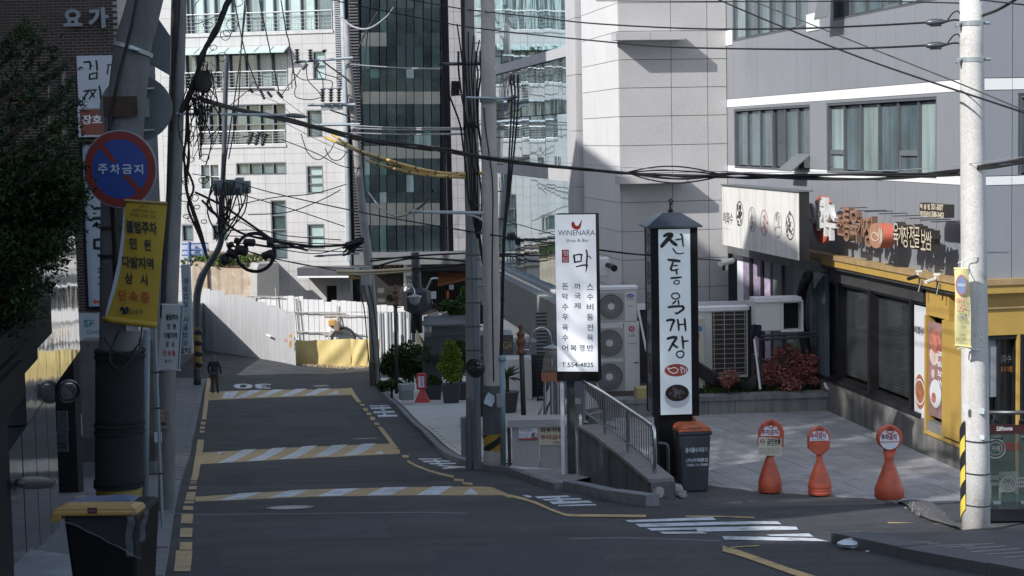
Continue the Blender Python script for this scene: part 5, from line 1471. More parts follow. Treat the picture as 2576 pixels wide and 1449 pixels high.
# ================================================================== WHEELIE BINS
def wheelie(B,w,d,h,yaw,body_m,lid_m,label,cat='wheelie bin',taper=.82,lidt=.10,rim_m=None,group=None,name='wheelie_bin',text=None):
 P=Plane(B,yaw);P.O=Vector((B.x,B.y,0));z=B.z
 t=thing(name,B,label,cat,group)
 def ring(k,zz,dd=0):
  a=w/2*k;b=d/2*k
  return[P.at(-a,zz,b-dd),P.at(a,zz,b-dd),P.at(a,zz,-b-dd),P.at(-a,zz,-b-dd)]
 mb=MB();mb.hexa(ring(taper,z+.03,.02),ring(.97,z+h*.88));build('body',mb,body_m,t,bevel=.03)
 mb=MB();mb.hexa(ring(1.03,z+h*.88),ring(1.06,z+h*.93));build('rim',mb,rim_m or body_m,t,bevel=.012)
 lo=ring(1.05,z+h*.932);mid=ring(1.0,z+h*.97);hi=ring(.72,z+h*1.02)
 mb=MB();mb.hexa(lo,mid);mb.hexa([p+Vector((0,0,.001))for p in mid],hi);build('lid',mb,lid_m,t,bevel=.02)
 mb=MB();mb.box(P,-w*.22,w*.22,z+h*.975,z+h*.99,d*.40,d*.47);build('lid_handle',mb,body_m,t)
 for s_ in(-1,1):
  mb=MB();c=P.at(s_*w*.46,z+.10,-d*.42);mb.lathe(c-P.R*.03,[(.02,0),(.095,.0),(.10,.01),(.10,.05),(.095,.06),(.02,.06)],18,axis=P.R);wh=build('wheel',mb,rubber,t)
  mb=MB();mb.lathe(c-P.R*.035,[(.01,0),(.045,.0),(.045,.07),(.01,.07)],12,axis=P.R);build('hub',mb,dark_steel,wh)
 for k in(.46,.50):
  mb=MB();mb.box(P,-w*.30,w*.30,z+h*.36,z+h*.365,d*.445,d*.452);build('rib',mb,body_m,t);break
 if text:
  FQ=P.shift(d/2*.93)
  mb=MB()
  for(s_,a,b,c,e)in text:text_into(mb,s_,FQ,(a,b,z+c,z+e),.022,.03)
  # lean the lettering with the tapering front
  mb.v=[tuple(Vector(v)+P.N*((v[2]-z-h*.6)*.06-.0))for v in mb.v]
  build('lettering',mb,mat('stencil_print',(.45,.50,.55),.5),t)
 return t
binm=mat('bin_grey',(.055,.062,.072),.5,var=.15,scale=5)
lidm=mat('bin_orange',(.52,.13,.05),.5,var=.15,scale=8,dirt=((.16,.10,.08),.5,.75,6))
B1=hit(1742,1236,zf=zplz)
wheelie(B1,.50,.55,1.05,.10,binm,lidm,'grey food-waste wheelie bin with an orange lid and white lettering',text=[('음식물수거용기',-.16,.18,.66,.74),('(주)미래환경',-.15,.19,.50,.57),('1588-12-7000',-.14,.19,.445,.485)])
B2=B1+Vector((-.14,.62,0));B2.z=zplz(B2.x,B2.y)
wheelie(B2,.50,.55,1.10,.0,binm,lidm,'second orange-lidded grey bin, mostly hidden behind the lettered one')
# big black bin in the near left corner with yellow lid and plastic bag
yl=mat('lid_yellow',(.33,.20,.06),.45,var=.1,scale=4);blu=mat('lid_blue',(.015,.07,.17),.4,var=.1);bk=mat('bin_black',(.006,.0065,.008),.6,var=.2,spec=.2)
zt_=W(280,1260,11.8).z;g0=zmain(-2.7,11.8)+.1
P=Plane(W(283,1262,11.8),-.06);xc=P.O.copy();P.O.z=0
bb=thing('wheelie_bin',(xc.x,11.8,g0),'large black bin with a yellow lid and clear plastic bag in the near left corner','wheelie bin')
def rg(k,zz,w=.50,d=.62,bk=None):return[P.at(-w/2*k,zz,d/2*k),P.at(w/2*k,zz,d/2*k),P.at(w/2*k,zz,-d/2*k if bk is None else bk),P.at(-w/2*k,zz,-d/2*k if bk is None else bk)]
hb_=zt_-g0
mb=MB();mb.hexa(rg(.80,g0+.03),rg(1,zt_-.03));build('body',mb,bk,bb,bevel=.03)
mb=MB();lo=[p+P.R*(-.02)for p in rg(1.16,zt_-.028,bk=.12)];mi=[p+P.R*(-.02)for p in rg(1.14,zt_+.012,bk=.13)];up=[p+P.R*(-.02)for p in rg(.9,zt_+.03,bk=.17)]
mb.hexa(lo,mi);mb.hexa([p+Vector((0,0,.001))for p in mi],up);build('lid',mb,yl,bb,bevel=.015)
mb=MB();e=P.at(-.28,0,.36);mb.hexa([P.at(-.32,zt_-.075,.36),P.at(-.25,zt_-.06,.36),P.at(-.25,zt_-.06,-.2),P.at(-.32,zt_-.075,-.2)],[P.at(-.31,zt_-.001,.36),P.at(-.24,zt_-.0,.36),P.at(-.24,zt_-.0,-.2),P.at(-.31,zt_-.001,-.2)]);build('lid_lip',mb,yl,bb,bevel=.01)
mb=MB();b0=[P.at(-.34,zt_-.01,.10),P.at(.17,zt_+.01,.10),P.at(.17,zt_+.01,-.12),P.at(-.34,zt_-.01,-.12)];b1=[P.at(-.33,zt_+.004,.09),P.at(.15,zt_+.022,.09),P.at(.05,zt_+.026,-.10),P.at(-.24,zt_+.012,-.10)]
mb.hexa(b0,b1);tag(build('bin_lid',mb,blu,None,bevel=.012),'blue bin lid lying behind the yellow lid of the black bin','bin lid')
mb=MB();mb.box(P,-.06,.0,zt_-.005,zt_+.03,.352,.372);bd=build('badge',mb,mat('badge_dark',(.05,.02,.03),.4),bb)
mb=MB();text_into(mb,'OtTo',P,(-.055,-.006,zt_+.006,zt_+.022),.376,.02);build('badge_lettering',mb,mat('badge_pink',(.35,.15,.18),.5),bd)
# clear bag: gathered translucent film over the rim
film=mat('plastic_film',(.09,.10,.11),.25,var=.25,scale=14,bump=.6,bscale=18,alpha=.22)
film_b=mat('plastic_fold',(.20,.22,.24),.3,var=.6,scale=22,bump=.6,bscale=25,alpha=.2)
rows=[]
for j in range(9):
 t=j/8;row=[]
 for i in range(19):
  s_=i/18;u=-.25+.53*s_;dz=(.02+.27*s_**1.15)*t
  row.append(P.at(u,zt_-.035-dz,.318+.012*math.sin(21*s_+5*t)+.02*t))
 rows.append(row)
mb=MB();mb.grid(rows[::-1]);bag=build('plastic_bag',mb,film,bb,smooth=True)
hem=[P.at(-.25+.53*s_,zt_-.035-(.02+.27*s_**1.15),.345+.01*math.sin(23*s_))for s_ in[i/18 for i in range(19)]]
mb=MB();mb.tube(hem,[.003+.004*abs(math.sin(5*i))for i in range(19)],7);build('bag_hem',mb,film_b,bb,smooth=True)
for(u0,z0_,u1,z1,r_)in((.22,-.03,.20,-.30,.02),(.30,-.01,.26,-.22,.018),(.22,-.03,.26,.0,.014)):
 pts=[P.at(u0+(u1-u0)*t+.008*math.sin(9*t),zt_+z0_+(z1-z0_)*t,.35-.1*(u0>.25))for t in[k/8 for k in range(9)]]
 mb=MB();mb.tube(pts,[r_*(.7+.6*abs(math.sin(3.1*k+u0*20)))for k in range(9)],8);build('bag_fold',mb,film_b,bb,smooth=True)
 # ================================================================== RAMP WALL WITH RAILING
ru=thing('ramp_wall',W(1540,1250,23.6),'stained board-marked concrete ramp wall below the steel railing','wall')
nA=hit(1640,1278);nA=Vector((1.78,22.35,0));fA=Vector((.90,26.2,0))
RWp=plane_dir((fA.x,fA.y,0),(nA-fA))
top_px=[(1457,1078),(1500,1103),(1560,1150),(1634,1213)]
def rv(x):
 return float(np.interp(x,[p[0]for p in top_px],[RWp.uv(*p)[1]for p in top_px]))
stw=mat('stained_board_concrete',(.135,.135,.132),.85,var=.22,scale=3,fine=.15,streak=.55)
xb=[1457,1475,1487,1503,1520,1532,1549,1564,1580,1592,1609,1621,1638]
for i in range(len(xb)-1):
 a,b=RWp.uv(xb[i],1150)[0],RWp.uv(xb[i+1],1150)[0];mb=MB();j=random.uniform(-.012,.012)
 za,zb_=rv(xb[i]),rv(xb[i+1])
 mb.poly(RWp,[(a+.004,-6.8),(b-.004,-6.8),(b-.004,zb_),(a+.004,za)],-.3,j);build('board_panel',mb,stw,ru)
mb=MB();a,b=RWp.uv(1457,1150)[0],RWp.uv(1640,1150)[0]
cop=mat('worn_coping',(.27,.25,.235),.8,var=.2,scale=3,fine=.2,dirt=((.12,.11,.10),.5,.75,3))
for(x0,x1)in((1457,1500),(1500,1560),(1560,1636)):
 a,b=RWp.uv(x0,1150)[0],RWp.uv(x1,1150)[0];za,zb_=rv(x0),rv(x1);mb=MB()
 mb.hexa([RWp.at(a+.005,za+.003,.03),RWp.at(b-.005,zb_+.003,.03),RWp.at(b-.005,zb_+.003,-.32),RWp.at(a+.005,za+.003,-.32)],[RWp.at(a+.005,za+.05,.03),RWp.at(b-.005,zb_+.05,.03),RWp.at(b-.005,zb_+.05,-.32),RWp.at(a+.005,za+.05,-.32)])
 build('coping_stone',mb,cop,ru)
mb=MB();mb.box(RWp,0.0,RWp.uv(1625,1150)[0],-6.8,rv(1634)-.05,-.4,-.31);build('wall_core',mb,concrete_d,ru)
# pillar at the far end
GP=front(1440,1150,26.7,0)
mb=MB();mb.box(GP,*GP.rect(1427,1040,1460,1250),-.5,0);pw=build('pier',mb,mat('pier_grey',(.25,.25,.245),.8,var=.12,streak=.3),ru)
mb=MB();q=GP.rect(1424,1016,1464,1040);mb.box(GP,q[0],q[1],q[2]+.003,q[3],-.55,.04);build('pier_cap',mb,cop,ru)
mb=MB();mb.tube([GP.at(*GP.uv(1452,1072),.06),GP.at(*GP.uv(1444,1075),.06),GP.at(*GP.uv(1450,1100),.06),GP.at(*GP.uv(1451,1228),.06)],.018,6);build('drain_pipe',mb,ac_m,ru)
# stainless railing
rl=thing('railing',RWp.at(0,-5,0),'stainless steel railing with close upright bars on the ramp wall','railing')
top=[(1473,963),(1520,990),(1580,1030),(1632,1066)]
def tv(x):return float(np.interp(x,[p[0]for p in top],[RWp.uv(p[0],p[1],-.14)[1]for p in top]))
R14=RWp.shift(-.14)
pts=[R14.at(*R14.uv(1469,1068)),R14.at(R14.uv(1469,1068)[0],tv(1473)-.06)]+[R14.at(R14.uv(x,1000)[0],tv(x))for x in(1476,1520,1580,1630)]
e0=R14.uv(1645,1100)[0];pts+=[R14.at(e0,tv(1632)-.08),R14.at(e0,rv(1634)-.02)]
mb=MB();mb.tube(smooth_path(pts,5),.030,10);build('top_rail',mb,chrome,rl,smooth=True)
low=lambda x:rv(x)+.20
mb=MB();mb.tube([R14.at(R14.uv(x,1100)[0],low(x))for x in(1470,1520,1580,1638)],.018,8);build('bottom_rail',mb,chrome,rl)
n=28
for i in range(n):
 x=1475+(1640-1475)*(i+.5)/n;u=R14.uv(x,1080)[0]
 mb=MB();mb.tube([R14.at(u,low(x)+.01,0),R14.at(u,tv(min(x,1632))-.02,0)],.0085,6);build('baluster',mb,mat('brushed_steel',(.34,.33,.32),.35,.9),rl)
for x in(1471,1522,1579):
 u=R14.uv(x,1080)[0];mb=MB();mb.tube([R14.at(u,rv(x)+.05,0),R14.at(u,tv(max(x,1473))-.01,0)],.022,8);mb.lathe(R14.at(u,rv(x)+.052,0),[(.05,0),(.05,.012),(.03,.02)],12);build('post',mb,chrome,rl)
mb=MB();mb.lathe(R14.at(e0,rv(1634)+.0,0),[(.06,0),(.06,.012),(.035,.02)],12);build('post_flange',mb,chrome,rl)
mb=MB();u=e0;mb.box(R14,u-.025,u+.03,rv(1634)+.20,rv(1634)+.42,.031,.036);st=build('sticker',mb,sign_white,rl)
mb=MB();text_into(mb,'C.중고',R14,(u-.022,u+.026,rv(1634)+.32,rv(1634)+.35),.038,.02);build('sticker_print',mb,red_m,st)
# short bent rail beside the black plinth
sr=thing('bent_rail',W(1680,1230,26.2),'short bent steel rail between the railing end and the lettered bin','rail')
mb=MB();mb.tube(smooth_path([W(1655,1116,26.2),W(1672,1117,26.2),W(1680,1130,26.2),W(1681,1212,26.2)],6),.028,8);build('tube',mb,dark_steel,sr,smooth=True)
# field stones at the corner
stm=mat('field_stone',(.27,.25,.225),.9,var=.25,scale=6,fine=.2,bump=.6,bscale=12)
def rock(c,r,label,grp,name='rock'):
 mb=MB();rows=[]
 n1,n2=7,10;rnd=[random.uniform(.8,1.15)for _ in range(40)]
 for i in range(n1+1):
  th=math.pi*i/n1;row=[]
  for j in range(n2+1):
   ph=2*math.pi*(j%n2)/n2;k=rnd[(i*3+(j%n2))%40]if 0<i<n1 else 1
   row.append((c[0]+r[0]*k*math.sin(th)*math.cos(ph),c[1]+r[1]*k*math.sin(th)*math.sin(ph),c[2]+r[2]*k*math.cos(th)))
  rows.append(row)
 mb.grid(rows[::-1]);return build(name,mb,stm,None,label=label,cat='rock',group=grp)
for(x,y,rx,rz,Y,lab)in((1652,1213,.12,.06,22.8,'flat pale stone under the railing foot'),(1655,1240,.10,.10,22.5,'rounded stone left of the larger ones at the foot of the lantern sign'),(1690,1232,.17,.09,23.2,'largest field stone beside the lettered wheelie bin'),(1672,1225,.08,.08,23.2,'small middle stone in the rubble by the railing'),(1712,1243,.10,.06,23.2,'low stone touching the wheelie bin wheel'),(1405,1226,.09,.07,26.0,'broken pale stone at the white sign post foot'),(1432,1224,.12,.08,26.0,'broken stone right of the white sign post foot'),(1418,1232,.09,.05,25.6,'lowest broken stone in front of the white sign post')):
 p=W(x,y,Y);rock(p,(rx,.16,rz),lab,'loose field stones at the wall ends')
 # ================================================================== PARKING SIGN WALL, STAIRS, ENTRANCE
PW=front(1340,1120,29.4,.0)
pw=thing('granite_wall',PW.at(0,W(1340,1190,29.4).z,0),'low pale granite wall carrying two Korean no-parking notices','wall')
gw_m=mat('wall_granite',(.40,.40,.395),.7,var=.08,scale=2,fine=.14,streak=.15)
for(x0,x1)in((1287,1358),(1358,1470)):
 q=PW.rect(x0,1072,x1,1188);mb=MB();mb.box(PW,q[0]+.003,q[1]-.003,q[2]-.6,q[3],-.4,0);build('granite_slab',mb,gw_m,pw)
q=PW.rect(1273,1070,1287,1188);mb=MB();mb.box(PW,q[0]+.02,q[1]-.003,q[2]-.6,q[3],-.4,-.05);build('dark_end',mb,dk,pw)
q=PW.rect(1276,1056,1472,1071);mb=MB();mb.box(PW,q[0],q[1],q[2]+.004,q[3],-.45,.06);build('coping',mb,gw_m,pw)
q=PW.rect(1275,1183,1470,1192);mb=MB();mb.box(PW,q[0],q[1],q[2],q[3],.003,.08);build('plinth_strip',mb,mat('pale_strip2',(.5,.5,.48),.6),pw)
def notice(px,lab,fm,items,cat='sign'):
 q=PW.rect(*px);o=thing('notice',PW.at((q[0]+q[1])/2,q[2],.02),lab,cat)
 mb=MB();mb.box(PW,*q,.004,.016);build('plate',mb,fm,o)
 for(m,it,bold)in items:lettering(o,m,PW,it,n=.020,bold=bold)
 return o
n1=notice((1305,1074,1353,1105),'white no-parking notice with a crossed-out P, left of the cream one',sign_white,[(mat('notice_brown',(.25,.12,.10),.5),[('주차금지',1308,1078,1338,1087),('출입구입니다',1308,1091,1330,1094),('견인조치함',1308,1096,1328,1099)],.0),(ink,[('R',1339,1090,1348,1101)],.05)])
q=PW.rect(1305,1102,1353,1106);mb=MB();mb.box(PW,q[0],q[1],q[2],q[3],.0165,.019);build('red_edge',mb,mat('dull_red',(.36,.08,.06),.5),n1)
u,v=PW.uv(1343.5,1096);mb=MB();mb.ring(PW,u,v,.048,.058,.017,.022,24);mb.tube([PW.at(u-.035,v+.035,.024),PW.at(u+.035,v-.035,.024)],.005,4);build('no_parking_mark',mb,mat('dull_red',(.36,.08,.06),.5),n1)
n2=notice((1354,1071,1412,1119),'cream no-outside-vehicles notice partly behind the white sign post',mat('cream_plate',(.62,.54,.42),.5,var=.04),[(ink,[('외부차량',1359,1075,1416,1087)],.03),(mat('dull_red',(.36,.08,.06),.5),[('주차금지',1359,1094,1416,1105)],.03),(ink,[('통경빌딩',1392,1110,1414,1114)],.0)])
pp=thing('drain_pipe',W(1280,1178,28.9),'pale plastic pipe lying along the foot of the granite notice wall','pipe')
mb=MB();mb.tube([W(1283,1177,28.9),W(1330,1181,28.8),W(1410,1184,28.7)],.035,8);build('tube',mb,ac_m,pp,smooth=True)
# podium and steps
pod=thing('entrance_steps',(-.2,40,-7.2),'pale granite entrance steps behind the low notice wall','steps')
stp=mat('step_granite',(.50,.485,.465),.7,var=.07,fine=.1)
zc=-6.9
cx0=W(1300,1010,42).x
for i in range(5):
 z1=zc-i*.17;mb=MB();x0=.42-i*.16;mb.hexa([(x0,31.5,-8.6),(4.2,31.5,-8.6),(4.2,46,-8.9),(x0-.9,46,-8.9)],[(x0,31.5,z1),(4.2,31.5,z1),(4.2,46,z1),(x0-.9,46,z1)]);build('step',mb,stp,pod)
 # steel posts of the glass entrance screen
es=thing('entrance_screen',W(1380,1050,31),'steel and glass entrance screen behind the white sign post','screen')
for(x,y0,y1,Y)in((1371,900,1055,33),(1388,860,1055,31),(1403,965,1055,31)):
 mb=MB();mb.tube([W(x,y1+40,Y),W(x-1,y0,Y)],.03,8);build('post',mb,chrome,es)
mb=MB();q0_,q1_=W(1391,950,31.4),W(1425,1056,31.4);mb.wb(q0_.x,q1_.x+.3,31.4,31.43,q1_.z-.2,q0_.z);build('glass_pane',mb,glass('pink_reflecting_glass',(.32,.33,.38),.12,.3),es)
aw=thing('striped_awning',W(1385,920,30.5),'small brown scalloped awning tucked behind the white bar sign','awning')
A0,A1=W(1362,938,30.8),W(1452,938,30.8)
mb=MB();mb.hexa([A0,A1,A1+Vector((0,1.2,.25)),A0+Vector((.1,1.2,.25))],[A0+Vector((.05,0,.05)),A1+Vector((0,0,.05)),A1+Vector((0,1.2,.32)),A0+Vector((.2,1.2,.32))]);build('cloth',mb,mat('awning_brown',(.14,.12,.10),.8),aw)
for k in range(6):
 a=A0.lerp(A1,k/6);b=A0.lerp(A1,(k+.96)/6);mb=MB();mb.hexa([a+Vector((0,-.01,-.14)),b+Vector((0,-.01,-.14 if k%2 else-.19)),b,a],[a+Vector((0,.01,-.14)),b+Vector((0,.01,-.14 if k%2 else-.19)),b+Vector((0,.02,0)),a+Vector((0,.02,0))]);build('scallop',mb,mat('awning_rust',(.38,.15,.07),.7,var=.2),aw)
 # ornate lamp beside the steps
def ornate(name,base,xt,ytop,Y,r,arm,lamp,label,globe=False):
 o=thing(name,base,label,'street lamp');t=W(xt,ytop,Y)
 mb=MB();mb.tube([base+Vector((0,0,-.3)),t],[r*1.15,r],12);build('post',mb,mat('lamp_post_dark',(.07,.065,.062),.5,.3),o,smooth=True)
 mb=MB();mb.lathe(t-Vector((0,0,r*10)),[(r*1.0,0),(r*1.9,.0),(r*1.9,r*1.5),(r*1.3,r*2),(r*1.5,r*4),(r*2.0,r*5),(r*2.0,r*6),(r*1.4,r*6.6),(r*1.6,r*8.2),(r*2.0,r*8.6),(r*1.1,r*9.6),(r*.6,r*10),(r*.95,r*11),(r*.95,r*12),(.01,r*13)],14);build('finial',mb,mat('rust_brown',(.17,.07,.04),.7,var=.2),o,smooth=True)
 mb=MB();mb.tube(smooth_path([W(x,y,Y)for(x,y)in arm],6),r*.42,8);build('arm',mb,chrome,o,smooth=True)
 for(x,y,x2,y2)in((arm[0][0],arm[0][1],xt,arm[0][1]),(arm[0][0],arm[0][1]+20*30/Y,xt,arm[0][1]+20*30/Y)):
  mb=MB();mb.tube([W(x,y,Y),W(x2,y2,Y)],r*.3,6);build('bracket',mb,chrome,o)
 L_=W(lamp[0],lamp[1],Y);w=lamp[2]
 mb=MB();mb.lathe(L_,[(w*.12,w*.45),(w*.16,w*.30),(w*.45,w*.12),(w*1.0,0),(w*1.02,-.02),(w*.9,-.03)],20);build('lamp_hood',mb,mat('hood_zinc',(.42,.45,.46),.4,.6),o,smooth=True)
 mb=MB()
 if globe:mb.lathe(L_,[(w*.80,-.03),(w*.82,-w*.3),(w*.66,-w*.85),(w*.35,-w*1.15),(.01,-w*1.25)],20)
 else:mb.lathe(L_,[(w*.80,-.03),(w*.82,-w*.4),(w*.78,-w*1.2),(w*.2,-w*1.22)],20)
 build('lamp_glass',mb,mat('lamp_glass',(.45,.46,.42),.15,var=.15,alpha=.7),o,smooth=True)
 return o
ornate('street_lamp',W(1318,1052,31),1310,832,31,.042,[(1333,880),(1334,850),(1350,828),(1370,826),(1384,842),(1387,868)],(1388,873,.155),'ornate brown-collared street lamp with an arched arm beside the entrance steps')
ornate('street_lamp',W(997,972,72),995,728,72,.07,[(1009,765),(1009,735),(1020,717),(1032,715),(1041,730),(1043,742)],(1043,745,.30),'ornate street lamp with a glass globe by the clipped shrubs',True)
# lobby plant
lp=thing('spiky_plant',W(1273,985,43.5),'spiky yucca in the shade between the blue pipe and white column','plant')
c0=W(1276,950,43.5);mb=MB()
for k in range(46):
 a=random.random()*6.28;e=random.uniform(-.2,1.3);l=random.uniform(.25,.5);d=Vector((math.cos(a)*math.cos(e),math.sin(a)*math.cos(e),math.sin(e)));s_=Vector((-d.y,d.x,0)).normalized()*.03
 mb.quad(c0-s_,c0+s_,c0+d*l*.7+s_*.6,c0+d*l+Vector((0,0,-.05)),c0+d*l*.7-s_*.6)
build('leaves',mb,mat('yucca_leaf',(.10,.15,.07),.5,var=.3,scale=6),lp);mb=MB();mb.lathe(c0-Vector((0,0,.9)),[(.2,0),(.28,.5),(.3,.55),(.02,.55)],14);build('pot',mb,dk,lp)
mb=MB();mb.tube([c0-Vector((0,0,.36)),c0],.05,6);build('stem',mb,bark,lp)
# ================================================================== PLANTER, AIR CONDITIONERS, MAPLE
PL_=front(1950,1050,34.3,.09)
po=thing('planter_wall',PL_.at(0,PLZ,0),'long stained granite planter wall closing the back of the plaza','wall')
pst=mat('planter_granite',(.22,.225,.215),.8,var=.12,scale=2.5,fine=.12,streak=.42)
vt,vb_=PL_.uv(1950,1003)[1],PLZ-.05
for(x0,x1)in((1530,1600),(1600,1672),(1672,1782),(1782,1850),(1850,1967),(1967,2030),(2030,2096)):
 a,b=PL_.uv(x0,1020)[0],PL_.uv(x1,1020)[0];mb=MB();mb.box(PL_,a+.004,b-.004,vb_,vt,-.3,random.uniform(0,.006));build('granite_slab',mb,pst,po)
for(x0,x1)in((1530,1640),(1640,1760),(1760,1870),(1870,1980),(1980,2096)):
 a,b=PL_.uv(x0,1000)[0],PL_.uv(x1,1000)[0];mb=MB();mb.box(PL_,a+.003,b-.003,vt+.003,vt+.09,-.4,.05);build('coping_stone',mb,pst,po)
mb=MB();mb.box(PL_,PL_.uv(1530,1020)[0],PL_.uv(2100,1020)[0],vb_,vt-.02,-7.5,-.45);tag(build('planter_soil',mb,mat('soil',(.045,.035,.028),.95,var=.3,scale=5,bump=.6),None),kind='structure')
pts=[PL_.at(PL_.uv(x,1000)[0],vt+.06,-random.uniform(.5,1.6))for x in range(1772,2092,8)]
tufts('ground_cover',leafg,pts,2600,(.12,.15,.05),.035,'low weeds and moss along the planter bed','ground cover',flat=True)
mb=MB();mb.box(PL_,*PL_.rect(1603,978,1700,1003),-.4,.0);tag(build('yellow_block',mb,mat('block_yellow',(.40,.32,.15),.7,var=.1)),'flat yellow painted block under the stacked outdoor units','block')
pp=thing('drain_pipe',PL_.at(PL_.uv(1900,1045)[0],PLZ,.1),'white plastic pipe running along the foot of the planter wall','pipe')
P_=[PL_.at(*PL_.uv(x,y),.09)for(x,y)in((1735,1058),(1900,1051),(2086,1042))];P_+=[PL_.at(*PL_.uv(x,y),.09)for(x,y)in((2090,1036),(2087,985),(2083,978),(2075,972),(2072,962))]
mb=MB();mb.tube(P_,.028,8);build('tube',mb,white_m,pp)
# outdoor units
def fan_unit(parent,pl,x0,y0,x1,y1,dep,fans,logo=None,n=0):
 q=pl.rect(x0,y0,x1,y1);mb=MB();mb.box(pl,*q,n-dep,n);build('casing',mb,ac_m,parent,bevel=.015)
 for(cx,cy,r)in fans:
  u,v=pl.uv(cx,cy,n);rr=r*pl.O.y/4400
  mb=MB();mb.box(pl,max(q[0]+.02,u-rr*1.12),u+rr*1.1,v-rr*1.1,v+rr*1.1,n+.001,n+.008);build('fan_plate',mb,mat('fan_plate',(.40,.395,.38),.5,var=.05),parent)
  mb=MB();mb.disc(pl,u,v,rr,rr,n+.009,n+.012,36);build('fan_recess',mb,mat('fan_dark',(.11,.11,.11),.6),parent)
  mb=MB()
  for k in range(40):
   a=6.283*k/40;mb.tube([pl.at(u+rr*.25*math.cos(a),v+rr*.25*math.sin(a),n+.02),pl.at(u+rr*.65*math.cos(a+.16),v+rr*.65*math.sin(a+.16),n+.028),pl.at(u+rr*math.cos(a+.42),v+rr*math.sin(a+.42),n+.02)],.0045,4,False)
  for k in(.45,.62,.8,.98):mb.ring(pl,u,v,rr*k-.004,rr*k+.004,n+.018,n+.026,32)
  build('fan_grille',mb,mat('grille_grey',(.36,.35,.34),.5),parent)
  mb=MB();mb.disc(pl,u,v,rr*.26,rr*.26,n+.02,n+.035,24);build('fan_hub',mb,mat('hub_grey',(.62,.62,.60),.5),parent)
def Q(x,y):return C('b4',x,y)
U1=front(1560,900,35.9,.05)
au=thing('outdoor_unit',U1.at(*U1.uv(1560,985)),'tall double-fan air-conditioning outdoor unit under the single-fan unit','air conditioner')
fan_unit(au,U1,*Q(480,985),*Q(803,1520),.38,[(*Q(570,1137),35),(*Q(570,1392),35)])
mb=MB();u,v=U1.uv(*Q(738,1030));mb.disc(U1,u,v,.062,.062,.001,.006,24);build('logo',mb,mat('logo_red',(.50,.06,.08),.5),au)
lettering(au,mat('casing_print',(.20,.19,.19),.5),U1,[('LG',*Q(718,1066),*Q(760,1088)),('DUALINVERTER',*Q(706,1138),*Q(772,1146))],n=.003,bold=.02)
mb=MB();text_into(mb,'G',U1,(u-.028,u+.028,v-.03,v+.03),.008,.03);build('logo_letter',mb,ac_m,au)
mb=MB();mb.box(U1,*U1.rect(*Q(755,1282),*Q(790,1288)),.001,.01);mb.box(U1,*U1.rect(*Q(680,990),*Q(682,1510)),.001,.004);build('panel_seam',mb,frame_dk,au)
au2=thing('outdoor_unit',U1.at(*U1.uv(1560,808)),'single-fan outdoor unit stacked on the double-fan one','air conditioner')
fan_unit(au2,U1,*Q(480,732),*Q(778,975),.36,[(*Q(582,862),32)])
mb=MB();u,v=U1.uv(*Q(727,781));mb.disc(U1,u,v,.085,.04,.001,.006,24);lg=build('logo',mb,mat('logo_blue',(.05,.16,.40),.5),au2)
mb=MB();text_into(mb,'Carrier',U1,(u-.065,u+.065,v-.018,v+.018),.009,.01);build('logo_lettering',mb,ac_m,au2)
lettering(au2,mat('casing_print',(.20,.19,.19),.5),U1,[('캐리어에어컨',*Q(702,802),*Q(760,815)),('Inverter',*Q(706,850),*Q(752,862))],n=.003,bold=.0)
mb=MB();q=U1.rect(*Q(480,725),*Q(785,731));mb.box(U1,q[0],q[1],q[2]+.002,q[3]+.02,-.4,.03);build('top_cover',mb,white_m,au2)
U2=front(1820,950,35.4,.10)
au3=thing('outdoor_unit',U2.at(*U2.uv(1820,985)),'outdoor unit showing its dark wire-guarded coil, right of the lantern sign','air conditioner')
mb=MB();mb.box(U2,*U2.rect(*Q(1243,888),*Q(1618,1395)),-.35,0);build('casing',mb,ac_m,au3,bevel=.015)
mb=MB();mb.box(U2,*U2.rect(*Q(1343,905),*Q(1605,1372)),.001,.006);build('coil',mb,mat('coil_dark',(.04,.036,.032),.6,var=.3,scale=8),au3)
mb=MB();q=U2.rect(*Q(1343,905),*Q(1605,1372))
for i in range(4):
 u=q[0]+(q[1]-q[0])*(.05+.30*i);mb.tube([U2.at(u,q[2],.03),U2.at(u,q[3],.03)],.009,4)
for i in range(13):
 v=q[2]+(q[3]-q[2])*(i+.4)/13;mb.tube([U2.at(q[0],v,.034),U2.at(q[1],v,.034)],.006,4)
build('wire_guard',mb,mat('guard_wire',(.42,.38,.33),.5),au3)
mb=MB();q=U2.rect(*Q(1240,872),*Q(1622,887));mb.box(U2,*q,-.38,.04);build('top_cover',mb,white_m,au3)
au4=thing('outdoor_unit',W(1760,985,35.2),'narrow cream outdoor unit cabinet squeezed right beside the lantern sign','air conditioner')
U3=front(1760,950,34.9,.1);mb=MB();mb.box(U3,*U3.rect(*Q(1228,950),*Q(1293,1480)),-.3,0);build('casing',mb,mat('casing_cream',(.52,.48,.40),.5,var=.05),au4,bevel=.015)
mb=MB();mb.disc(U3,*U3.uv(*Q(1245,1030)),.07,.06,.001,.006,16);build('blue_sticker',mb,mat('sticker_blue',(.05,.20,.45),.5),au4)
mb=MB();mb.box(U3,*U3.rect(*Q(1232,1060),*Q(1250,1110)),.001,.006);build('red_sticker',mb,mat('sticker_red',(.5,.12,.08),.5),au4)
au5=thing('outdoor_unit',W(1950,830,34.9),'white outdoor unit on a raised bracket above the red maple','air conditioner')
U5=front(1930,790,34.6,.12)
mb=MB();mb.box(U5,*U5.rect(*Q(1672,822),*Q(1868,1045)),-.34,0);build('casing',mb,ac_m,au5,bevel=.02)
q=U5.rect(*Q(1868,822),*C('b5',110,1040));mb=MB();mb.box(U5,q[0]+.003,q[1],q[2]+.05,q[3],-.34,-.05);build('coil',mb,mat('coil_dark',(.04,.036,.032),.6),au5)
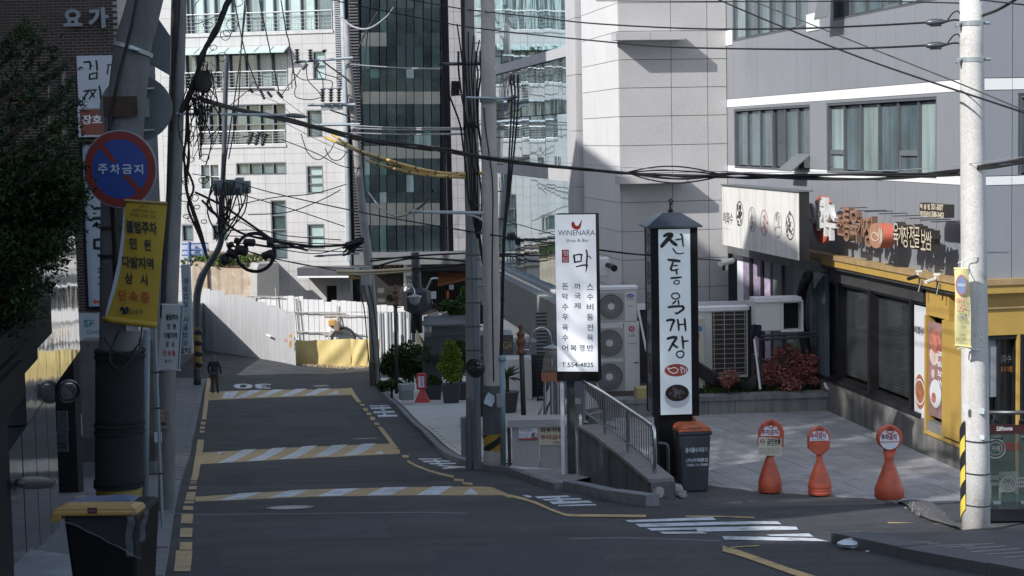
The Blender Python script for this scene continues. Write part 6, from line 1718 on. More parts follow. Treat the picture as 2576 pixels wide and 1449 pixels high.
q2=U5.rect(*C('b5',100,818),*C('b5',270,1050));mb=frame_box(U5,(q2[0],q2[1],q2[2],q2[3]),-.3,.0,.05);build('frame',mb,ac_m,au5)
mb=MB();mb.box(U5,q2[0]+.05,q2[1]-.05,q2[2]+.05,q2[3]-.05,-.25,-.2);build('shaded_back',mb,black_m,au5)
mb=MB();a=U5.rect(*Q(1665,800),*C('b5',250,820));mb.box(U5,*a,-.4,.05);build('top_cover',mb,white_m,au5)
br=mat('bracket_dark',(.06,.06,.062),.6,.3)
mb=MB();
for(a,b)in((Q(1700,1085),C('b5',370,1058)),(Q(1700,1115),C('b5',370,1085))):mb.tube([U5.at(*U5.uv(*a),.0),U5.at(*U5.uv(*b),.0)],.03,6)
for x in(1715,1900):mb.tube([U5.at(*U5.uv(*Q(x,1090)),-.1),U5.at(*U5.uv(*Q(x,1440)),-.1)],.025,6)
build('bracket',mb,br,au5)
# posts, white rods and cloth between the units
fr_=thing('unit_fence',W(1810,800,36.5),'black and white fence frame behind the outdoor units','fence')
FF=front(1810,800,37.2,.1)
mb=MB();q=FF.rect(*Q(780,853),*Q(1650,860));mb.box(FF,q[0],q[1],q[2],q[3]+.03,-.03,.03);build('white_rail',mb,white_m,fr_)
mb=MB();q=FF.rect(*Q(790,862),*Q(1645,1500));mb.box(FF,q[0],q[1],q[2],q[3],-.1,-.04);build('dark_panel',mb,mat('fence_dark',(.03,.03,.033),.7),fr_)
for(a,b,Y,lab)in(((785,870),(850,1200),35.0,'white rod leaning left of the lantern sign'),((1663,1110),(1708,1485),34.2,'white rod leaning against the raised outdoor unit')):
 o=thing('leaning_rod',W(*Q(*b),Y),lab,'rod');mb=MB();mb.tube([W(*Q(*a),Y),W(*Q(*b),Y-.1)],.022,6);build('rod',mb,white_m,o)
cl=thing('navy_cloth',W(1908,850,34.4),'dark navy cloth draped over a pipe beside the raised outdoor unit','cloth')
rows=[[W(*Q(1635+k*16+4*math.sin(j),1000+j*17-(k==2)*6),34.3+.06*math.sin(k*2.2+j*.7))for k in range(6)]for j in range(7)]
rows[-1]=[p+Vector((0,0,.1*(i%2)))for i,p in enumerate(rows[-1])]
mb=MB();mb.grid(rows[::-1]);build('cloth',mb,mat('navy',(.012,.018,.04),.8),cl,smooth=True)
pb=thing('refrigerant_pipes',W(1790,985,35),'bundle of black insulated pipes on the planter bed below the units','pipes')
for k in range(5):
 mb=MB();mb.tube(smooth_path([W(1745+k*3,905+k*9,34.9),W(1790,935+k*7,34.6),W(1830,955+k*5,34.6+k*.05),W(1880+k*4,965+k*3,34.8),W(1905,930-k*5,34.9)],5),.035,7);build('pipe',mb,rubber,pb,smooth=True)
 # maple
def leafball(mb,c,r,n,size,flat=.7):
 for _ in range(n):
  d=Vector((random.gauss(0,1),random.gauss(0,1),random.gauss(0,1))).normalized()*(random.random()**.4)
  p=c+Vector((d.x*r[0],d.y*r[1],d.z*r[2]))
  a=Vector((random.gauss(0,1),random.gauss(0,1),random.gauss(0,1)*flat)).normalized();b=a.cross(Vector((random.gauss(0,1),random.gauss(0,1),random.gauss(0,1)))).normalized();s=size*random.uniform(.6,1.5)
  mb.quad(p-a*s,p+b*s*.55,p+a*s,p-b*s*.55)
mp=thing('maple_shrub',W(1985,990,34.8),'dense crimson Japanese maple shrub in the planter','shrub')
br_=MB();ball=[(1935,935,.25),(1960,912,.28),(1990,895,.25),(2015,905,.28),(1975,940,.30),(2005,945,.32),(1935,955,.20),(2035,930,.22),(2030,965,.2),(1990,968,.22),(2045,905,.14),(1960,885,.14),(1920,950,.14),(2050,960,.12),(1985,872,.10),(2040,880,.09),(2000,920,.3)]
c0=W(1985,992,34.9);LF={0:MB(),1:MB()}
for(x,y,r)in ball:
 c=W(x,y,34.9+random.uniform(-.3,.3));leafball(LF[0 if y>905 else random.choice((0,1))],c,(r,r*.9,r*.8),int(6500*r*r)+60,.026)
 br_.tube(smooth_path([c0+Vector((random.uniform(-.05,.05),0,0)),c0.lerp(c,.5)+Vector((0,0,.05)),c],3),[.03,.028,.026,.02,.015,.01,.006][:7],5)
build('leaves',LF[0],mat('maple_red',(.27,.09,.085),.6,var=.5,scale=9),mp);build('upper_leaves',LF[1],mat('maple_brown',(.27,.11,.075),.6,var=.5,scale=9),mp,label='browner leaves at the top of the shrub');build('branches',br_,bark,mp)
mp2=thing('maple_shrub',W(1833,985,34.4),'small reddish seedling below the wire-guarded outdoor unit','shrub')
mb=MB();leafball(mb,W(1835,948,34.4),(.22,.2,.15),420,.024);leafball(mb,W(1830,965,34.4),(.14,.15,.1),160,.022);build('leaves',mb,mat('maple_brown',(.27,.11,.075),.6,var=.5,scale=9),mp2);mb=MB();mb.tube([W(1832,992,34.4),W(1834,950,34.4)],.012,5);build('stem',mb,bark,mp2)
# left lower annex of the restaurant, glazed front behind the box sign
an=thing('restaurant_annex',W(1930,900,38),'low glazed annex with purple posters under the white box sign','building')
AN=GF.shift(.14)
u0=AN.uv(1852,750)[0];u1=AN.uv(2074,750)[0];va=AN.uv(1960,655)[1];
mb=MB();mb.box(AN,u0,u1,AN.uv(2000,668)[1],AN.uv(2000,668)[1]+.22,-.2,.2);build('fascia',mb,mat('fascia_grey',(.13,.135,.14),.5,var=.2,streak=.3),an)
purp=mat('purple_poster',(.40,.33,.46),.45,var=.45,scale=7)
X=[1853,1868,1887,1893,1915,1921,1940,1947,1968,1998,2040,2074];M_=[sign_white,purp,frame_dk,purp,frame_dk,purp,frame_dk,frame_gr,g_shop,frame_gr,g_win]
vt_=AN.uv(2000,672)[1]
for i in range(len(X)-1):
 a,b=AN.uv(X[i],750)[0],AN.uv(X[i+1],750)[0];mb=MB();mb.box(AN,a+.004,b-.004,-5.0,vt_-.003,-.1,.02 if M_[i]in(frame_dk,frame_gr)else-.02);build('poster_panel' if M_[i]in(purp,sign_white)else 'front_panel',mb,M_[i],an)
hs=thing('exhaust_duct',W(2080,700,34),'thick black flexible duct curving down the restaurant front','duct')
pts=smooth_path([GF.at(*GU(x,y),n)for(x,y,n)in((2088,692,.45),(2070,700,.35),(2052,740,.3),(2048,800,.3),(2060,870,.28),(2066,960,.25),(2062,985,.25))],7)
mb=MB();mb.tube(pts,[.10+.008*(k%2)for k in range(len(pts))],10);build('hose',mb,rubber,hs,smooth=True)
sc2=thing('security_camera',W(1830,660,35),'pale bullet camera at the far corner of the annex below the box sign','security camera')
mb=MB();mb.tube([W(1812,663,34.5),W(1842,656,34.9)],.06,10);build('camera_body',mb,ac_m,sc2);mb=MB();mb.tube([W(1822,664,34.6),W(1820,680,34.6)],.03,6);mb.tube([W(1838,657,34.9),W(1852,655,35.3)],.03,6);build('bracket',mb,frame_dk,sc2)
# ================================================================== RIGHT CORNER: glass balustrade on black plinth, round pole
gl=thing('glass_balustrade',W(2530,1290,18.3),'glass balustrade with restaurant logos and a steel handrail at the right edge','balustrade')
BG=front(2530,1250,18.3,-.05)
zr=zk(5,18)
def bq(x0,y0,x1,y1):return BG.rect(x0,y0,x1,y1)
pm_=mat('balustrade_glass',(.05,.075,.07),.10,var=.25,scale=2,alpha=.62,spec=.7)
for(x0,x1)in((2484,2551),(2553,2600),(2602,2680)):
 mb=MB();mb.box(BG,*bq(x0,1070,x1,1292),-.01,.01);build('glass_panel',mb,pm_,gl)
 mb=MB();q=bq(x0,1068,x1,1090);mb.box(BG,*q,.011,.014);rb=build('red_band',mb,mat('band_red',(.035,.010,.011),.4),gl)
 if x0==2484:lettering(rb,sign_white,BG,[('도쿄커',2506,1072,2522,1084),('DDO KITCHEN',2524,1075,2546,1082)],n=.017,bold=.01)
rdp=mat('curry_red',(.15,.025,.025),.5);gpn=mat('logo_pale',(.13,.15,.155),.5)
lettering(gl,rdp,BG,[('CURRY',2520,1112,2552,1132),('&',2556,1110,2566,1132)],n=.016,bold=.03)
lettering(gl,gpn,BG,[('CHINESE',2490,1195,2512,1206),('DINING',2490,1212,2512,1222),('BEER',2556,1200,2580,1225)],n=.016,bold=.02)
for(x,y,r)in((2504,1128,26),(2535,1218,20)):
 u,v=BG.uv(x,y);k=18.3/4400;mb=MB();mb.ring(BG,u,v,r*k*.88,r*k,.012,.016,28);mb.ring(BG,u,v,r*k*.60,r*k*.66,.012,.016,24);text_into(mb,'카레',BG,(u-r*k*.4,u+r*k*.4,v-r*k*.3,v+r*k*.3),.016,.02);build('round_logo',mb,gpn,gl)
for x in(2507,2576):
 q=bq(x-8,1060,x+8,1300);mb=MB();mb.box(BG,q[0],q[1],q[2],q[3],-.09,-.05);build('post',mb,frame_dk,gl)
 for y in(1098,1262):
  u,v=BG.uv(x,y);mb=MB();mb.box(BG,u-.04,u+.04,v-.012,v+.012,-.05,.03);build('clamp',mb,chrome,gl)
mb=MB();mb.tube([BG.at(*BG.uv(2484,1036),.05),BG.at(*BG.uv(2680,1036),.05)],.022,10);build('handrail',mb,dark_steel,gl,smooth=True)
mb=MB();mb.tube([BG.at(*BG.uv(2507,1062),-.06),BG.at(*BG.uv(2500,1040),.03)],.016,8);build('rail_bracket',mb,chrome,gl)
pn=thing('plinth',W(2520,1350,18.2),'polished black granite plinth under the glass balustrade','plinth')
PN=front(2520,1320,18.0,-.05);blg=mat('black_granite',(.014,.015,.018),.18,var=.2,spec=.7)
q=PN.rect(2460,1279,2740,1306);mb=MB();mb.box(PN,q[0],q[1],q[2],q[3],-.7,.05);build('top_stone',mb,blg,pn)
q=PN.rect(2463,1308,2740,1362);mb=MB();mb.box(PN,q[0],q[1],q[2]-.2,q[3],-.7,.0);build('face_stone',mb,blg,pn)
q=PN.rect(2484,1264,2556,1279);mb=MB();mb.box(PN,q[0],q[1],q[2]+.002,q[3],-.9,-.5);build('white_kerb',mb,white_m,pn)
mb=MB();mb.box(PN,*PN.rect(2545,1262,2580,1280),-.48,-.44);tag(build('green_crate',mb,mat('bright_green',(.10,.50,.16),.5)),'bright green crate edge just showing behind the glass balustrade','crate')
pb=W(2456,1352,17.0);pb.z=zk(pb.x,17.0)
rp=thing('utility_pole',pb,'pale round concrete pole in sunlight at the right, hung with a yellow banner','pole')
t0=W(2443,-60,17.0)
mb=MB();mb.tube([pb-Vector((0,0,.3))]+[pb.lerp(t0,k/8)for k in range(1,9)],[.138+(.148-.138)*0+.0-.0035*k for k in range(9)],28);build('shaft',mb,pole_pale,rp,smooth=True)
def paxis(y):return W(2456+(2443-2456)*(1352-y)/1412,y,17.0)
for y,lab in((59,'upper'),(150,'lower')):
 p=paxis(y);mb=MB();mb.lathe(p-Vector((0,0,.022)),[(.114,0),(.120,0),(.120,.044),(.114,.044)],28)
 for s_ in(-1,1):mb.tube([p+Vector((s_*.115,-.05,0)),p+Vector((s_*.165,-.05,0))],.017,8)
 mb.tube([p+Vector((-.12,-.05,0)),p+Vector((-.17,-.07,-.03))],.013,6);build('pole_band',mb,mat('galvanised',(.45,.50,.52),.4,.6),rp)
for y in(1106,1187,1267):
 p=W(2460,y,17);c_=paxis(y);mb=MB();mb.lathe(c_,[(.139,-.006),(.142,-.006),(.142,.006),(.139,.006)],24,axis=Vector((.06,-.02,1)));build('steel_strap',mb,dark_steel,rp)
 # half wrapped hazard board on its left side
hz=MB();hzb=MB();c1=paxis(1170)
z1,z0=paxis(1075).z,paxis(1298).z
for k in range(12):
 za,zb_=z0+(z1-z0)*k/12,z0+(z1-z0)*(k+1)/12;tgt=hz if(k//2)%2==0 else hzb
 rows=[]
 for zz in(za,zb_):
  c_=paxis(1075+(1298-1075)*(z1-zz)/(z1-z0));rows.append([(c_.x+.150*math.cos(a),c_.y+.150*math.sin(a),zz+.16*(a-math.pi*1.0)-0)for a in[math.pi*(.80+.38*j/8)for j in range(9)]])
 tgt.grid(rows);tgt.f=tgt.f
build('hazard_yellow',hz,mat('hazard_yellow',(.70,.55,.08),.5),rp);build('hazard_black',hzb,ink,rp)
mb=MB();PQ=front(2456,1020,16.84,0)
for(x0,y0,x1,y1,m)in((2464,1028,2476,1041,mat('sticker_pale',(.55,.60,.62),.5)),(2467,1096,2476,1106,sign_white),(2424,1020,2430,1036,sign_white)):
 mb=MB();mb.box(PQ,*PQ.rect(x0,y0,x1,y1),-.02,.004);build('sticker',mb,m,rp)
 # yellow CCTV banner
bn=thing('hanging_banner',W(2420,870,16.8),'pale yellow enforcement banner tied to the right-hand round pole','banner')
BN=front(2420,770,16.75,-.15);bm=mat('banner_pale_yellow',(.74,.68,.33),.6,var=.04,scale=3)
def bnp(s_,t):
 xl=2400+3*t+1.5*math.sin(t*6);xr=2435+10*t+2*math.sin(t*5);x=xl+(xr-xl)*s_;y=676+(868-676)*t+6*s_*t
 return BN.at(*BN.uv(x,y),.02*math.sin(3*s_+2*t))
mb=MB();mb.grid([[bnp(i/8,1-j/16)for i in range(9)]for j in range(17)]);build('cloth',mb,bm,bn,smooth=True)
for t in(0,1):
 mb=MB();mb.tube([bnp(-.02,t),bnp(1.02,t)],.012,8);build('batten',mb,bm,bn)
BT=BN.shift(.035)
for(m,it,b_)in((mat('banner_red',(.55,.12,.18),.5),[('불법주·정차',2405,749,2433,762),('CCTV',2408,768,2434,785)],.0),(blue_ink,[('단속중',2409,790,2434,806),('강남구',2419,819,2430,827)],.0),(ink,[('단속시행',2414,839,2428,846),('2021.12.30.',2405,849,2430,856)],.0)):
 lettering(bn,m,BT,it,bold=b_,n=.004)
u,v=BT.uv(2418,717);mb=MB();mb.disc(BT,u,v,.052,.10,-.002,.002,28);build('round_mark',mb,mat('mark_red',(.50,.20,.22),.5),bn);mb=MB();mb.disc(BT,u,v,.040,.082,.003,.005,28);build('round_mark_blue',mb,mat('mark_blue',(.20,.30,.50),.5),bn)
lettering(bn,sign_white,BT,[('주차금지',2408,713,2428,721)],n=.008,bold=.03)
mb=MB();mb.tube(smooth_path([bnp(.5,0),W(2424,655,16.85),W(2450,648,16.84),paxis(645)+Vector((.12,-.02,0))],5),.005,5);mb.tube(smooth_path([bnp(.5,1),W(2428,872,16.85),W(2450,879,16.84),paxis(878)+Vector((.12,-.05,0))],5),.005,5)
mb.tube([W(2424,655,16.85),W(2410,662,16.8)],.005,4);mb.tube([W(2426,873,16.85),W(2409,878,16.8)],.006,4);build('tie_cord',mb,white_m,bn)
# litter by the kerb
for(x,y,r,lab)in((2140,1380,.11,'crumpled white plastic bag lying against the near kerb'),(2183,1389,.02,'tiny white scrap beside the crumpled bag'),(1229,1005,.10,None)):
 if lab is None:continue
 p=hit(x,y);mb=MB();rows=[]
 rnd=[random.uniform(.5,1.1)for _ in range(60)]
 for i in range(6):
  th=math.pi*i/5;rows.append([(p.x+r*1.4*rnd[(i*7+j%9)%60]*math.sin(th)*math.cos(6.283*(j%9)/9),p.y+r*rnd[(i*5+j%9)%60]*math.sin(th)*math.sin(6.283*(j%9)/9),p.z+r*.4+r*.5*rnd[(i+j%9)%60]*math.cos(th))for j in range(10)])
 mb.grid(rows[::-1]);build('litter',mb,mat('bag_white',(.55,.62,.66),.4,var=.1,bump=.6,bscale=30),None,label=lab,cat='litter')
 # ================================================================== LEFT SIDE BUILDINGS
BP_=front(150,360,42.0,0.0);
bb_=thing('brick_building',(-12,42,zroad(42)),'dark brown brick building with grey raised Korean letters, at the upper left','building')
brm=mat('dark_brick',(.050,.040,.040),.85,var=.28,scale=3,fine=.25);mortar=mat('mortar',(.38,.345,.33),.9,var=.1,scale=4)
xR=W(306,300,42).x
mb=MB();mb.wb(-24,xR,42.0,44.3,-10,13.5);build('brick_wall',mb,mortar,bb_)
mb=MB();mb.wb(-24,-10.7,44.32,50,-10,13.5);build('rear_wing',mb,concrete_d,bb_)
bw,bh,g=.205,.058,.013
bme=mesh_of('brick',MB().wb(-bw/2,bw/2,-.012,.0,-bh/2,bh/2),brm)
rest=MB();nb=0;rr_=0
z=3.55;ys_=[]
while z>-6.5:
 x=xR-.11-(bw+g)/2*(rr_%2)
 while x>-13.0:
  px_=PX((x,42,z))
  if px_[0]>-10 and px_[1]>-12:
   if nb<296 and px_[1]<135 and px_[0]>60:put('brick',bme,bb_,(x,42.0,z));nb+=1
   else:rest.wb(x-bw/2,x+bw/2,41.988,42.0,z-bh/2,z+bh/2)
  x-=bw+g
 z-=bh+g;rr_+=1
build('brickwork',rest,brm,bb_,kind='stuff');print('bricks',nb,len(rest.f)//6)
B4=front(150,360,41.95,0.0)
yo=thing('raised_letters',B4.at(*B4.uv(200,45)),'two grey raised Korean letters fixed high on the dark brick wall','sign')
lettering(yo,mat('letter_steel',(.30,.345,.40),.35,.3),B4,[('요',*C('a1',485,72),*C('a1',630,200)),('가',*C('a1',672,60),*C('a1',825,212))],n=.14,bold=.045,depth=.12,name='letters')
def wall_sign(name,px,label,m,fm=None,n=.1,fw=.05):
 q=B4.rect(*px);o=thing(name,B4.at(q[0],q[2],0),label,'sign');mb=MB();mb.box(B4,*q,-.02,n);build('sign_face',mb,m,o)
 if fm:build('frame',frame_box(B4,(q[0]-fw,q[1]+fw,q[2]-fw,q[3]+fw),-.02,n+.03,fw-.002),fm,o)
 return o
cold_white=mat('sign_cold_white',(.50,.56,.64),.4,var=.04,scale=2)
k1=wall_sign('wall_sign',(195,141,312,274),'white sign with a black Korean brush word, behind the big leaning pole',cold_white)
mb=MB()
for st,w0 in(([(640,470),(665,468),(685,470),(690,500),(686,525)],12),([(690,500),(705,498)],8),([(732,458),(738,490),(740,530)],12),([(685,560),(682,600)],10),([(682,562),(735,550)],9),([(738,545),(738,595)],10),([(684,598),(740,592)],9),([(815,492),(850,488)],9),([(825,500),(815,560)],9),([(640,690),(690,680)],11),([(675,690),(635,745)],11),([(690,690),(720,735)],9),([(700,682),(735,678)],10),([(725,690),(680,748)],10),([(755,650),(765,700),(768,755)],12)):
 brush(mb,B4,[C('a1',*p)for p in st],w0*.3336,n=.103,wm=.3)
build('brush_lettering',mb,ink,k1)
k2_=wall_sign('wall_sign',(203,274,312,338),'rust-red sign strip with white lettering below the black brush word',mat('sign_rust',(.24,.085,.06),.5,var=.06),cold_white,n=.09,fw=.045)
lettering(k2_,sign_white,B4,[('장호왕곱창',*C('a1',622,868),*C('a1',1010,930))],n=.094,bold=.03)
k3_=wall_sign('wall_sign',(210,364,318,768),'tall black-framed pale blue sign half hidden by the netted pole',mat('sign_sky',(.36,.43,.52),.4,var=.05),black_m,n=.12,fw=.06)
mb=MB()
for st,w0 in(([(715,125),(745,120),(790,122)],16),([(708,200),(740,195),(800,198)],18),([(712,255),(740,240),(790,262)],16),([(735,225),(738,262)],13),([(720,355),(722,420)],17),([(720,358),(790,352)],15),([(718,420),(790,424)],17),([(750,575),(790,575)],10),([(750,600),(790,600)],10),([(755,640),(790,635)],12),([(752,690),(790,695)],12)):
 brush(mb,B4,[C('b1',*p)for p in st],w0*.3336,n=.125,wm=.4)
build('brush_lettering',mb,ink,k3_)
mb=MB();A=[B4.uv(*C('b1',*p))for p in((708,822),(728,802),(728,814),(775,814),(775,832),(728,832),(728,845))];mb.poly(B4,A[::-1],.121,.126);build('red_arrow',mb,red_m,k3_)
k4_=wall_sign('wall_sign',(187,787,318,855),'pale sign with a teal shield logo and clipped Latin lettering near the ground floor',mat('sign_mist',(.36,.42,.47),.4,var=.05),n=.12)
mb=MB();A=[B4.uv(*C('b1',*p))for p in((640,965),(665,955),(715,965),(712,985),(690,1005),(665,1018),(645,1005))];mb.poly(B4,A[::-1],.121,.126);build('shield_logo',mb,mat('teal_print',(.05,.20,.24),.5),k4_)
mb=MB();brush(mb,B4,[C('b1',*p)for p in((650,990),(680,975),(712,972))],1.6,n=.13);brush(mb,B4,[C('b1',*p)for p in((672,962),(680,975),(672,1010))],1.6,n=.13);build('logo_lines',mb,cold_white,k4_)
lettering(k4_,mat('grey_text',(.08,.09,.10),.5),B4,[('Global',*C('b1',663,1036),*C('b1',790,1062))],n=.126,bold=-.01)
mb=MB()
for(x,y0,y1)in((492,548,1340),(480,560,1340),(375,560,1260)):mb.tube([B4.at(*B4.uv(*C('a1',x,y0)),.06),B4.at(*B4.uv(*C('a1',x+5,y1)),.06)],.045 if x==492 else .03,8)
build('drain_pipe',mb,mat('pipe_dull',(.16,.16,.165),.5,.4),bb_)
# ground-level side wall right of the doorway
sw=thing('side_wall',W(225,1240,27),'dark concrete side wall between the black doorway and the netted pole','wall')
SWp=front(225,1000,30,0)
for(y0,y1,m,n)in((858,1100,concrete_d,0),(1102,1160,mat('wall_mid',(.07,.07,.068),.85,var=.2),.02),(1163,1240,mat('wall_pale_plaster',(.16,.165,.165),.8,var=.2),.03)):  # panel tones differ: darkest in the middle, palest at the bottom
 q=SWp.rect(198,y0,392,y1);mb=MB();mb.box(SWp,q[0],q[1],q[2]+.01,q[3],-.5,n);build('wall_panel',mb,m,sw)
mb=MB();q=SWp.rect(198,1240,392,1300);mb.box(SWp,q[0],q[1],-7.5,q[3],-.5,.0);build('wall_foot',mb,concrete_d,sw)
# polished dark storefront on the left that mirrors the street
ML=plane_dir((-5.2,20.0,0),(-.158,.988))
mo=thing('dark_storefront',ML.at(-2,-4.3,0),'dark polished storefront wall at the left mirroring the white hoarding','building')
g_pol=glass('polished_dark',(.34,.36,.38),.05,.85,wave=.22,wscale=2.2,var=.1)
g_pol2=glass('polished_black',(.15,.16,.175),.07,.8,wave=.15,wscale=1.5,var=.1)
def mu(x,y):return ML.uv(x,y)
ztop=mu(202,539)[1]
u_l,u_r=mu(25,1000)[0],mu(202,800)[0]
ubr=[mu(x,900)[0]for x in(60,93,127,160,202)]
vmid=mu(145,960)[1]
for i in range(len(ubr)-1):
 mb=MB();a,b=ubr[i],ubr[i+1];c_,d_=vmid+.0,ztop;j=random.uniform(-.003,.003)
 mb.hexa([ML.at(a+.006,c_,-.3),ML.at(b-.006,c_,-.3),ML.at(b-.006,d_,-.3),ML.at(a+.006,d_,-.3)],[ML.at(a+.006,c_,j),ML.at(b-.006,c_,-j),ML.at(b-.006,d_,-j),ML.at(a+.006,d_,j)]);build('polished_panel',mb,g_pol,mo)
xl=[20,55,90,120,143]
for i in range(len(xl)-1):
 a,b=mu(xl[i],1100)[0],mu(xl[i+1],1100)[0];mb=MB();j=random.uniform(-.003,.003)
 mb.hexa([ML.at(a+.004,-5.6,-.3),ML.at(b-.004,-5.6,-.3),ML.at(b-.004,vmid-.01,-.3),ML.at(a+.004,vmid-.01,-.3)],[ML.at(a+.004,-5.6,j),ML.at(b-.004,-5.6,-j),ML.at(b-.004,vmid-.01,-j),ML.at(a+.004,vmid-.01,j)]);build('polished_panel',mb,g_pol2,mo)
mb=MB();mb.box(ML,-14,mu(143,1000)[0]-.02,-6.5,ztop-.002,-6,-.31);build('storefront_core',mb,black_m,mo)
mb=MB();mb.box(ML,mu(143,1000)[0],u_r,vmid+.001,ztop-.002,-6,-.31);build('overhang_core',mb,black_m,mo)
# stepped black canopies in front of the near panels
for(x,y0,y1,n)in((127,742,842,.30),(93,842,905,.34),(58,905,1003,.38)):
 a=ML.uv(x,y0,n)[0];mb=MB();mb.box(ML,-9.5,a,ML.uv(x,y1,n)[1],ML.uv(x,y0,n)[1],.02,n);build('black_canopy',mb,mat('canopy_black',(.008,.009,.010),.7,var=.3,spec=.15),mo)
mb=MB();mb.box(ML,-9.5,ML.uv(20,1100,.1)[0],-5.6,ML.uv(40,1003,.1)[1],.02,.1);build('black_pier',mb,black_m,mo)
mb=MB();a,b=ML.uv(38,1215,.16),ML.uv(124,1215,.16)
p0,p1=ML.at(*a,.18),ML.at(*b,.18);mb.tube([p0.lerp(p1,t)for t in(0,.12,.3,.5,.7,.88,1)],[.03,.045,.055,.058,.055,.045,.03],14);hd=build('door_pull',mb,dk,mo,smooth=True)
mb=MB();mb.lathe(p1+Vector((0,0,0)),[(.05,0),(.055,.01),(.02,.02)],12,axis=(p1-p0));build('pull_cap',mb,concrete,hd)
# black sheet for the shade in the open doorway, notices, mirror
dw=thing('doorway',W(172,1370,23),'black open doorway left of the netted pole with two grey notices','doorway')
DW=front(172,1100,24.5,0)
mb=MB();q=DW.rect(120,850,201,1400);mb.box(DW,q[0],q[1]+.02,-6.5,q[3],-.3,0);build('shade_sheet',mb,mat('doorway_shade',(.006,.006,.007),.8),dw)
D3=front(172,1100,22,0)
for(x0,y0,x1,y1)in((143,1035,172,1085),(143,1088,172,1136)):
 mb=MB();mb.box(D3,*D3.rect(x0,y0,x1,y1),-.01,.01);build('notice',mb,mat('notice_grey',(.10,.115,.13),.5,var=.1),dw)
lettering(dw,ink,D3,[('WARNING',145,1094,162,1099),('■ ■ ■ ■',145,1113,167,1118),('■ ■ ■ ■',145,1123,167,1128)],n=.014,bold=.0)
def mirror(c,r,axis,label,face_m):
 o=thing('convex_mirror',c,label,'convex mirror');ax=Vector(axis).normalized()
 mb=MB();mb.lathe(c,[(.01,r*.22),(r*.3,r*.21),(r*.6,r*.15),(r*.85,r*.06),(r*.95,0)],32,axis=ax);build('mirror_face',mb,face_m,o,smooth=True)
 mb=MB();mb.lathe(c,[(r*.94,.0),(r*.96,.03),(r*1.03,.02),(r*1.03,-.04),(r*.9,-.06),(.01,-.10)],32,axis=ax);build('mirror_rim',mb,dk,o,smooth=True)
 return o
mirm=glass('convex_mirror_face',(.35,.34,.32),.06,.95)
mirror(W(172,985,19.5),.13,(.55,-.9,-.35),'dim convex mirror jutting out by the black doorway',mirm)
cm_=mirror(W(1195,926,29.3),.165,(-.42,-.9,-.1),'round convex traffic mirror on the grey centre column',mirm)
# blocks added at left to shade the street, roofs stepped to let sun through
lb=thing('shade_block',(-18,20,-5),'plain grey block standing behind the yew at the left edge of the street','building')
gb_m=mat('left_block_render',(.085,.092,.105),.8,var=.1,streak=.2)
mb=MB();mb.wb(-22,-9.6,9.5,11.0,-8,11.5);build('wall',mb,gb_m,lb)
mb=MB();mb.wb(-22,-9.6,11.02,21.5,-8,4.4);build('wall',mb,gb_m,lb)
mb=MB();mb.wb(-22,-9.6,21.52,25,-8,11.5);build('wall',mb,gb_m,lb)
pt=thing('shade_tree',(-12.6,16.3,4.4),'broad dense roof-garden tree left of the street, casting dappled shade on the plaza','tree')  # made-up tree out of view, breaks the sun into dapples
cr1=MB();tb=MB();tb.tube([(-12.6,16.3,4.3),(-12.5,16.2,6),(-12.6,16.4,8.5)],[.22,.18,.10],8);random.seed(77)
for k in range(150):
 c=Vector((-12.6+random.uniform(-2.0,2.0),16.3+random.uniform(-5.6,5.6),8.2+random.uniform(-3.2,3.4)))
 if k<26:tb.tube([(-12.55,16.3,random.uniform(5.2,8)),(c.x,c.y,c.z)],[.06,.02],5)
 for q in range(62):
  p=c+Vector((random.gauss(0,.42),random.gauss(0,.5),random.gauss(0,.36)))
  a=Vector((random.gauss(0,1),random.gauss(0,1),random.gauss(0,.8))).normalized();b=a.cross(Vector((random.gauss(0,1),random.gauss(0,1),random.gauss(0,1)))).normalized();s=random.uniform(.10,.19)
  cr1.quad(p-a*s,p+b*s*.55,p+a*s,p-b*s*.55)
build('crown',cr1,leafg,pt,kind='stuff');build('trunk',tb,bark,pt)
mb=MB();mb.wb(-22,-10.7,25.02,36,-8,11.2);build('wall',mb,gb_m,lb)
mb=MB();mb.wb(-22,-9.6,-24,5.2,-5,9.6);build('wall',mb,gb_m,lb)
mb=MB();mb.wb(-22,-9.6,5.22,9.48,-5,6.9);build('wall',mb,gb_m,lb)
for k in range(5):
 for r in range(4):
  mb=MB();y=11+k*2.8;mb.wb(-9.62,-9.55,y,y+1.5,-2+r*3.3,-.4+r*3.3);build('window',mb,g_dark,lb)
l2=thing('rear_block',(-18,60,-10),'grey rendered block behind the brick building, hidden by the left-hand poles','building')
mb=MB();mb.wb(-26,-14.6,50,73,-12,6.5);build('wall',mb,gb_m,l2)
mb=MB();mb.wb(-26,-16.2,73.2,92.5,-12.5,-8.4);build('wall',mb,gb_m,l2)
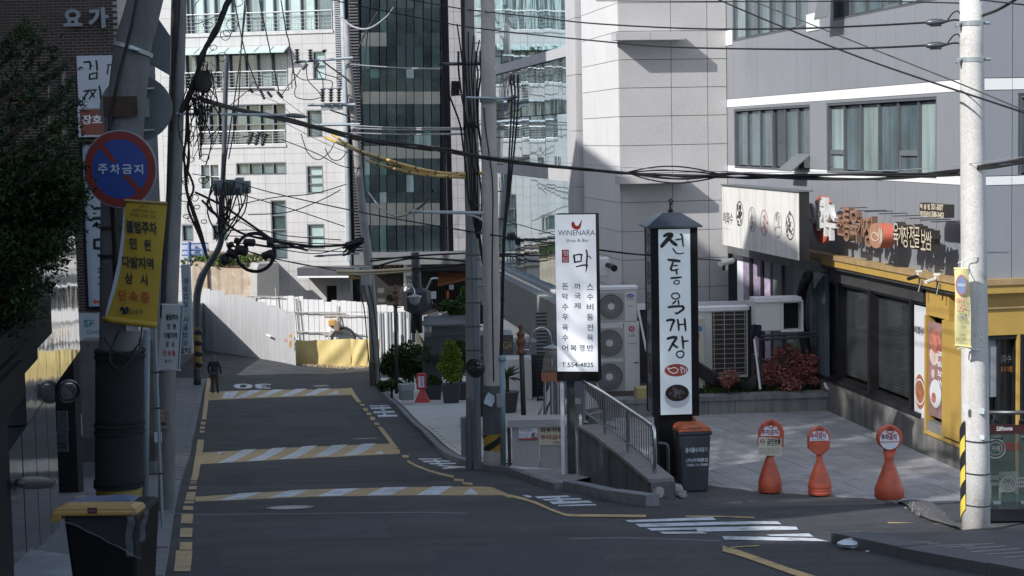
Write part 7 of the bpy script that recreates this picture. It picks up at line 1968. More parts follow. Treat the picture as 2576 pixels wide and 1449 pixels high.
# ---------------------------------------------------------------- yew at the left edge
yw=thing('yew_tree',(-5.6,13.4,-3.9),'dark needle-leaved yew filling the upper left edge of the picture','tree')
lim=[(0,18),(60,62),(110,120),(170,165),(230,205),(300,190),(400,180),(470,185),(530,200),(560,180),(620,160),(680,125),(740,95),(800,50),(840,15)]
def ylim(y):return float(np.interp(y,[p[0]for p in lim],[p[1]for p in lim]))
lv=MB();lv2=MB();bm_=MB()
def spray(c,d,L_,n,mbx,w=.05,sz=.018):
 side=Vector((-d.y,d.x,0));side=side.normalized()if side.length>.01 else Vector((1,0,0))
 for k in range(n):
  t=random.random();p=c+d*L_*t+Vector((random.gauss(0,w),random.gauss(0,w),random.gauss(-w*.3,w*.7)))
  a=(d+Vector((random.gauss(0,.6),random.gauss(0,.6),random.gauss(0,.6)))).normalized();b=a.cross(Vector((random.gauss(0,1),random.gauss(0,1),random.gauss(0,1)))).normalized();s=sz*random.uniform(.6,1.5)
  mbx.quad(p-a*s,p+b*s*.4,p+a*s,p-b*s*.4)
trunk=[W(-90,1400,13.4),W(-80,900,13.4),W(-70,500,13.4),W(-60,100,13.4),W(-60,-200,13.4)]
bm_.tube(smooth_path(trunk,4),[.14-.006*k for k in range(17)],8)
for k in range(56):
 ye=60+(k+random.random())*10.0;sparse=ye<400
 xe=ylim(ye)*random.uniform(.72,1.0);y0=ye+random.uniform(60,240)*(1 if sparse else .5)
 Yd=13.4+random.uniform(-.7,.7);s0=W(-70,y0,13.4);e_=W(xe,ye,Yd);mid=s0.lerp(e_,.55)+Vector((0,0,-.05+random.uniform(0,.12)))
 if sparse and k%2:continue
 path=smooth_path([s0,mid,e_],6);bm_.tube(path,[.022-.0014*j for j in range(len(path))],5)
 for j in range(3,len(path)):
  d=(path[j]-path[j-1]).normalized()
  for q in range(2 if sparse else 6):
   dd=(d+Vector((random.gauss(0,.5),random.gauss(0,.5),random.gauss(.1,.45)))).normalized()
   spray(path[j-1].lerp(path[j],random.random()),dd,random.uniform(.08,.20),15 if sparse else 30,random.choice((lv,lv2)),.016 if sparse else .024)
for k in range(420):
 y=random.uniform(430,830);x=random.uniform(-60,ylim(y)*.93);c=W(x,y,13.5+random.uniform(-.5,.5));spray(c,Vector((random.gauss(0,1),random.gauss(0,.6),random.gauss(0,.7))).normalized(),.16,46,random.choice((lv,lv,lv2)),.045,.02)
for k in range(26):
 y=random.uniform(150,430);x=random.uniform(-60,ylim(y)*.40);c=W(x,y,13.7+random.uniform(-.3,.5));spray(c,Vector((random.gauss(0,1),random.gauss(0,.6),random.gauss(0,.7))).normalized(),.15,40,random.choice((lv,lv2)),.04,.02)
build('crown',lv,leafd,yw,kind='stuff');build('crown_tips',lv2,mat('yew_leaf_light',(.034,.060,.022),.6,var=.5,scale=9),yw,kind='stuff');build('trunk',bm_,bark,yw)
# ================================================================== POLES
def pole(name,pts,rad,m,label,seg=16,cat='pole'):
 o=thing(name,pts[0],label,cat);mb=MB();P=[Vector(p)for p in pts]
 mb.tube(P,rad,seg);build('shaft',mb,m,o,smooth=True);return o
gz=mat('galvanised',(.45,.50,.52),.4,.6)
# big netted pole with the no-parking sign
Y0=15.5;ax=[(299,1440),(300,1200),(301,966),(305,483),(311,340),(321,233),(335,113),(351,55),(368,-10),(386,-80)]
PP=[W(x,y,Y0)for(x,y)in ax];PP=[PP[0]-Vector((0,0,.3))]+PP
np_o=pole('utility_pole',smooth_path(PP,4),[max(.145,.200-.0013*k)for k in range(41)],pole_gray,'thick leaning utility pole wrapped in dark netting, with the round no-parking sign')
net=mat('knitted_net',(.022,.024,.024),.9,var=.3,scale=30,bump=.9,bscale=160)
def sleeve(parent,y1,y2,r,m,name='net_sleeve',n=14):
 pts=[W(float(np.interp(-(y1+(y2-y1)*k/n),[-a[1]for a in ax],[a[0]for a in ax])),y1+(y2-y1)*k/n,Y0)for k in range(n+1)]
 mb=MB();mb.tube(pts,r,28);return build(name,mb,m,parent,smooth=True)
for(a,b)in((1222,1090),(1084,1068),(1062,878)):sleeve(np_o,a,b,[.212+random.uniform(0,.003)for _ in range(15)],net)
for y in(1222,1212,1088,1070,900,885):
 c=W(float(np.interp(-y,[-a[1]for a in ax],[a[0]for a in ax])),y,Y0);mb=MB()
 for k in range(44):
  a=6.283*k/44;p=c+Vector((math.cos(a)*.218,math.sin(a)*.218,0));q=c+Vector((math.cos(a+.16)*.218,math.sin(a+.16)*.218,.018));mb.tube([p,q],.009,4)
 build('net_seam',mb,net,np_o)
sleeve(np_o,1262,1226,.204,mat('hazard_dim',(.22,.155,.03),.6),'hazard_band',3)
c=W(335,125,Y0);mb=MB();mb.lathe(c,[(.170,-.018),(.178,-.018),(.178,.018),(.170,.018)],28,axis=Vector((.35,.1,1)))
mb.tube([c+Vector((.02,-.2,.0)),c+Vector((.10,-.2,-.02))],.014,6);build('steel_band',mb,gz,np_o)
for(y,x)in((570,305),(640,303)):
 mb=MB();mb.lathe(W(x,y,Y0),[(.196,-.012),(.2,-.012),(.2,.012),(.196,.012)],24);build('steel_band',mb,dark_steel,np_o)
mb=MB();NPp=front(305,260,Y0-.2,0);mb.box(NPp,*NPp.rect(259,243,346,293),-.04,.0);build('rusty_plate',mb,mat('rust_plate',(.030,.014,.008),.6,var=.6,scale=9),np_o)
def cab(pts,r,m,name,label,cat='cable',group=None,parent=None,n=6,seg=5):
 mb=MB();mb.tube(smooth_path([W(*p)for p in pts],n),r,seg);return build(name,mb,m,parent,label=None if parent else label,cat=None if parent else cat,group=group,smooth=True)
cab([(345,-10,15.25),(332,60,15.25),(312,140,15.27),(295,210,15.27),(281,280,15.3),(275,330,15.3)],.016,rubber,'conduit','',parent=np_o)
cab([(285,500,15.28),(291,620,15.28),(294,760,15.28)],.03,rubber,'conduit','',parent=np_o)
cab([(300,830,15.27),(275,900,15.2),(300,930,15.15),(330,905,15.2),(345,870,15.27)],.009,rubber,'loose_loop','',parent=np_o);cab([(262,850,15.27),(290,885,15.1),(345,890,15.1),(352,850,15.27)],.008,rubber,'loose_loop','',parent=np_o)
cab([(330,885,15.25),(352,860,15.27),(357,820,15.27)],.006,rubber,'loose_loop','',parent=np_o)
mb=MB();mb.box(NPp,*NPp.rect(318,812,350,832),-.05,.02);build('small_label',mb,cold_white,np_o)
# round no-parking sign
NS=front(302,425,15.05,0.0);k=15.05/4400;u0,v0=NS.uv(302,425)
ns=thing('no_parking_sign',NS.at(u0,v0),'round blue and red Korean no-parking sign on the netted pole','sign')
mb=MB();mb.disc(NS,u0,v0,92*k,98*k,-.02,0,56);build('sign_plate',mb,mat('sign_rim',(.22,.24,.27),.4),ns)
def ering(mb,r0,r1,n0,n1,ky=1.065,seg=56):
 i=len(mb.v)
 for n in(n0,n1):
  for r in(r0,r1):
   for j in range(seg):w=6.28319*j/seg;mb.v.append(tuple(NS.at(u0+r*k*math.cos(w),v0+r*k*ky*math.sin(w),n)))
 for j in range(seg):
  q=(j+1)%seg;mb.f+=[(i+2*seg+j,i+2*seg+q,i+3*seg+q,i+3*seg+j),(i+3*seg+j,i+3*seg+q,i+seg+q,i+seg+j)]
 return mb
build('blue_field',MB().disc(NS,u0,v0,72*k,72*k*1.06,.001,.004,56),mat('sign_blue',(.018,.050,.23),.4,var=.04),ns)
sred=mat('sign_red',(.16,.018,.016),.45,var=.05)
build('red_ring',ering(MB(),70,89,.001,.006),sred,ns)
for(a,b,c_,d)in(((251,372),(262,362),(295,408),(281,408)),((308,441),(324,441),(364,487),(352,493))):
 P_=[NS.uv(*p)for p in(a,b,c_,d)];mb=MB();mb.poly(NS,P_[::-1],.0045,.0062);build('red_slash',mb,sred,ns)
lettering(ns,mat('sign_letters',(.42,.50,.60),.4),NS,[('주',*C('a1',738,1238),*C('a1',815,1310)),('차',*C('a1',832,1238),*C('a1',908,1312)),('금',*C('a1',922,1240),*C('a1',998,1310)),('지',*C('a1',1012,1240),*C('a1',1082,1312))],n=.008,bold=.02)
# grey back of another round sign and its bracket
gs=thing('round_sign_back',W(345,270,15.9),'plain grey back of a round sign behind the netted pole','sign')
GSp=front(342,270,15.9,0);u,v=GSp.uv(342,272);mb=MB();mb.disc(GSp,u,v,96*k,88*k,-.015,0,48);build('sign_plate',mb,mat('sign_back',(.13,.155,.175),.5,.3,var=.08),gs)
mb=MB();
for y in(226,330):mb.tube([GSp.at(*GSp.uv(345,y),.03),GSp.at(*GSp.uv(390,y-3),.03)],.012,6)
mb.box(GSp,*GSp.rect(362,248,378,294),.02,.04);build('bracket',mb,gz,gs)
tr_=MB();tr_.poly(GSp,[GSp.uv(*p)for p in((383,30),(424,90),(424,190),(372,160))][::-1],-.10,-.08);tag(build('angle_plate',tr_,mat('sign_back',(.13,.155,.175),.5)),'grey triangular steel plate between the two left-hand poles','plate')
# yellow banner
yb=thing('hanging_banner',W(340,660,15.1),'yellow Korean illegal-parking banner with black and red lettering on the netted pole','banner')
YB=front(340,660,15.06,0.0);ybm=mat('banner_yellow',(.36,.25,.022),.6,var=.06,scale=3)
def ybp(s_,t):
 L_=[C('b1',*p)for p in((945,62),(943,330),(925,520),(880,720),(830,870),(798,955))];R_=[C('b1',*p)for p in((1262,85),(1242,300),(1215,560),(1200,760),(1190,900),(1185,1003))]
 tt=t*5;xl=np.interp(tt,range(6),[p[0]for p in L_]);yl_=np.interp(tt,range(6),[p[1]for p in L_]);xr=np.interp(tt,range(6),[p[0]for p in R_]);yr=np.interp(tt,range(6),[p[1]for p in R_])
 x,y=xl+(xr-xl)*s_,yl_+(yr-yl_)*s_
 return YB.at(*YB.uv(x,y),.03*math.sin(2.6*s_+.5)*(1-.5*t))
mb=MB();mb.grid([[ybp(i/12,1-j/24)for i in range(13)]for j in range(25)]);build('cloth',mb,ybm,yb,smooth=True)
mb=MB();mb.tube([ybp(i/8,1+(.006))+Vector((0,-.01,0))for i in range(9)],.030,8);build('bottom_roll',mb,ybm,yb,smooth=True)
mb=MB();mb.tube([ybp(i/8,0)for i in range(9)],.016,6);mb.tube([ybp(-.06,1),ybp(0,1)],.018,6);build('batten',mb,mat('batten_gold',(.25,.17,.05),.5),yb)
back=MB();back.grid([[ybp(0,1-j/12)+Vector((-.012-.03*math.sin(3.14*(1-j/12)),.02,0)),ybp(0,1-j/12)+Vector((0,.012,0))][::1]for j in range(13)][::1]);build('rolled_edge',back,cold_white,yb)
YT2=YB.shift(.034)
def slant(items,dy=.09):
 return items
def blet(parent,pl,items,m,bold,key='b1',n=.004,sl=0.0):
 mb=MB()
 for(s_,x0,y0,x1,y1)in items:
  a=C(key,x0,y0);b=C(key,x1,y1);q=pl.rect(a[0],a[1],b[0],b[1]);i0=len(mb.v);text_into(mb,s_,pl,q,n,bold)
  for i in range(i0,len(mb.v)):
   w=Vector(mb.v[i]);du=(w-pl.O).dot(pl.R)-q[0];mb.v[i]=tuple(w+Vector((0,0,-sl*du)))
 return build('lettering',mb,m,parent)
rows_=[('불법주차',950,208,1185,300),('민',975,342,1035,425),('원',1085,352,1140,440),('다발지역',920,478,1160,562),('상',940,605,1005,690),('시',1055,618,1115,700)]
blet(yb,YT2,rows_,ink,.035,sl=.10)
blet(yb,YT2,[('단',893,735,955,815),('속',975,742,1040,825),('중',1062,752,1130,835)],mat('banner_print_red',(.36,.05,.02),.5),.03,sl=.08)
blet(yb,YT2,[('강남구',968,878,1082,912)],mat('banner_grey',(.09,.07,.03),.5),.02,sl=.08)
blet(yb,YT2,[('꿈이 모이는 도시',1000,118,1180,142),('미래를 그리는 강남',980,152,1175,178)],mat('banner_brown',(.12,.06,.02),.5),.01,sl=.12)
mb=MB();brush(mb,YT2,[C('b1',*p)for p in((1045,128),(1060,108),(1090,102),(1125,118))],2.5,1,n=.004);build('arc_logo',mb,mat('banner_brown',(.12,.06,.02),.5),yb)
mb=MB();brush(mb,YT2,[C('b1',*p)for p in((912,885),(925,870),(935,900),(950,880),(962,872),(960,905),(930,915))],6,5,n=.004);build('district_logo',mb,mat('logo_navy',(.01,.015,.04),.5),yb)
# steel conduits between the two left poles
sc_=thing('steel_column',W(385,1290,16.6),'blue-grey painted steel conduit column right of the netted pole','column')
mb=MB();mb.tube([W(364,1330,16.2),W(369,830,16.2)],.033,12);build('conduit',mb,steel_blue,sc_,smooth=True)
SCp=front(390,1000,17.4,0);mb=MB();mb.box(SCp,*SCp.rect(378,620,409,1330),-.1,0);build('box_duct',mb,steel_blue,sc_,bevel=.01)
for y in(935,1025,1190):mb=MB();mb.box(SCp,*SCp.rect(360,y,412,y+3),.001,.01);build('strap',mb,dark_steel,sc_)
# second pole
Y2=21.0;a2=[(419,1300),(421,966),(430,700),(438,483),(444,240),(450,0),(453,-80)]
p2=pole('utility_pole',[W(419,1330,Y2)]+[W(x,y,Y2)for(x,y)in a2],[.105,.103,.100,.097,.095,.093,.091,.090],mat('second_pole',(.20,.20,.195),.85,var=.15,scale=3,streak=.35),'slender weathered concrete pole carrying thick cables, behind the netted pole')
cab([(441,-10,20.85),(436,200,20.85),(430,350,20.85),(424,480,20.85),(414,640,20.87),(408,800,20.9)],.030,rubber,'cable','',parent=p2)
cab([(452,-10,20.8),(449,60,20.8),(440,190,20.82),(433,330,20.82)],.014,rubber,'cable','',parent=p2)
P2p=front(412,1050,20.8,0)
pos=thing('paper_notice',W(410,1075,20.8),'faded beige paper notice strapped to the slender concrete pole','notice')
mb=MB();mb.box(P2p,*P2p.rect(394,1028,428,1077),-.002,.006);build('sheet',mb,mat('faded_paper',(.24,.20,.17),.8,var=.12,scale=9),pos)
lettering(pos,mat('notice_ink',(.06,.05,.04),.6),P2p,[('우리동네 깨끗하게',398,1037,424,1041),('▟▇▙',401,1060,420,1070),('♪ ♪',402,1047,420,1056)],n=.009)
mb=MB();mb.box(P2p,*P2p.rect(388,1087,408,1112),.001,.006);tag(build('sticker',mb,cold_white),'small white torn sticker below the beige paper notice','sticker')
# white hanging banner
wb2=thing('hanging_banner',W(432,850,19.4),'narrow white Korean illegal-parking banner on the slender pole','banner')
WBn=front(432,850,19.3,0);wbm=mat('banner_white',(.36,.38,.38),.6,var=.04,scale=3)
def wbp(s_,t):
 a,b,c_,d=C('b1',1225,850),C('b1',1385,855),C('b1',1357,1342),C('b1',1187,1335)
 x=(a[0]+(b[0]-a[0])*s_)*(1-t)+(d[0]+(c_[0]-d[0])*s_)*t;y=(a[1]+(b[1]-a[1])*s_)*(1-t)+(d[1]+(c_[1]-d[1])*s_)*t
 return WBn.at(*WBn.uv(x,y),.02*math.sin(3*s_))
mb=MB();mb.grid([[wbp(i/8,1-j/14)for i in range(9)]for j in range(15)]);build('cloth',mb,wbm,wb2,smooth=True)
for t in(0,1):mb=MB();mb.tube([wbp(-.03,t),wbp(1.03,t)],.014,8);build('batten',mb,wbm,wb2)
mb=MB();mb.grid([[wbp(.90,1-j/10)+Vector((0,-.004,0)),wbp(.95,1-j/10)+Vector((0,-.004,0))]for j in range(11)]);build('blue_stripe',mb,mat('stripe_blue',(.05,.09,.16),.5),wb2)
W2=WBn.shift(.022)
blet(wb2,W2,[('불법주차',1250,920,1345,965),('민',1262,988,1285,1030),('원',1303,990,1328,1034),('다발지역',1238,1058,1335,1100),('상',1248,1122,1275,1168),('시',1293,1125,1316,1170)],ink,.03,sl=.03)
blet(wb2,W2,[('단',1230,1190,1256,1235),('속',1264,1192,1290,1237),('중',1298,1194,1324,1238)],mat('banner_dark_red',(.32,.05,.05),.5),.03)
blet(wb2,W2,[('강남구',1262,1262,1304,1284)],ink,.0);blet(wb2,W2,[('J',1240,1262,1258,1286)],blue_ink,.05)
# vertical restaurant sign with 292
vs_=thing('vertical_sign',W(468,890,38),'tall narrow pale sign with blue Korean letters ending in 292','sign')
VS=front(468,780,38,0);q=VS.rect(*C('b1',1364,548),*C('b1',1450,1220));mb=MB();mb.box(VS,*q,-.2,0);build('sign_face',mb,mat('sign_pale_grey',(.40,.44,.47),.4,var=.05),vs_)
lettering(vs_,mat('sign_teal_blue',(.05,.12,.20),.5),VS,vtext('생삼겹살·시골밥상',*[C('b1',x,0)[0]for x in(1380,1420)],C('b1',0,640)[1],C('b1',0,1165)[1],.78),n=.004,bold=.03)
lettering(vs_,ink,VS,[('292',*C('b1',1364,1176),*C('b1',1440,1212))],n=.004,bold=.02)
# thin dark curved pole
Y3=79.0;P3=[C('b2',*p)for p in((217,1375),(215,1100),(212,850),(222,740),(255,630),(320,520),(375,430),(400,340),(405,200),(408,0))]+[C('a2',*p)for p in((420,1100),(430,660),(437,420))]
gp3=hit(*P3[0])
p3=pole('street_pole',[W(P3[0][0],P3[0][1]+25,Y3)]+smooth_path([W(x,y,Y3)for(x,y)in P3],3),[.17]*14+[.14]*12+[.11]*12,mat('curved_pole',(.075,.085,.10),.6,.2,var=.15),'dark pole with a sweeping bend at the foot of the left-hand wires')
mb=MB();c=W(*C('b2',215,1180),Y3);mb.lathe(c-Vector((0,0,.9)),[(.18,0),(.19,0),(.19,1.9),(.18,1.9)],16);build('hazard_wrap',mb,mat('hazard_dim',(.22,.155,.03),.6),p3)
mb=MB()
for k in range(4):mb.lathe(c+Vector((0,0,-.8+k*.5)),[(.195,0),(.198,0),(.198,.22),(.195,.22)],16,axis=Vector((.5,-.2,1)))
build('hazard_stripe',mb,ink,p3)
def hline(Y,a,b,r,m,name,parent,key='a2'):
 mb=MB();p,q=W(*C(key,*a),Y),W(*C(key,*b),Y);mb.tube([p,q],r*(.6 if Y>60 else 1),6);return build(name,mb,m,parent)
hline(Y3,(395,672),(800,670),.09,mat('cross_arm_dark',(.10,.11,.12),.5),'cross_arm',p3)
hline(Y3,(600,680),(455,800),.05,mat('cross_arm_dark',(.10,.11,.12),.5),'brace',p3);hline(Y3,(150,868),(430,862),.07,mat('pale_arm',(.40,.43,.45),.5),'cross_arm',p3)
def insul(parent,a,b,key='a2',Y=79,r=.12,n=5,m=None):
 p,q=W(*C(key,*a),Y),W(*C(key,*b),Y);L_=(q-p).length;prof=[];r*=.7 if Y>60 else 1
 for k in range(n):prof+=[(r*.45,L_*k/n),(r,L_*(k+.3)/n),(r*.45,L_*(k+.6)/n)]
 mb=MB();mb.lathe(p,prof+[(r*.4,L_)],8,axis=(q-p));return build('insulator',mb,m or dk,parent)
for a,b in(((610,672),(640,700)),((690,675),(725,750)),((745,690),(780,735)),((820,690),(862,740))):insul(p3,a,b,Y=79,r=.15)
for a,b in(((635,995),(600,1090)),((685,995),(655,1095)),((735,1005),(705,1100))):insul(p3,a,b,Y=79,r=.22)
hline(Y3,(560,1030),(760,1020),.06,dk,'cross_arm',p3)
# street lamp from the left
l1=thing('street_lamp',W(470,286,21),'dark cobra-head street lamp on a long pale arm reaching right from the slender pole','street lamp')
mb=MB();mb.tube([W(444,286,20.9),W(*C('a2',880,868),20.9)],.016,8);build('arm',mb,mat('pale_arm',(.40,.43,.45),.5),l1)
def lamphead(o,x0,y0,x1,y1,Y,m):
 a,b=W(x0,y0,Y),W(x1,y1,Y);L_=(b-a).length;mb=MB();rows=[]
 for i in range(9):
  t=i/8;w=L_*.13*math.sin(math.pi*min(1,.12+t*.86))**.7+.003;c=a.lerp(b,t)
  rows.append([c+Vector((0,w*1.4*math.cos(p),w*math.sin(p)*(1.0 if math.sin(p)>0 else .55)))for p in[6.2832*j/12 for j in range(13)]])
 mb.grid(rows);return build('lamp_head',mb,m,o,smooth=True)
lamphead(l1,*C('a2',885,872),*C('a2',1052,885),20.9,mat('lamp_shell_dark',(.09,.10,.10),.5))
l2_=thing('street_lamp',W(1240,535,30),'grey cobra-head street lamp reaching left from the centre concrete pole','street lamp')
mb=MB();mb.tube([W(1218,536,30.2),W(*C('b3',650,150),30.2)],.03,8);mb.tube(smooth_path([W(*C('b3',1100,215),30.2),W(*C('b3',1050,185),30.2),W(*C('b3',980,168),30.2)],4),.02,6);build('arm',mb,mat('pale_arm',(.40,.43,.45),.5),l2_)
lamphead(l2_,*C('b3',655,152),*C('b3',530,150),30.2,mat('lamp_shell_grey',(.28,.30,.32),.5))
l3=thing('street_lamp',W(770,645,79),'small lamp on a thin arm above the white hoarding','street lamp')
mb=MB();mb.tube([W(*C('b2',1440,463),79.5),W(*C('b2',1180,478),79.5)],.05,6);build('arm',mb,mat('pale_arm',(.40,.43,.45),.5),l3);lamphead(l3,*C('b2',1185,482),*C('b2',1095,485),79.5,mat('lamp_shell_dark',(.09,.10,.10),.5))
# leaning concrete pole
Y4=80.0;P4=[C('c2',1560,70),C('b2',1540,900),C('b2',1500,450),C('b2',1445,0),C('a2',1420,1100),C('a2',1385,800),C('a2',1355,420),C('a2',1335,150)]
p4=pole('utility_pole',[W(x,y,Y4)for(x,y)in P4],[.22,.21,.20,.19,.175,.165,.15,.11],mat('leaning_pole',(.27,.26,.25),.85,var=.15,scale=2,streak=.3),'leaning concrete utility pole with transformer arms in front of the louvred strip')
for a,b,r in(((945,468),(1390,437),.12),((1150,668),(1305,665),.06),((1050,790),(1410,790),.14),((1020,945),(1440,938),.12),((1165,465),(1365,610),.07),((1220,830),(1400,890),.07)):hline(Y4-.4,a,b,r,gz if r!=.07 else dk,'cross_arm',p4)
for a,b in(((968,370),(972,480)),((1068,372),(1072,470)),((1172,375),(1178,395)),((1045,480),(1010,525)),((1130,470),(1100,520)),((1162,670),(1162,770)),((1225,670),(1225,770)),((1285,670),(1285,770))):insul(p4,a,b,Y=79.4,r=.20)
P4p=front(870,260,79.6,0);mb=MB();mb.box(P4p,*P4p.rect(*C('a2',1148,785),*C('a2',1310,830)),-.3,0);build('switch_tray',mb,gz,p4)
mb=MB();mb.box(P4p,*P4p.rect(*C('b2',1458,555),*C('b2',1535,692)),.3,.8);build('control_box',mb,mat('box_grey',(.34,.36,.37),.5),p4)
mb=MB();mb.box(P4p,*P4p.rect(*C('b2',1365,618),*C('b2',1450,650)),.2,.5);build('yellow_box',mb,mat('box_ochre',(.35,.22,.05),.6),p4)
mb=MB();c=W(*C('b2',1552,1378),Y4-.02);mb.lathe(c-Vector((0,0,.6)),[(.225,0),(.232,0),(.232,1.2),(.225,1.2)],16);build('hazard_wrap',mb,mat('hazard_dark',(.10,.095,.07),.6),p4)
for k in range(3):cab([(*C('b2',1405+k*40,640),79.3),(*C('b2',1450+k*40,780),79.2),(*C('b2',1478+k*36,900),79.3),(*C('b2',1500+k*40,1150),79.4),(*C('c2',1535+k*32,60),79.4)],.028,rubber,'down_cable','',parent=p4)
mb=MB()
for k in range(26):
 a=(1470+random.uniform(-25,5),345+random.uniform(-10,40));b=(1330+random.uniform(-20,40),400+random.uniform(-20,80));mb.tube(smooth_path([W(*C('b2',*a),79.2),W(*C('b2',(a[0]+b[0])/2,(a[1]+b[1])/2+random.uniform(-8,12)),79.1),W(*C('b2',*b),79.2)],3),.04,4)
tag(build('cable_tangle',mb,rubber,None),'knot of black cables hanging on the left of the leaning pole','cable tangle')
# centre poles
Yc=30.6
p5=pole('utility_pole',[W(1241,1200,Yc)]+[W(x,y,Yc)for(x,y)in((1240,1150),(1240,966),(1236,700),(1232,483),(1229,250),(1227,0),(1226,-80))],[.172,.17,.163,.15,.143,.13,.118,.115],pole_m,'tall beige concrete pole in the centre with a yellow and black hazard band',20)
def pyl(y):return W(float(np.interp(-y,[-1200,-966,-700,-483,-250,0],[1241,1240,1236,1232,1229,1227])),y,Yc)
mb=MB();mb.tube([pyl(1131),pyl(1090)],[.174,.172],24);build('hazard_band',mb,mat('hazard_band_y',(.42,.27,.03),.6,var=.1),p5)
mb=MB();c=pyl(1110);Rr=.178
for off in(-.27,.03):
 rows=[]
 for j in range(17):
  a=math.pi*(1+j/16);f=j/16;zz=off+.34*f;rows.append([(c.x+Rr*math.cos(a),c.y+Rr*math.sin(a),c.z+min(.142,max(-.142,zz))),(c.x+Rr*math.cos(a),c.y+Rr*math.sin(a),c.z+min(.142,max(-.142,zz+.13)))])
 mb.grid(rows)
build('hazard_stripe',mb,ink,p5)
mb=MB();mb.tube([pyl(1088),pyl(968)],[.185,.18],24);build('grey_wrap',mb,mat('wrap_grey',(.11,.12,.125),.8,var=.15,streak=.3),p5)
mb=MB();mb.lathe(pyl(253),[(.14,-.03),(.155,-.03),(.155,.03),(.14,.03)],24);mb.lathe(pyl(246),[(.13,-.01),(.17,-.01),(.17,.012),(.13,.012)],24);build('pole_band',mb,mat('green_wire',(.18,.24,.23),.6),p5)
cab([(1217,270,30.42),(1222,330,30.42),(1232,400,30.42),(1240,483,30.4),(1238,700,30.4),(1242,960,30.4)],.012,rubber,'cable','',parent=p5)
mb=MB()
for k in range(22):
 y=40+k*34;s_=1 if k%2 else-1;p=pyl(y);mb.tube([p+Vector((s_*.1,-.03,0)),p+Vector((s_*.24,-.03,0))],.010,5)
build('climbing_step',mb,dark_steel,p5)
hline(30.3,(975,735),(1180,740),.022,gz,'cross_arm',p5,'a3');hline(30.3,(1180,745),(1375,730),.022,gz,'cross_arm',p5,'a3')
mb=MB();mb.tube([W(*C('a3',1280,765),30.2),W(*C('a3',1350,722),30.2)],.035,8);build('splice_case',mb,dk,p5)
rk=W(1250,1192,30.3);rock((rk.x,rk.y,rk.z-.02),(.36,.3,.11),'broken concrete collar at the foot of the beige centre pole','loose field stones at the wall ends','rubble_collar')
p6=pole('utility_pole',[W(1190,1190,31.4)]+[W(x,y,31.4)for(x,y)in((1190,1150),(1190,900),(1189,650),(1190,483),(1187,350),(1184,200),(1181,60),(1181,0),(1180,-80))],[.13,.13,.13,.13,.125,.115,.105,.085,.083,.08],mat('centre_grey_pole',(.29,.285,.28),.8,var=.1,scale=2,streak=.25),'thinner grey tapering pole just left of the beige centre pole')
c5p=front(1200,900,31.1,0)
sc3=thing('steel_column',W(1205,1180,31.1),'blue-grey rectangular steel duct between the two centre poles','column')
mb=MB();mb.box(c5p,*c5p.rect(1187,598,1212,1186),-.14,0);build('box_duct',mb,steel_blue,sc3,bevel=.01);mb=MB();mb.box(c5p,*c5p.rect(1172,1000,1188,1184),-.12,-.02);build('side_duct',mb,mat('duct_dark',(.13,.15,.165),.5,var=.1),sc3,bevel=.01)
for y in(640,700,760,820,880):mb=MB();mb.box(c5p,*c5p.rect(1172,y,1213,y+3),.002,.012);build('strap',mb,dark_steel,sc3)
mb=MB();mb.box(c5p,*c5p.rect(1158,1052,1174,1150),-.2,-.05);build('meter_box',mb,steel_blue,sc3,bevel=.01)
bp=thing('blue_conduit',W(1262,1175,30.2),'pale blue steel conduit standing right of the beige centre pole','conduit')
mb=MB();mb.tube([W(1266,1172,30.2),W(1263,905,30.2)],.048,12);mb.lathe(W(1263,905,30.2),[(.06,-.02),(.07,.0),(.07,.05),(.03,.08)],14);build('tube',mb,mat('conduit_blue',(.22,.32,.37),.45,var=.1,streak=.15),bp,smooth=True)
mb=MB();W3=front(1254,1005,30.1,0);mb.box(W3,*W3.rect(1249,990,1266,1024),0,.07);build('terminal_box',mb,mat('box_grey',(.34,.36,.37),.5),bp,bevel=.01)
for dx in(0,7,14):cab([(1258+dx*.4,903,30.2),(1260+dx*.3,830,30.2),(1266+dx*.3,600,30.2),(1276+dx*.5,480,30.2),(1284+dx,330,30.2),(1288+dx*1.1,250,30.2),(1285+dx*1.2,205,30.2)],.016,rubber,'riser_cable','',parent=bp)
for dx in(0,8,19):insul(bp,(1305+dx*3,640),(1312+dx*2.8,560),'a3',30.2,.04,6)
# crossarm and risers of the grey pole
hline(31.0,(765,483),(1095,480),.035,mat('cross_arm_dark',(.10,.11,.12),.5),'cross_arm',p6,'a3')
hline(31.0,(955,940),(1058,945),.06,dk,'cable_clamp',p6,'a3')
for(x0,xm,x1)in((785,790,905),(915,920,960),(945,965,1000),(1050,1062,1040),(1080,1085,1045)):
 insul(p6,(x0,480),(x0,385),'a3',30.9,.035,6)
 cab([(*C('a3',x0,485),30.9),(*C('a3',xm,560),30.85),(*C('a3',(xm+x1)/2,720),30.85),(*C('a3',x1+20,930),30.85),(*C('a3',x1+45,1100),30.9),(*C('a3',x1+70,1300),30.9),(*C('b3',x1+90,60),30.9),(*C('b3',1075,330),30.9),(*C('b3',1105,560),30.9)],.018,rubber,'riser_cable','',parent=p6)
for x in(870,890,910):insul(p6,(x,715),(x+5,610),'a3',30.8,.06,7,mat('insulator_brown',(.07,.05,.045),.4))
hline(30.8,(860,720),(940,712),.02,gz,'bracket',p6,'a3')
mb=MB();cpp=front(1230,1000,30.2,0)
cp_=thing('foil_sheet',W(1231,1020,30.3),'crumpled shiny white sheet caught on the beige centre pole','litter')
mb.poly(cpp,[cpp.uv(*C('c3',*p))for p in((1140,62),(1185,92),(1188,130),(1165,172),(1105,145),(1120,95))][::-1],-.01,.02);build('sheet',mb,mat('foil',(.62,.68,.72),.35,.2,bump=.6,bscale=20),cp_)
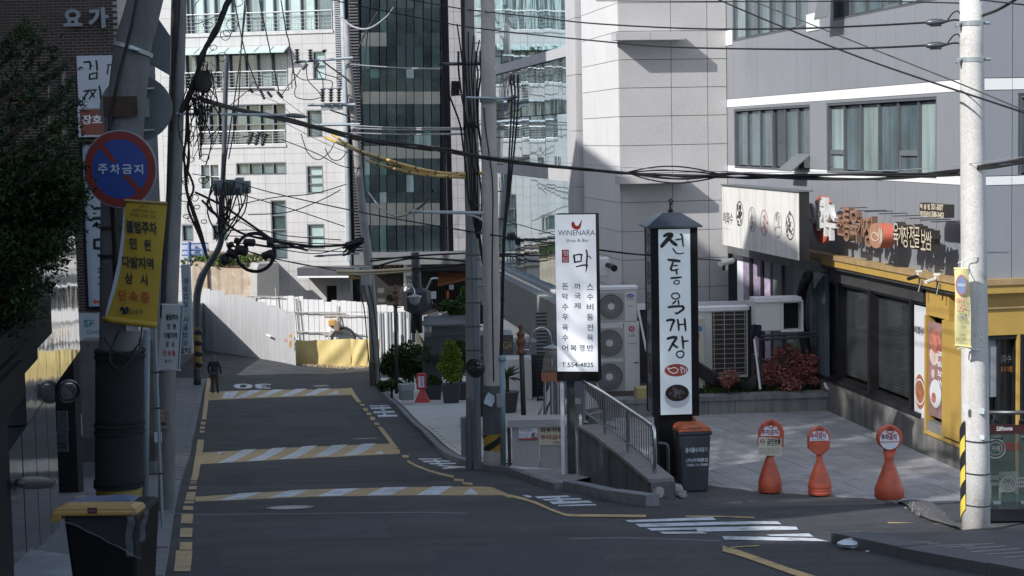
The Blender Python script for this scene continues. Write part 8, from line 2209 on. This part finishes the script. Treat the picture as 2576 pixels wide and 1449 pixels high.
# ================================================================== OVERHEAD CABLES
def ocab(pts,r,label,m=rubber,cat='cable',n=8,strands=1,spread=.03,group='overhead cables'):
 mb=MB();P=[W(*p)for p in pts];path=smooth_path(P,n)
 for s_ in range(strands):
  ph=s_*2.1;q=[]
  for i,p in enumerate(path):
   f=math.sin(math.pi*i/(len(path)-1))if strands>1 else 0
   q.append(p+Vector((0,math.cos(i*.35+ph)*spread,(math.sin(i*.27+ph*1.7)*spread*(.4+f)))if strands>1 else(0,0,0)))
  mb.tube(q,r,5,False)
 return build('cable',mb,m,None,label=label,cat=cat,group=group,smooth=True)
ocab([(500,247,20.8),(591,274,22),(724,302,24),(858,337,26),(924,352,27),(1068,372,28.5),(1115,377,29),(1215,396,30.1),(1348,414,28),(1492,428,26)],.017,'thick black cable bundle crossing the whole picture, left of the tower',strands=5,spread=.022)
ocab([(1492,428,26),(1576,436,25),(1700,446,23),(1823,441,21.5),(1931,445,20.5),(2205,444,18.5),(2415,433,17.2),(2450,425,17),(2576,404,15.5),(2700,370,14.5)],.012,'thick black cable bundle from the granite tower to the pale round pole',strands=4,spread=.020)
mb=MB()
for k in range(5):
 a=W(1576,434,25);b=W(1823,441,21.5);mb.tube([a.lerp(b,t)+Vector((0,0,(.10-.055*k)*math.sin(math.pi*t)))for t in[j/12 for j in range(13)]],.010,5,False)
tag(build('cable',mb,rubber,None,smooth=True),'splayed loops of cable hanging in front of the granite tower','cable','overhead cables')
ocab([(1000,350,45),(1215,388,30.1),(1492,415,26),(1823,432,21.5),(2205,430,18.5),(2415,414,17.1),(2576,395,15.5)],.0035,'thin twisted messenger wire running just above the thick bundle',m=cable_gr)
ocab([(700,-40,34),(838,0,33),(1081,50,31.5),(1215,73,30.2),(1492,102,26),(1686,118,23),(1987,124,20),(2180,121,18.4),(2328,114.5,17.3)],.011,'lower of the two long level wires ending in clamps on the pale round pole')
ocab([(900,-25,34),(1038,0,33),(1168,23,31.5),(1348,43,28),(1492,59,26),(1743,72,22.5),(1987,72,20),(2180,65,18.4),(2328,57,17.3)],.011,'upper of the two long level wires ending in clamps on the pale round pole')
for(x0,y0,x1,y1,lab)in((2328,115,2382,112,'lower'),(2328,57,2382,54,'upper')):
 d=thing('dead_end_clamp',W(x0,y0,17.2),lab+' grey dead-end clamp fastening a level wire to the pale round pole','clamp')
 a,b=W(x0,y0,17.15),W(x1,y1,17.1);mb=MB();mb.tube([a,a.lerp(b,.12),a.lerp(b,.3),a.lerp(b,.7),b],[.012,.026,.034,.030,.010],8);mb.tube([a.lerp(b,.2)+Vector((0,0,-.025)),a.lerp(b,.75)+Vector((0,0,-.028))],.018,6);build('clamp_body',mb,mat('clamp_grey',(.10,.11,.12),.4,.5),d,smooth=True)
 mb=MB();mb.tube(smooth_path([b,W(2400,y1-4,17.05),W(2412,y1-3,17.0)],4),.010,5);mb.tube(smooth_path([b,W(2396,y1-20,17.05),W(2410,y1-26,17.02),W(2416,y1-18,17.0)],4),.007,5);build('tail',mb,rubber,d)
ocab([(1770,-18,22),(1810,0,21.7),(1931,52,20.5),(2105,122,19),(2265,180,17.8),(2576,283,15.5),(2700,325,15)],.010,'black wire slanting down to the right in front of the grey panels')
ocab([(1840,-25,22),(1890,0,21.5),(2145,103,19),(2380,196,17),(2576,277,15.5),(2700,330,15)],.007,'thinner wire slanting down to the right just above the black one',m=mat('wire_mid',(.06,.06,.065),.5))
ocab([(1500,2,26),(1900,4,21),(2190,3,19),(2420,8,17)],.007,'thin wire along the top edge above the grey building')
ocab([(2470,40,17),(2510,25,16.6),(2560,-5,16.2),(2600,-40,16)],.015,'short thick cable rising to the right behind the pale round pole')
ocab([(2400,-8,17.5),(2576,12,16),(2700,25,15)],.008,'short wire at the top right corner')
ocab([(484,437,60),(580,455,50),(678,483,44),(874,527,37),(1068,563,33),(1265,595,30),(1395,613,28),(1518,630,26.6),(1640,643,27),(1813,655,34)],.014,'single black service wire sloping down behind the bar sign to the annex')
# yellow insulating sleeves over line wires
yl_paths=[[(700,240,79),(757,283,74),(801,312,68),(880,367,58),(981,404,46),(1098,433,37),(1215,436,30.5)],[(640,235,79),(704,262,76),(765,318,70),(880,372,58),(990,412,46),(1098,440,37),(1172,440,32)],[(700,300,76),(800,352,70),(885,388,58),(960,416,50),(1060,438,40),(1172,447,32)]]
for i,p in enumerate(yl_paths):
 o=thing('sleeved_wire',W(*p[3]),['highest of three yellow-sleeved wires sagging from the leaning pole to the centre','middle one of three yellow-sleeved wires sagging to the centre poles','lowest of three yellow-sleeved wires sagging to the centre poles'][i],'wire','yellow sleeved wires')
 path=smooth_path([W(*q)for q in p],12);mb=MB();mb.tube(path,.012,5,False);build('wire',mb,rubber,o)
 k=30;
 while k<len(path)-2:
  e=min(len(path)-1,k+5);mb=MB();rr=.0011*path[k].y*.75;mb.tube(path[k:e+1],max(.022,rr),7);build('sleeve',mb,cable_yel,o,smooth=True)
  if e<len(path)-1:
   mb=MB();mb.tube([path[e].lerp(path[e-1],.10),path[e].lerp(path[min(e+1,len(path)-1)],.18)],max(.024,rr*1.15),6);build('sleeve_joint',mb,rubber,o)
  k=e
  # steep wires at the upper left
SL=['leftmost-but-two steep wire, running from the top edge to the middle balcony rail','rightmost steep wire across the white block, ending beside the balcony corner','steep wire falling behind the long lamp arm to the lower balcony','steep wire leaving the loops of the heavy bundle toward the far cross-arm','longest steep wire, reaching down to the grey transformer boxes','wire hanging straight beside the louvred strip of the glass tower','short steep wire on the left panes of the dark glass tower']
steep=[([(652,0),(677,117),(701,227)],'first'),([(707,0),(720,80),(728,110),(745,220)],'second'),([(616,0),(606,130),(599,265),(575,400)],'third'),([(589,0),(605,80),(622,150),(650,225)],'fourth'),([(620,-10),(618,20),(600,180),(578,330),(560,470)],'fifth'),([(950,30),(900,130),(905,240)],None),([(925,75),(915,180),(908,250)],None)]
nm_=['leftward','','','','']
for i,(p,l_)in enumerate(steep):
 Yv=60 if i<5 else 78
 ocab([(x,y,Yv)for(x,y)in p],.022 if i<5 else .03,SL[i],group='steep wires before the white block' if i<5 else 'steep wires before the glass tower',n=5)
 # twisted heavy trunk of cables from the top left
tk=thing('cable_bundle',W(505,230,20.6),'heavy twisted trunk of black cables with loops and a dark box, top left','cable bundle')
mb=MB()
for s_ in range(8):
 P=[(585,-15),(570,10),(556,45),(540,80),(522,115),(508,145),(498,175),(488,210),(474,245),(458,280)]
 q=[W(x+random.uniform(-6,6),y+random.uniform(-4,4),20.6+.03*math.sin(k+s_))for k,(x,y)in enumerate(P)];mb.tube(smooth_path(q,4),.017,5)
build('cables',mb,rubber,tk,smooth=True)
TB=front(510,200,20.5,0);mb=MB();mb.poly(TB,[TB.uv(*C('a2',*p))for p in((225,540),(305,528),(320,640),(295,688),(225,692),(205,620))][::-1],-.1,.05);build('splice_box',mb,black_m,tk)
mb=MB()
for(x,y,r)in((405,430,36),(385,565,32),(350,648,28),(430,268,38),(340,360,26),(480,190,42),(520,20,42),(445,250,32),(275,480,22),(360,600,20),(300,190,36)):
 c=W(*C('a2',x,y),20.5);rr=r*.3336*20.5/4400;tl=random.uniform(.6,1.0);mb.tube([c+Vector((rr*math.cos(a),.03*math.sin(2*a),rr*tl*math.sin(a)))for a in[6.2832*j/20 for j in range(21)]],.0045,5,False)
build('loops',mb,rubber,tk)
mb=MB();random.seed(21)
for k in range(46):
 x0,y0=random.uniform(130,330),random.uniform(420,760);x1,y1=random.uniform(90,440),y0+random.uniform(60,640)
 mb.tube(smooth_path([W(*C('a2',x0,y0),20.5),W(*C('a2',(x0+x1)/2+random.uniform(-60,60),(y0+y1)/2+random.uniform(-20,60)),20.6),W(*C('a2',x1*.5+80,y1),20.7)],5),random.choice((.004,.006,.008)),4,False)
build('loose_ends',mb,rubber,tk)
# distribution gear at the curved pole
mb=MB();random.seed(9)
for s_ in range(5):
 P=[(470+random.uniform(-4,6),250),(474+random.uniform(-8,10),330),(466+random.uniform(-8,16),400),(478+random.uniform(-12,12),470),(484+random.uniform(-12,14),520),(500+random.uniform(-10,10),590),(522,650)]
 mb.tube(smooth_path([W(x,y,20.7+.03*k)for k,(x,y)in enumerate(P)],5),random.uniform(.008,.016),5,False)
for k in range(22):
 x,y=random.uniform(460,520),random.uniform(250,600);c=W(x,y,20.6);rr=random.uniform(.03,.085);tl=random.uniform(.5,1.0)
 mb.tube([c+Vector((rr*math.cos(a),.03*math.sin(2*a),rr*tl*math.sin(a)))for a in[6.2832*j/16 for j in range(17)]],.005,4,False)
build('hanging_cables',mb,rubber,tk,smooth=True)
dg=thing('pole_gear',W(585,465,79),'grey transformer boxes clustered on the dark bent pole','transformer')
DG=front(585,465,78.6,0)
for(x0,y0,x1,y1,m)in((500,1340,560,1475,steel_blue),(335,1358,500,1475,mat('gear_grey',(.16,.18,.19),.5)),(560,1365,610,1460,mat('gear_grey',(.16,.18,.19),.5))):
 mb=MB();mb.box(DG,*DG.rect(*C('a2',x0,y0),*C('a2',x1,y1)),-.6,0);build('box',mb,m,dg,bevel=.05)
mb=MB();random.seed(5)
for k in range(20):
 x=random.uniform(330,600);mb.tube(smooth_path([W(*C('a2',x,1360+random.uniform(0,60)),78.4),W(*C('b2',x+random.uniform(-60,60),random.uniform(60,160)),78.3),W(*C('b2',390+random.uniform(-30,60),random.uniform(200,380)),78.6)],4),.035,4,False)
build('drop_wires',mb,rubber,dg)
sp_=thing('splice_cases',W(660,640,78),'row of black splice cases and a cable coil hanging between the far poles','splice cases')
for(a,b,r)in(((495,360),(540,375),.26),((565,378),(655,382),.32),((740,382),(785,380),.28),((500,430),(600,448),.42),((440,445),(520,480),.36),((400,470),(445,545),.38),((705,490),(790,455),.34),((455,380),(475,420),.3)):
 p,q=W(*C('b2',*a),77),W(*C('b2',*b),77);mb=MB();mb.tube([p,p.lerp(q,.1),p.lerp(q,.9),q],[r*.3,r*.55,r*.55,r*.3],10);build('splice_case',mb,rubber,sp_,smooth=True)
c=W(*C('b2',652,455),77);mb=MB()
for k in range(4):mb.tube([c+Vector(((.80+.03*k)*math.cos(a),.02*k,(.80+.03*k)*math.sin(a)))for a in[6.2832*j/28 for j in range(29)]],.035,5,False)
build('coil',mb,rubber,sp_)
# long spans between the far poles
random.seed(11)
spans=[((560,380),(800,415),(1000,412),(1320,400),(1450,365)),((460,378),(700,405),(900,440),(1150,460),(1440,370)),((430,200),(560,230),(800,370),(1000,430),(1350,450)),((430,380),(700,480),(1000,540),(1300,600),(1440,640)),((450,400),(800,500),(1100,560),(1400,575)),((200,0),(420,110),(700,300),(800,360),(1050,440)),((250,60),(480,270),(700,350),(1100,410)),((520,10),(800,90),(1000,150),(1330,260)),((500,100),(800,40),(1100,10),(1340,-60)),((600,170),(900,150),(1150,60),(1300,-20)),((430,290),(700,288),(900,330),(1300,360)),((440,330),(700,340),(1000,380),(1340,395))]
NL=['thickest cable from the splice cases straight across to the knot on the leaning pole','cable passing under the far coil and rising to the leaning pole','straight cable from the dark bent pole down past the small lamp','lowest cable, falling from the splice cases to the grey control box','cable sagging just above the retaining wall toward the entrance canopy','thick diagonal cable from the transformer boxes to the coil','second thick diagonal cable just left of the coil','thin wire crossing the tall stairwell window in a shallow dip','thin wire rising from the transformer boxes toward the small square window','thin wire rising steeply to the right above the small hoarding lamp','thin level wire ending at the lowest small window','thin wire between the small lamp and the leaning pole']
for i,s_ in enumerate(spans):
 big=i in(0,5,6)
 ocab([(*C('b2',x,y),79-.3*i)for(x,y)in s_],.055 if big else .022,NL[i],group='cables strung between the far poles',n=6)
far2=[((1460,480),(1600,500),(1900,500)),((1500,520),(1650,515),(1932,470)),((1440,560),(1560,600),(1932,575))]
ocab([(*C('b3',0,600),78),(*C('b3',200,598),76),(*C('b3',570,580),72)],.07,'pale yellow pipe-like cable running right from the leaning pole',m=mat('cream_cable',(.50,.42,.26),.6))
ocab([(*C('b3',0,612),78),(*C('b3',200,620),76),(*C('b3',570,595),72)],.04,'second paler cable just below the pale yellow one',m=mat('cream_cable',(.50,.42,.26),.6))
TLb=['uppermost wire before the tavern, rising under the glass tower soffit','short wire across the upper tavern fascia','wire from the control box rising to the grey centre pole','level wire touching the top of the orange awning','long nearly straight wire between the control box and centre poles','lowest wire before the tavern, drooping to the right under the awning']
for i,pts in enumerate([((250,520),(600,480),(970,460)),((560,580),(800,560),(975,540)),((260,570),(560,500),(970,520)),((600,600),(800,590),(975,595)),((260,500),(600,495),(975,515)),((560,575),(760,600),(975,640))]):
 ocab([(*C('b3',x,y),72)for(x,y)in pts],.04 if i<3 else .03,TLb[i],group='wires before the tavern front',n=5)
 # extra risers on the centre poles
rz=thing('cable_riser',W(1180,500,31),'loose thick black cables clipped along the thin grey centre pole','cable bundle')
mb=MB();random.seed(13)
for s_ in range(5):
 P=[(1150+s_*14,60+s_*10),(1165+s_*7,180),(1172+s_*6+random.uniform(-6,6),300),(1180+s_*5,420),(1186+s_*4,520),(1200+s_*2,600)]
 mb.tube(smooth_path([W(x,y,30.95)for(x,y)in P],6),.013,5,False)
build('cables',mb,rubber,rz,smooth=True)
# pale loops
ocab([(*C('a3',20,120),79),(*C('a3',120,200),77),(*C('a3',240,215),75),(*C('a3',370,130),73),(*C('a3',430,50),72)],.045,'pale grey wire looping across the dark glass tower near the top',m=cable_gr)
ocab([(*C('b3',235,0),70),(*C('b3',330,120),60),(*C('b3',440,180),50),(*C('b3',530,165),38),(*C('b3',640,100),33),(*C('b3',720,-10),31)],.03,'pale wire dipping to the grey cobra-head lamp',m=cable_gr)
for i,(a,b)in enumerate(((485,520),(1000,1010),(965,975),(945,965))):
 ocab([(*C('a3',100,a),78),(*C('a3',450,(a+b)/2+8),55),(*C('a3',800 if i==0 else 960,b),34)],.022,['thin pale wire across the dark tower, topmost of four','thin pale wire across the dark tower, lowest of four','thin pale wire across the dark tower, second of four','thin pale wire across the dark tower, third of four'][i],m=cable_gr)
 # jumpers around the leaning pole
random.seed(3)
JL=['jumper from the top cross-arm to the middle upright insulator','jumper dipping under the square window to the left upright insulator','jumper from the left hanging insulator down to the tray','short jumper dropping to the leftmost tray insulator','stepped jumper reaching the rightmost tray insulator','jumper running left from the top cross-arm to the balcony corner','jumper hanging straight from the left end of the top cross-arm','largest drooping loop below the lowest cross-arm','second drooping loop nearest the leaning pole shaft','small arched jumper above the dark bent pole cross-arm','pale-backed loop beside the slender pole at the top left','long thin wire crossing the white wall below the lowest cross-arm']
for k,pts in enumerate([((930,540),(1010,600),(1100,600),(1225,610),(1230,670)),((955,660),(960,730),(1060,752),(1150,735)),((1040,480),(1050,600),(1130,690),(1160,740)),((1120,520),(1160,600),(1165,670)),((1100,525),(1180,560),(1290,600),(1290,670)),((1000,520),(960,580),(900,650),(850,720)),((940,480),(930,580),(930,670)),((1000,1010),(1050,1150),(1130,1205),(1210,1150),(1250,1080)),((1180,1120),(1230,1200),(1300,1200),(1350,1130)),((700,690),(640,620),(600,690)),((400,100),(200,180),(190,60),(230,0)),((850,1050),(1100,1150),(1300,1250),(1450,1270))]):
 ocab([(*C('a2',x,y),79)for(x,y)in pts],.022,JL[k],group='jumper wires at the leaning pole',n=6)
 # ================================================================== TAVERN FRONT, SHRUBS (far right of the street)
tv_=thing('tavern',W(1110,880,78),'shaded dark tavern front with orange awning below the glass tower','building')
TV=front(*C('b3',700,700),94.6,0)
def TR(x0,y0,x1,y1):return TV.rect(*C('b3',x0,y0),*C('b3',x1,y1))
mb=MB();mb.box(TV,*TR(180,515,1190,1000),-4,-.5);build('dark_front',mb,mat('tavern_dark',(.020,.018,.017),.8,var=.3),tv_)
mb=MB();mb.box(TV,*TR(610,520,1190,575),-.4,1.2);build('upper_fascia',mb,mat('tavern_fascia',(.07,.075,.08),.6),tv_)
mb=MB();q=TR(765,600,1190,670);mb.hexa([TV.at(q[0],q[2]-.1,1.6),TV.at(q[1],q[2]+.5,1.6),TV.at(q[1],q[3]+.3,.2),TV.at(q[0],q[3]-.2,.2)],[TV.at(q[0],q[2],1.6),TV.at(q[1],q[2]+.6,1.6),TV.at(q[1],q[3]+.5,.2),TV.at(q[0],q[3],.2)]);build('orange_awning',mb,mat('awning_orange',(.28,.11,.05),.7,var=.15),tv_)
sl=mat('tavern_slat',(.05,.045,.042),.7)
for k in range(15):
 q=TR(640+k*24,690,650+k*24,850);mb=MB();mb.box(TV,*q,-.3,-.2);build('slat',mb,sl,tv_)
for(x0,y0,x1,y1,m)in((705,750,748,805,cold_white),(825,745,845,800,mat('lamp_red_orange',(.45,.11,.05),.5)),(845,700,880,735,cold_white),(925,740,945,790,cold_white),(305,725,355,760,mat('dim_pane',(.09,.09,.09),.6)),(305,805,360,830,mat('dim_pane',(.09,.09,.09),.6))):
 mb=MB();mb.box(TV,*TR(x0,y0,x1,y1),-.15,-.05);build('notice',mb,m,tv_)
lettering(tv_,mat('gold_letter',(.40,.30,.18),.5),TV,[('a piacere',*C('b3',310,548),*C('b3',480,582))],n=-.45,shear=.3)
mb=MB();mb.box(TV,*TR(180,520,500,530),-.5,.6);build('fascia_trim',mb,white_m,tv_)
vj=thing('vertical_banner',W(1030,850,81),'white vertical banner with a column of Japanese characters before the tavern','banner')
VJ=front(1030,750,92.6,0);mb=MB();mb.box(VJ,*VJ.rect(*C('b3',498,518),*C('b3',583,862)),-.1,0);build('banner_face',mb,mat('banner_bright',(.80,.80,.80),.5,var=.03),vj)
lettering(vj,ink,VJ,vtext('関西おでん',*[C('b3',x,0)[0]for x in(520,560)],C('b3',0,628)[1],C('b3',0,812)[1],.86),n=.006,bold=.01)
lettering(vj,ink,VJ,[('宮',*C('b3',525,532),*C('b3',570,575))],n=.006)
tp2=pole('street_pole',[W(*C('b3',600,1060),76),W(*C('b3',598,800),76),W(*C('b3',596,600),76),W(*C('b3',588,455),76)],[.26,.24,.20,.18],mat('dark_pole',(.035,.04,.045),.5),'dark square-looking pole right of the vertical Japanese banner')
mb=MB();c=W(*C('b3',605,810),75.8);mb.lathe(c,[(.3,-.6),(.6,-.45),(.6,.35),(.3,.5)],8);build('pole_box',mb,mat('dark_pole',(.035,.04,.045),.5),tp2)
mb=MB();mb.tube(smooth_path([W(*C('b3',640,790),75.8),W(*C('b3',690,700),75.8),W(*C('b3',712,655),75.8),W(*C('b3',760,650),75.8)],4),.05,6);build('flex_conduit',mb,gz,tp2)
# stall / kiosk volumes
kb=thing('kiosk',W(1100,900,74),'low dark grey kiosk with a steel hood and gold script lettering','kiosk')
KP=front(*C('b3',800,1100),74,.04)
def KR(x0,y0,x1,y1):return KP.rect(*C('b3',x0,y0),*C('b3',x1,y1))
kg=mat('kiosk_grey',(.085,.09,.095),.5,var=.15);
mb=MB();mb.box(KP,*KR(655,1092,1330,1290),-2,0);build('counter',mb,kg,kb)
mb=MB();mb.box(KP,*KR(910,1090,1330,1240),.01,.05);build('sign_board',mb,mat('kiosk_taupe',(.10,.09,.085),.5),kb)
lettering(kb,mat('gold_print',(.42,.30,.14),.4),KP,[('Enjoy',*C('b3',905,1145),*C('b3',1010,1215)),('GA',*C('b3',1250,1125),*C('b3',1320,1180))],n=.06,shear=.2)
mb=MB();mb.box(KP,*KR(708,1000,1000,1095),-1.2,-.3);build('steel_hood',mb,mat('hood_steel',(.20,.21,.22),.4,.4),kb)
q=KR(650,960,1000,1000);mb=MB();mb.hexa([KP.at(q[0],q[2],.3),KP.at(q[1],q[2],.3),KP.at(q[1],q[2]+.2,-1.4),KP.at(q[0],q[2]+.2,-1.4)],[KP.at(q[0],q[2]+.08,.3),KP.at(q[1],q[2]+.08,.3),KP.at(q[1],q[3],-1.4),KP.at(q[0],q[3],-1.4)]);build('hood_roof',mb,mat('hood_steel',(.20,.21,.22),.4,.4),kb)
mb=MB();mb.box(KP,*KR(655,985,705,1058),-.5,-.3);build('white_panel',mb,white_m,kb)
mb=MB();q=KR(590,1065,655,1225);K2=Plane(KP.at(q[1],0,0),.9);mb.hexa([KP.at(q[0],q[2]-.3,-1.6),KP.at(q[1],q[2]-.3,0),KP.at(q[1],q[2]-.3,-1.7),KP.at(q[0],q[2]-.3,-1.8)],[KP.at(q[0],q[3],-1.6),KP.at(q[1],q[3]-.55,0),KP.at(q[1],q[3]-.55,-1.7),KP.at(q[0],q[3],-1.8)]);build('cream_side',mb,mat('kiosk_cream',(.58,.50,.30),.6),kb)
tsn=thing('printed_banner',W(1100,790,79),'pale printed banner leaning under the tavern window slats','banner')
q=TR(620,870,870,960);mb=MB();mb.hexa([TV.at(q[0],q[2],1.0),TV.at(q[1],q[2]+.55,1.0),TV.at(q[1],q[3]+.05,1.0),TV.at(q[0],q[3]-.4,1.0)],[TV.at(q[0],q[2],1.03),TV.at(q[1],q[2]+.55,1.03),TV.at(q[1],q[3]+.05,1.03),TV.at(q[0],q[3]-.4,1.03)]);build('cloth',mb,mat('banner_lilac',(.44,.43,.45),.5,var=.1,scale=2),tsn)
# shrubs and planters
def shrub(x,y,Y,r,m,n,size,label,name='shrub',pot=None,shape=None):
 c=W(x,y,Y);g=zmain(c.x,Y)+.1;o=thing(name,(c.x,Y,g),label,'shrub' if name=='shrub' else 'plant')
 mb=MB()
 if shape:
  for(dx,dz,rr)in shape:leafball(mb,c+Vector((dx,random.uniform(-.1,.1),dz)),(rr,rr*.9,rr),int(n/len(shape)),size)
 else:
  leafball(mb,c,r,n,size)
 build('foliage',mb,m,o,kind=None)
 mb=MB();mb.tube([(c.x,Y,g),(c.x,Y,c.z)],.06,6);build('stem',mb,bark,o)
 if pot:
  w,h=pot;mb=MB();mb.hexa([(c.x-w*.8,Y-w*.8,g),(c.x+w*.8,Y-w*.8,g),(c.x+w*.8,Y+w*.8,g),(c.x-w*.8,Y+w*.8,g)],[(c.x-w,Y-w,g+h),(c.x+w,Y-w,g+h),(c.x+w,Y+w,g+h),(c.x-w,Y+w,g+h)]);build('pot',mb,mat('pot_dark',(.06,.062,.065),.7),o)
 return o
shrub(1028,905,73,None,leafg,5200,.07,'large clipped rounded shrub right of the globe lamp post',shape=[(-.55,.1,.55),(0,.25,.6),(.55,.15,.5),(-.4,-.35,.6),(.2,-.4,.65),(.6,-.4,.45),(-.9,-.3,.35)])
shrub(985,970,71,None,leafg,1500,.06,'low dark groundcover shrub at the foot of the globe lamp',shape=[(-.35,0,.25),(0,.02,.28),(.35,-.05,.22),(.6,-.08,.2)])
shrub(1133,905,68,None,leafy,5200,.055,'bright yellow-green conifer in a dark pot by the red sign stand',shape=[(0,.55,.24),(.12,.25,.34),(-.1,.1,.34),(-.15,-.25,.38),(.18,-.2,.36),(0,-.55,.36),(.22,-.6,.25)],pot=(.36,.75))
shrub(1158,900,69.5,None,leafg,2000,.055,'darker green conifer behind the bright one',shape=[(0,.5,.22),(.05,.1,.32),(0,-.3,.36)],pot=(.32,.7))
shrub(1090,965,70,None,leafg,900,.06,'small leafy plant in a square dark pot left of the bright conifer',shape=[(0,.15,.22),(.2,0,.2),(-.15,0,.18)],pot=(.36,.6))
yk=thing('spiky_plant',W(1082,905,72),'row of strappy blue-green leaves in a long trough behind the red sign stand','plant');mb=MB()
for k in range(110):
 c0=W(random.uniform(1062,1110),912,72);a=random.random()*6.28;e=random.uniform(.1,1.3);l=random.uniform(.3,.75);d=Vector((math.cos(a)*math.cos(e),math.sin(a)*math.cos(e),math.sin(e)));s_=Vector((-d.y,d.x,0)).normalized()*.035
 mb.quad(c0-s_,c0+s_,c0+d*l*.7+s_*.6,c0+d*l+Vector((0,0,-.06)),c0+d*l*.7-s_*.6)
build('leaves',mb,mat('strap_leaf',(.09,.13,.10),.5,var=.3,scale=6),yk);KK=front(1085,930,72,0);mb=MB();mb.box(KK,*KK.rect(1062,914,1112,985),-.5,0);build('trough',mb,mat('pot_dark',(.06,.062,.065),.7),yk)
gbx=thing('granite_box',W(1025,1000,68),'small square grey stone box on the pale pavement near the lamp','stone box')
GX=front(1027,985,67.5,.3);
mb=MB();mb.box(GX,*GX.rect(1010,982,1041,1006),-.45,0);build('body',mb,mat('grey_stone',(.20,.215,.22),.7,var=.15,fine=.1),gbx);mb=MB();q=GX.rect(1008,969,1043,981);mb.box(GX,q[0],q[1],q[2]+.003,q[3],-.5,.03);build('lid',mb,mat('grey_stone_lid',(.28,.30,.31),.7,var=.1),gbx)
# overhanging branch by the tavern
ob2=thing('pine_bough',W(1140,775,76),'dark pine bough hanging before the tavern window','tree');mb=MB()
for(x,y,r)in((800,870,.3),(840,850,.45),(890,860,.5),(940,850,.5),(960,800,.35),(900,900,.35),(960,900,.4),(970,740,.3)):leafball(mb,W(*C('b3',x,y),76),(r,r,r*.55),420,.07)
build('foliage',mb,leafg,ob2);mb=MB();mb.tube(smooth_path([W(*C('b3',1010,960),76),W(*C('b3',960,880),76),W(*C('b3',830,865),76)],4),.05,6);build('branch',mb,bark,ob2)
# ================================================================== PERSON walking away
B=hit(541,993);B=Vector((B.x,76.5,0));B.x=W(541,993,76.5).x;B.z=zmain(B.x,76.5)
s=(W(541,897,76.5).z-W(541,993,76.5).z)/1.70
pe=thing('person',B,'grey-haired man in a dark jacket and brown trousers walking away on the left','person')
def skin(name,verts,edges,radii,m,parent,lvl=2):
 me=bpy.data.meshes.new(name);me.from_pydata([tuple(Vector(v)*s)for v in verts],edges,[]);me.materials.append(m)
 o=bpy.data.objects.new(name,me);COL.objects.link(o);o.parent=parent;WL[o.name]=B.copy()
 sk=o.modifiers.new('skin','SKIN');sk.use_smooth_shade=True
 for i,d in enumerate(me.skin_vertices[0].data):d.radius=(radii[i][0]*s,radii[i][1]*s)if isinstance(radii[i],tuple)else(radii[i]*s,radii[i]*s);d.use_root=(i==0)
 sb=o.modifiers.new('sub','SUBSURF');sb.levels=sb.render_levels=lvl
 return o
V=[(0,0,.93),(0,0,1.08),(0,.01,1.22),(0,.02,1.39),(-.18,0,1.38),(-.27,.02,1.14),(-.24,.09,.92),(-.23,.11,.84),(.18,0,1.38),(.26,-.02,1.14),(.29,.02,.92),(.29,.03,.84),(-.095,0,.88),(-.10,.05,.50),(-.10,-.02,.10),(-.10,.10,.03),(.095,0,.88),(.11,.02,.50),(.12,.05,.10),(.12,.16,.03)]
E=[(0,1),(1,2),(2,3),(3,4),(4,5),(5,6),(6,7),(3,8),(8,9),(9,10),(10,11),(0,12),(12,13),(13,14),(14,15),(0,16),(16,17),(17,18),(18,19)]
R_=[(.16,.12),(.17,.12),(.18,.12),(.17,.11),.075,.055,.042,.04,.075,.055,.042,.04,.10,.072,.05,.042,.10,.072,.05,.042]
skin('body',V,E,R_,mat('jacket_dark',(.028,.032,.042),.85,var=.2,scale=8),pe)
V2=[(0,0,.94),(-.095,0,.88),(-.10,.05,.50),(-.10,-.02,.13),(.095,0,.88),(.11,.02,.50),(.12,.05,.13)]
skin('trousers',V2,[(0,1),(1,2),(2,3),(0,4),(4,5),(5,6)],[(.165,.13),.115,.085,.068,.115,.085,.068],mat('trousers_brown',(.085,.062,.052),.85,var=.15,scale=8),pe)
def ell(name,c,r,m,z0=-1.0,z1=1.0):
 rows=[]
 for i in range(11):
  t=z0+(z1-z0)*i/10;q=math.sqrt(max(0,1-t*t))+.001
  rows.append([B+Vector((c[0]+r[0]*q*math.cos(a),c[1]+r[1]*q*math.sin(a),c[2]+r[2]*t))*s for a in[6.2832*j/18 for j in range(19)]])
 mb=MB();mb.grid(rows);return build(name,mb,m,pe,smooth=True)
sk_=mat('skin_tone',(.30,.18,.13),.6)
ell('head',(0,.035,1.585),(.078,.098,.118),sk_);ell('neck',(0,.02,1.46),(.058,.06,.10),sk_)
ell('hair',(0,.018,1.605),(.088,.100,.112),mat('hair_grey',(.16,.15,.145),.85,var=.25,scale=30),-.35,1.0)
for x_ in(-.084,.084):ell('ear',(x_,.03,1.58),(.014,.02,.034),sk_)
ell('nose',(0,.135,1.57),(.014,.022,.026),sk_)
for(x,y)in((-.10,.10),(.12,.16)):
 skin('shoe',[(x,y-.12,.05),(x,y+.0,.05),(x,y+.10,.04)],[(0,1),(1,2)],[.045,.05,.04],black_m,pe,1)
 # both hands at the end of the sleeves
for(x,y,z_)in((-.23,.11,.80),(.29,.03,.80)):
 skin('hand',[(x,y,z_),(x,y+.01,z_-.07),(x-.02,y+.01,z_-.14),(x+.0,y+.015,z_-.15),(x+.02,y+.015,z_-.14),(x+.03,y+.03,z_-.06)],[(0,1),(1,2),(1,3),(1,4),(0,5)],[.026,.034,.011,.011,.011,.013],mat('skin_tone',(.28,.17,.12),.6),pe,1)
print('objects',len(bpy.data.objects))
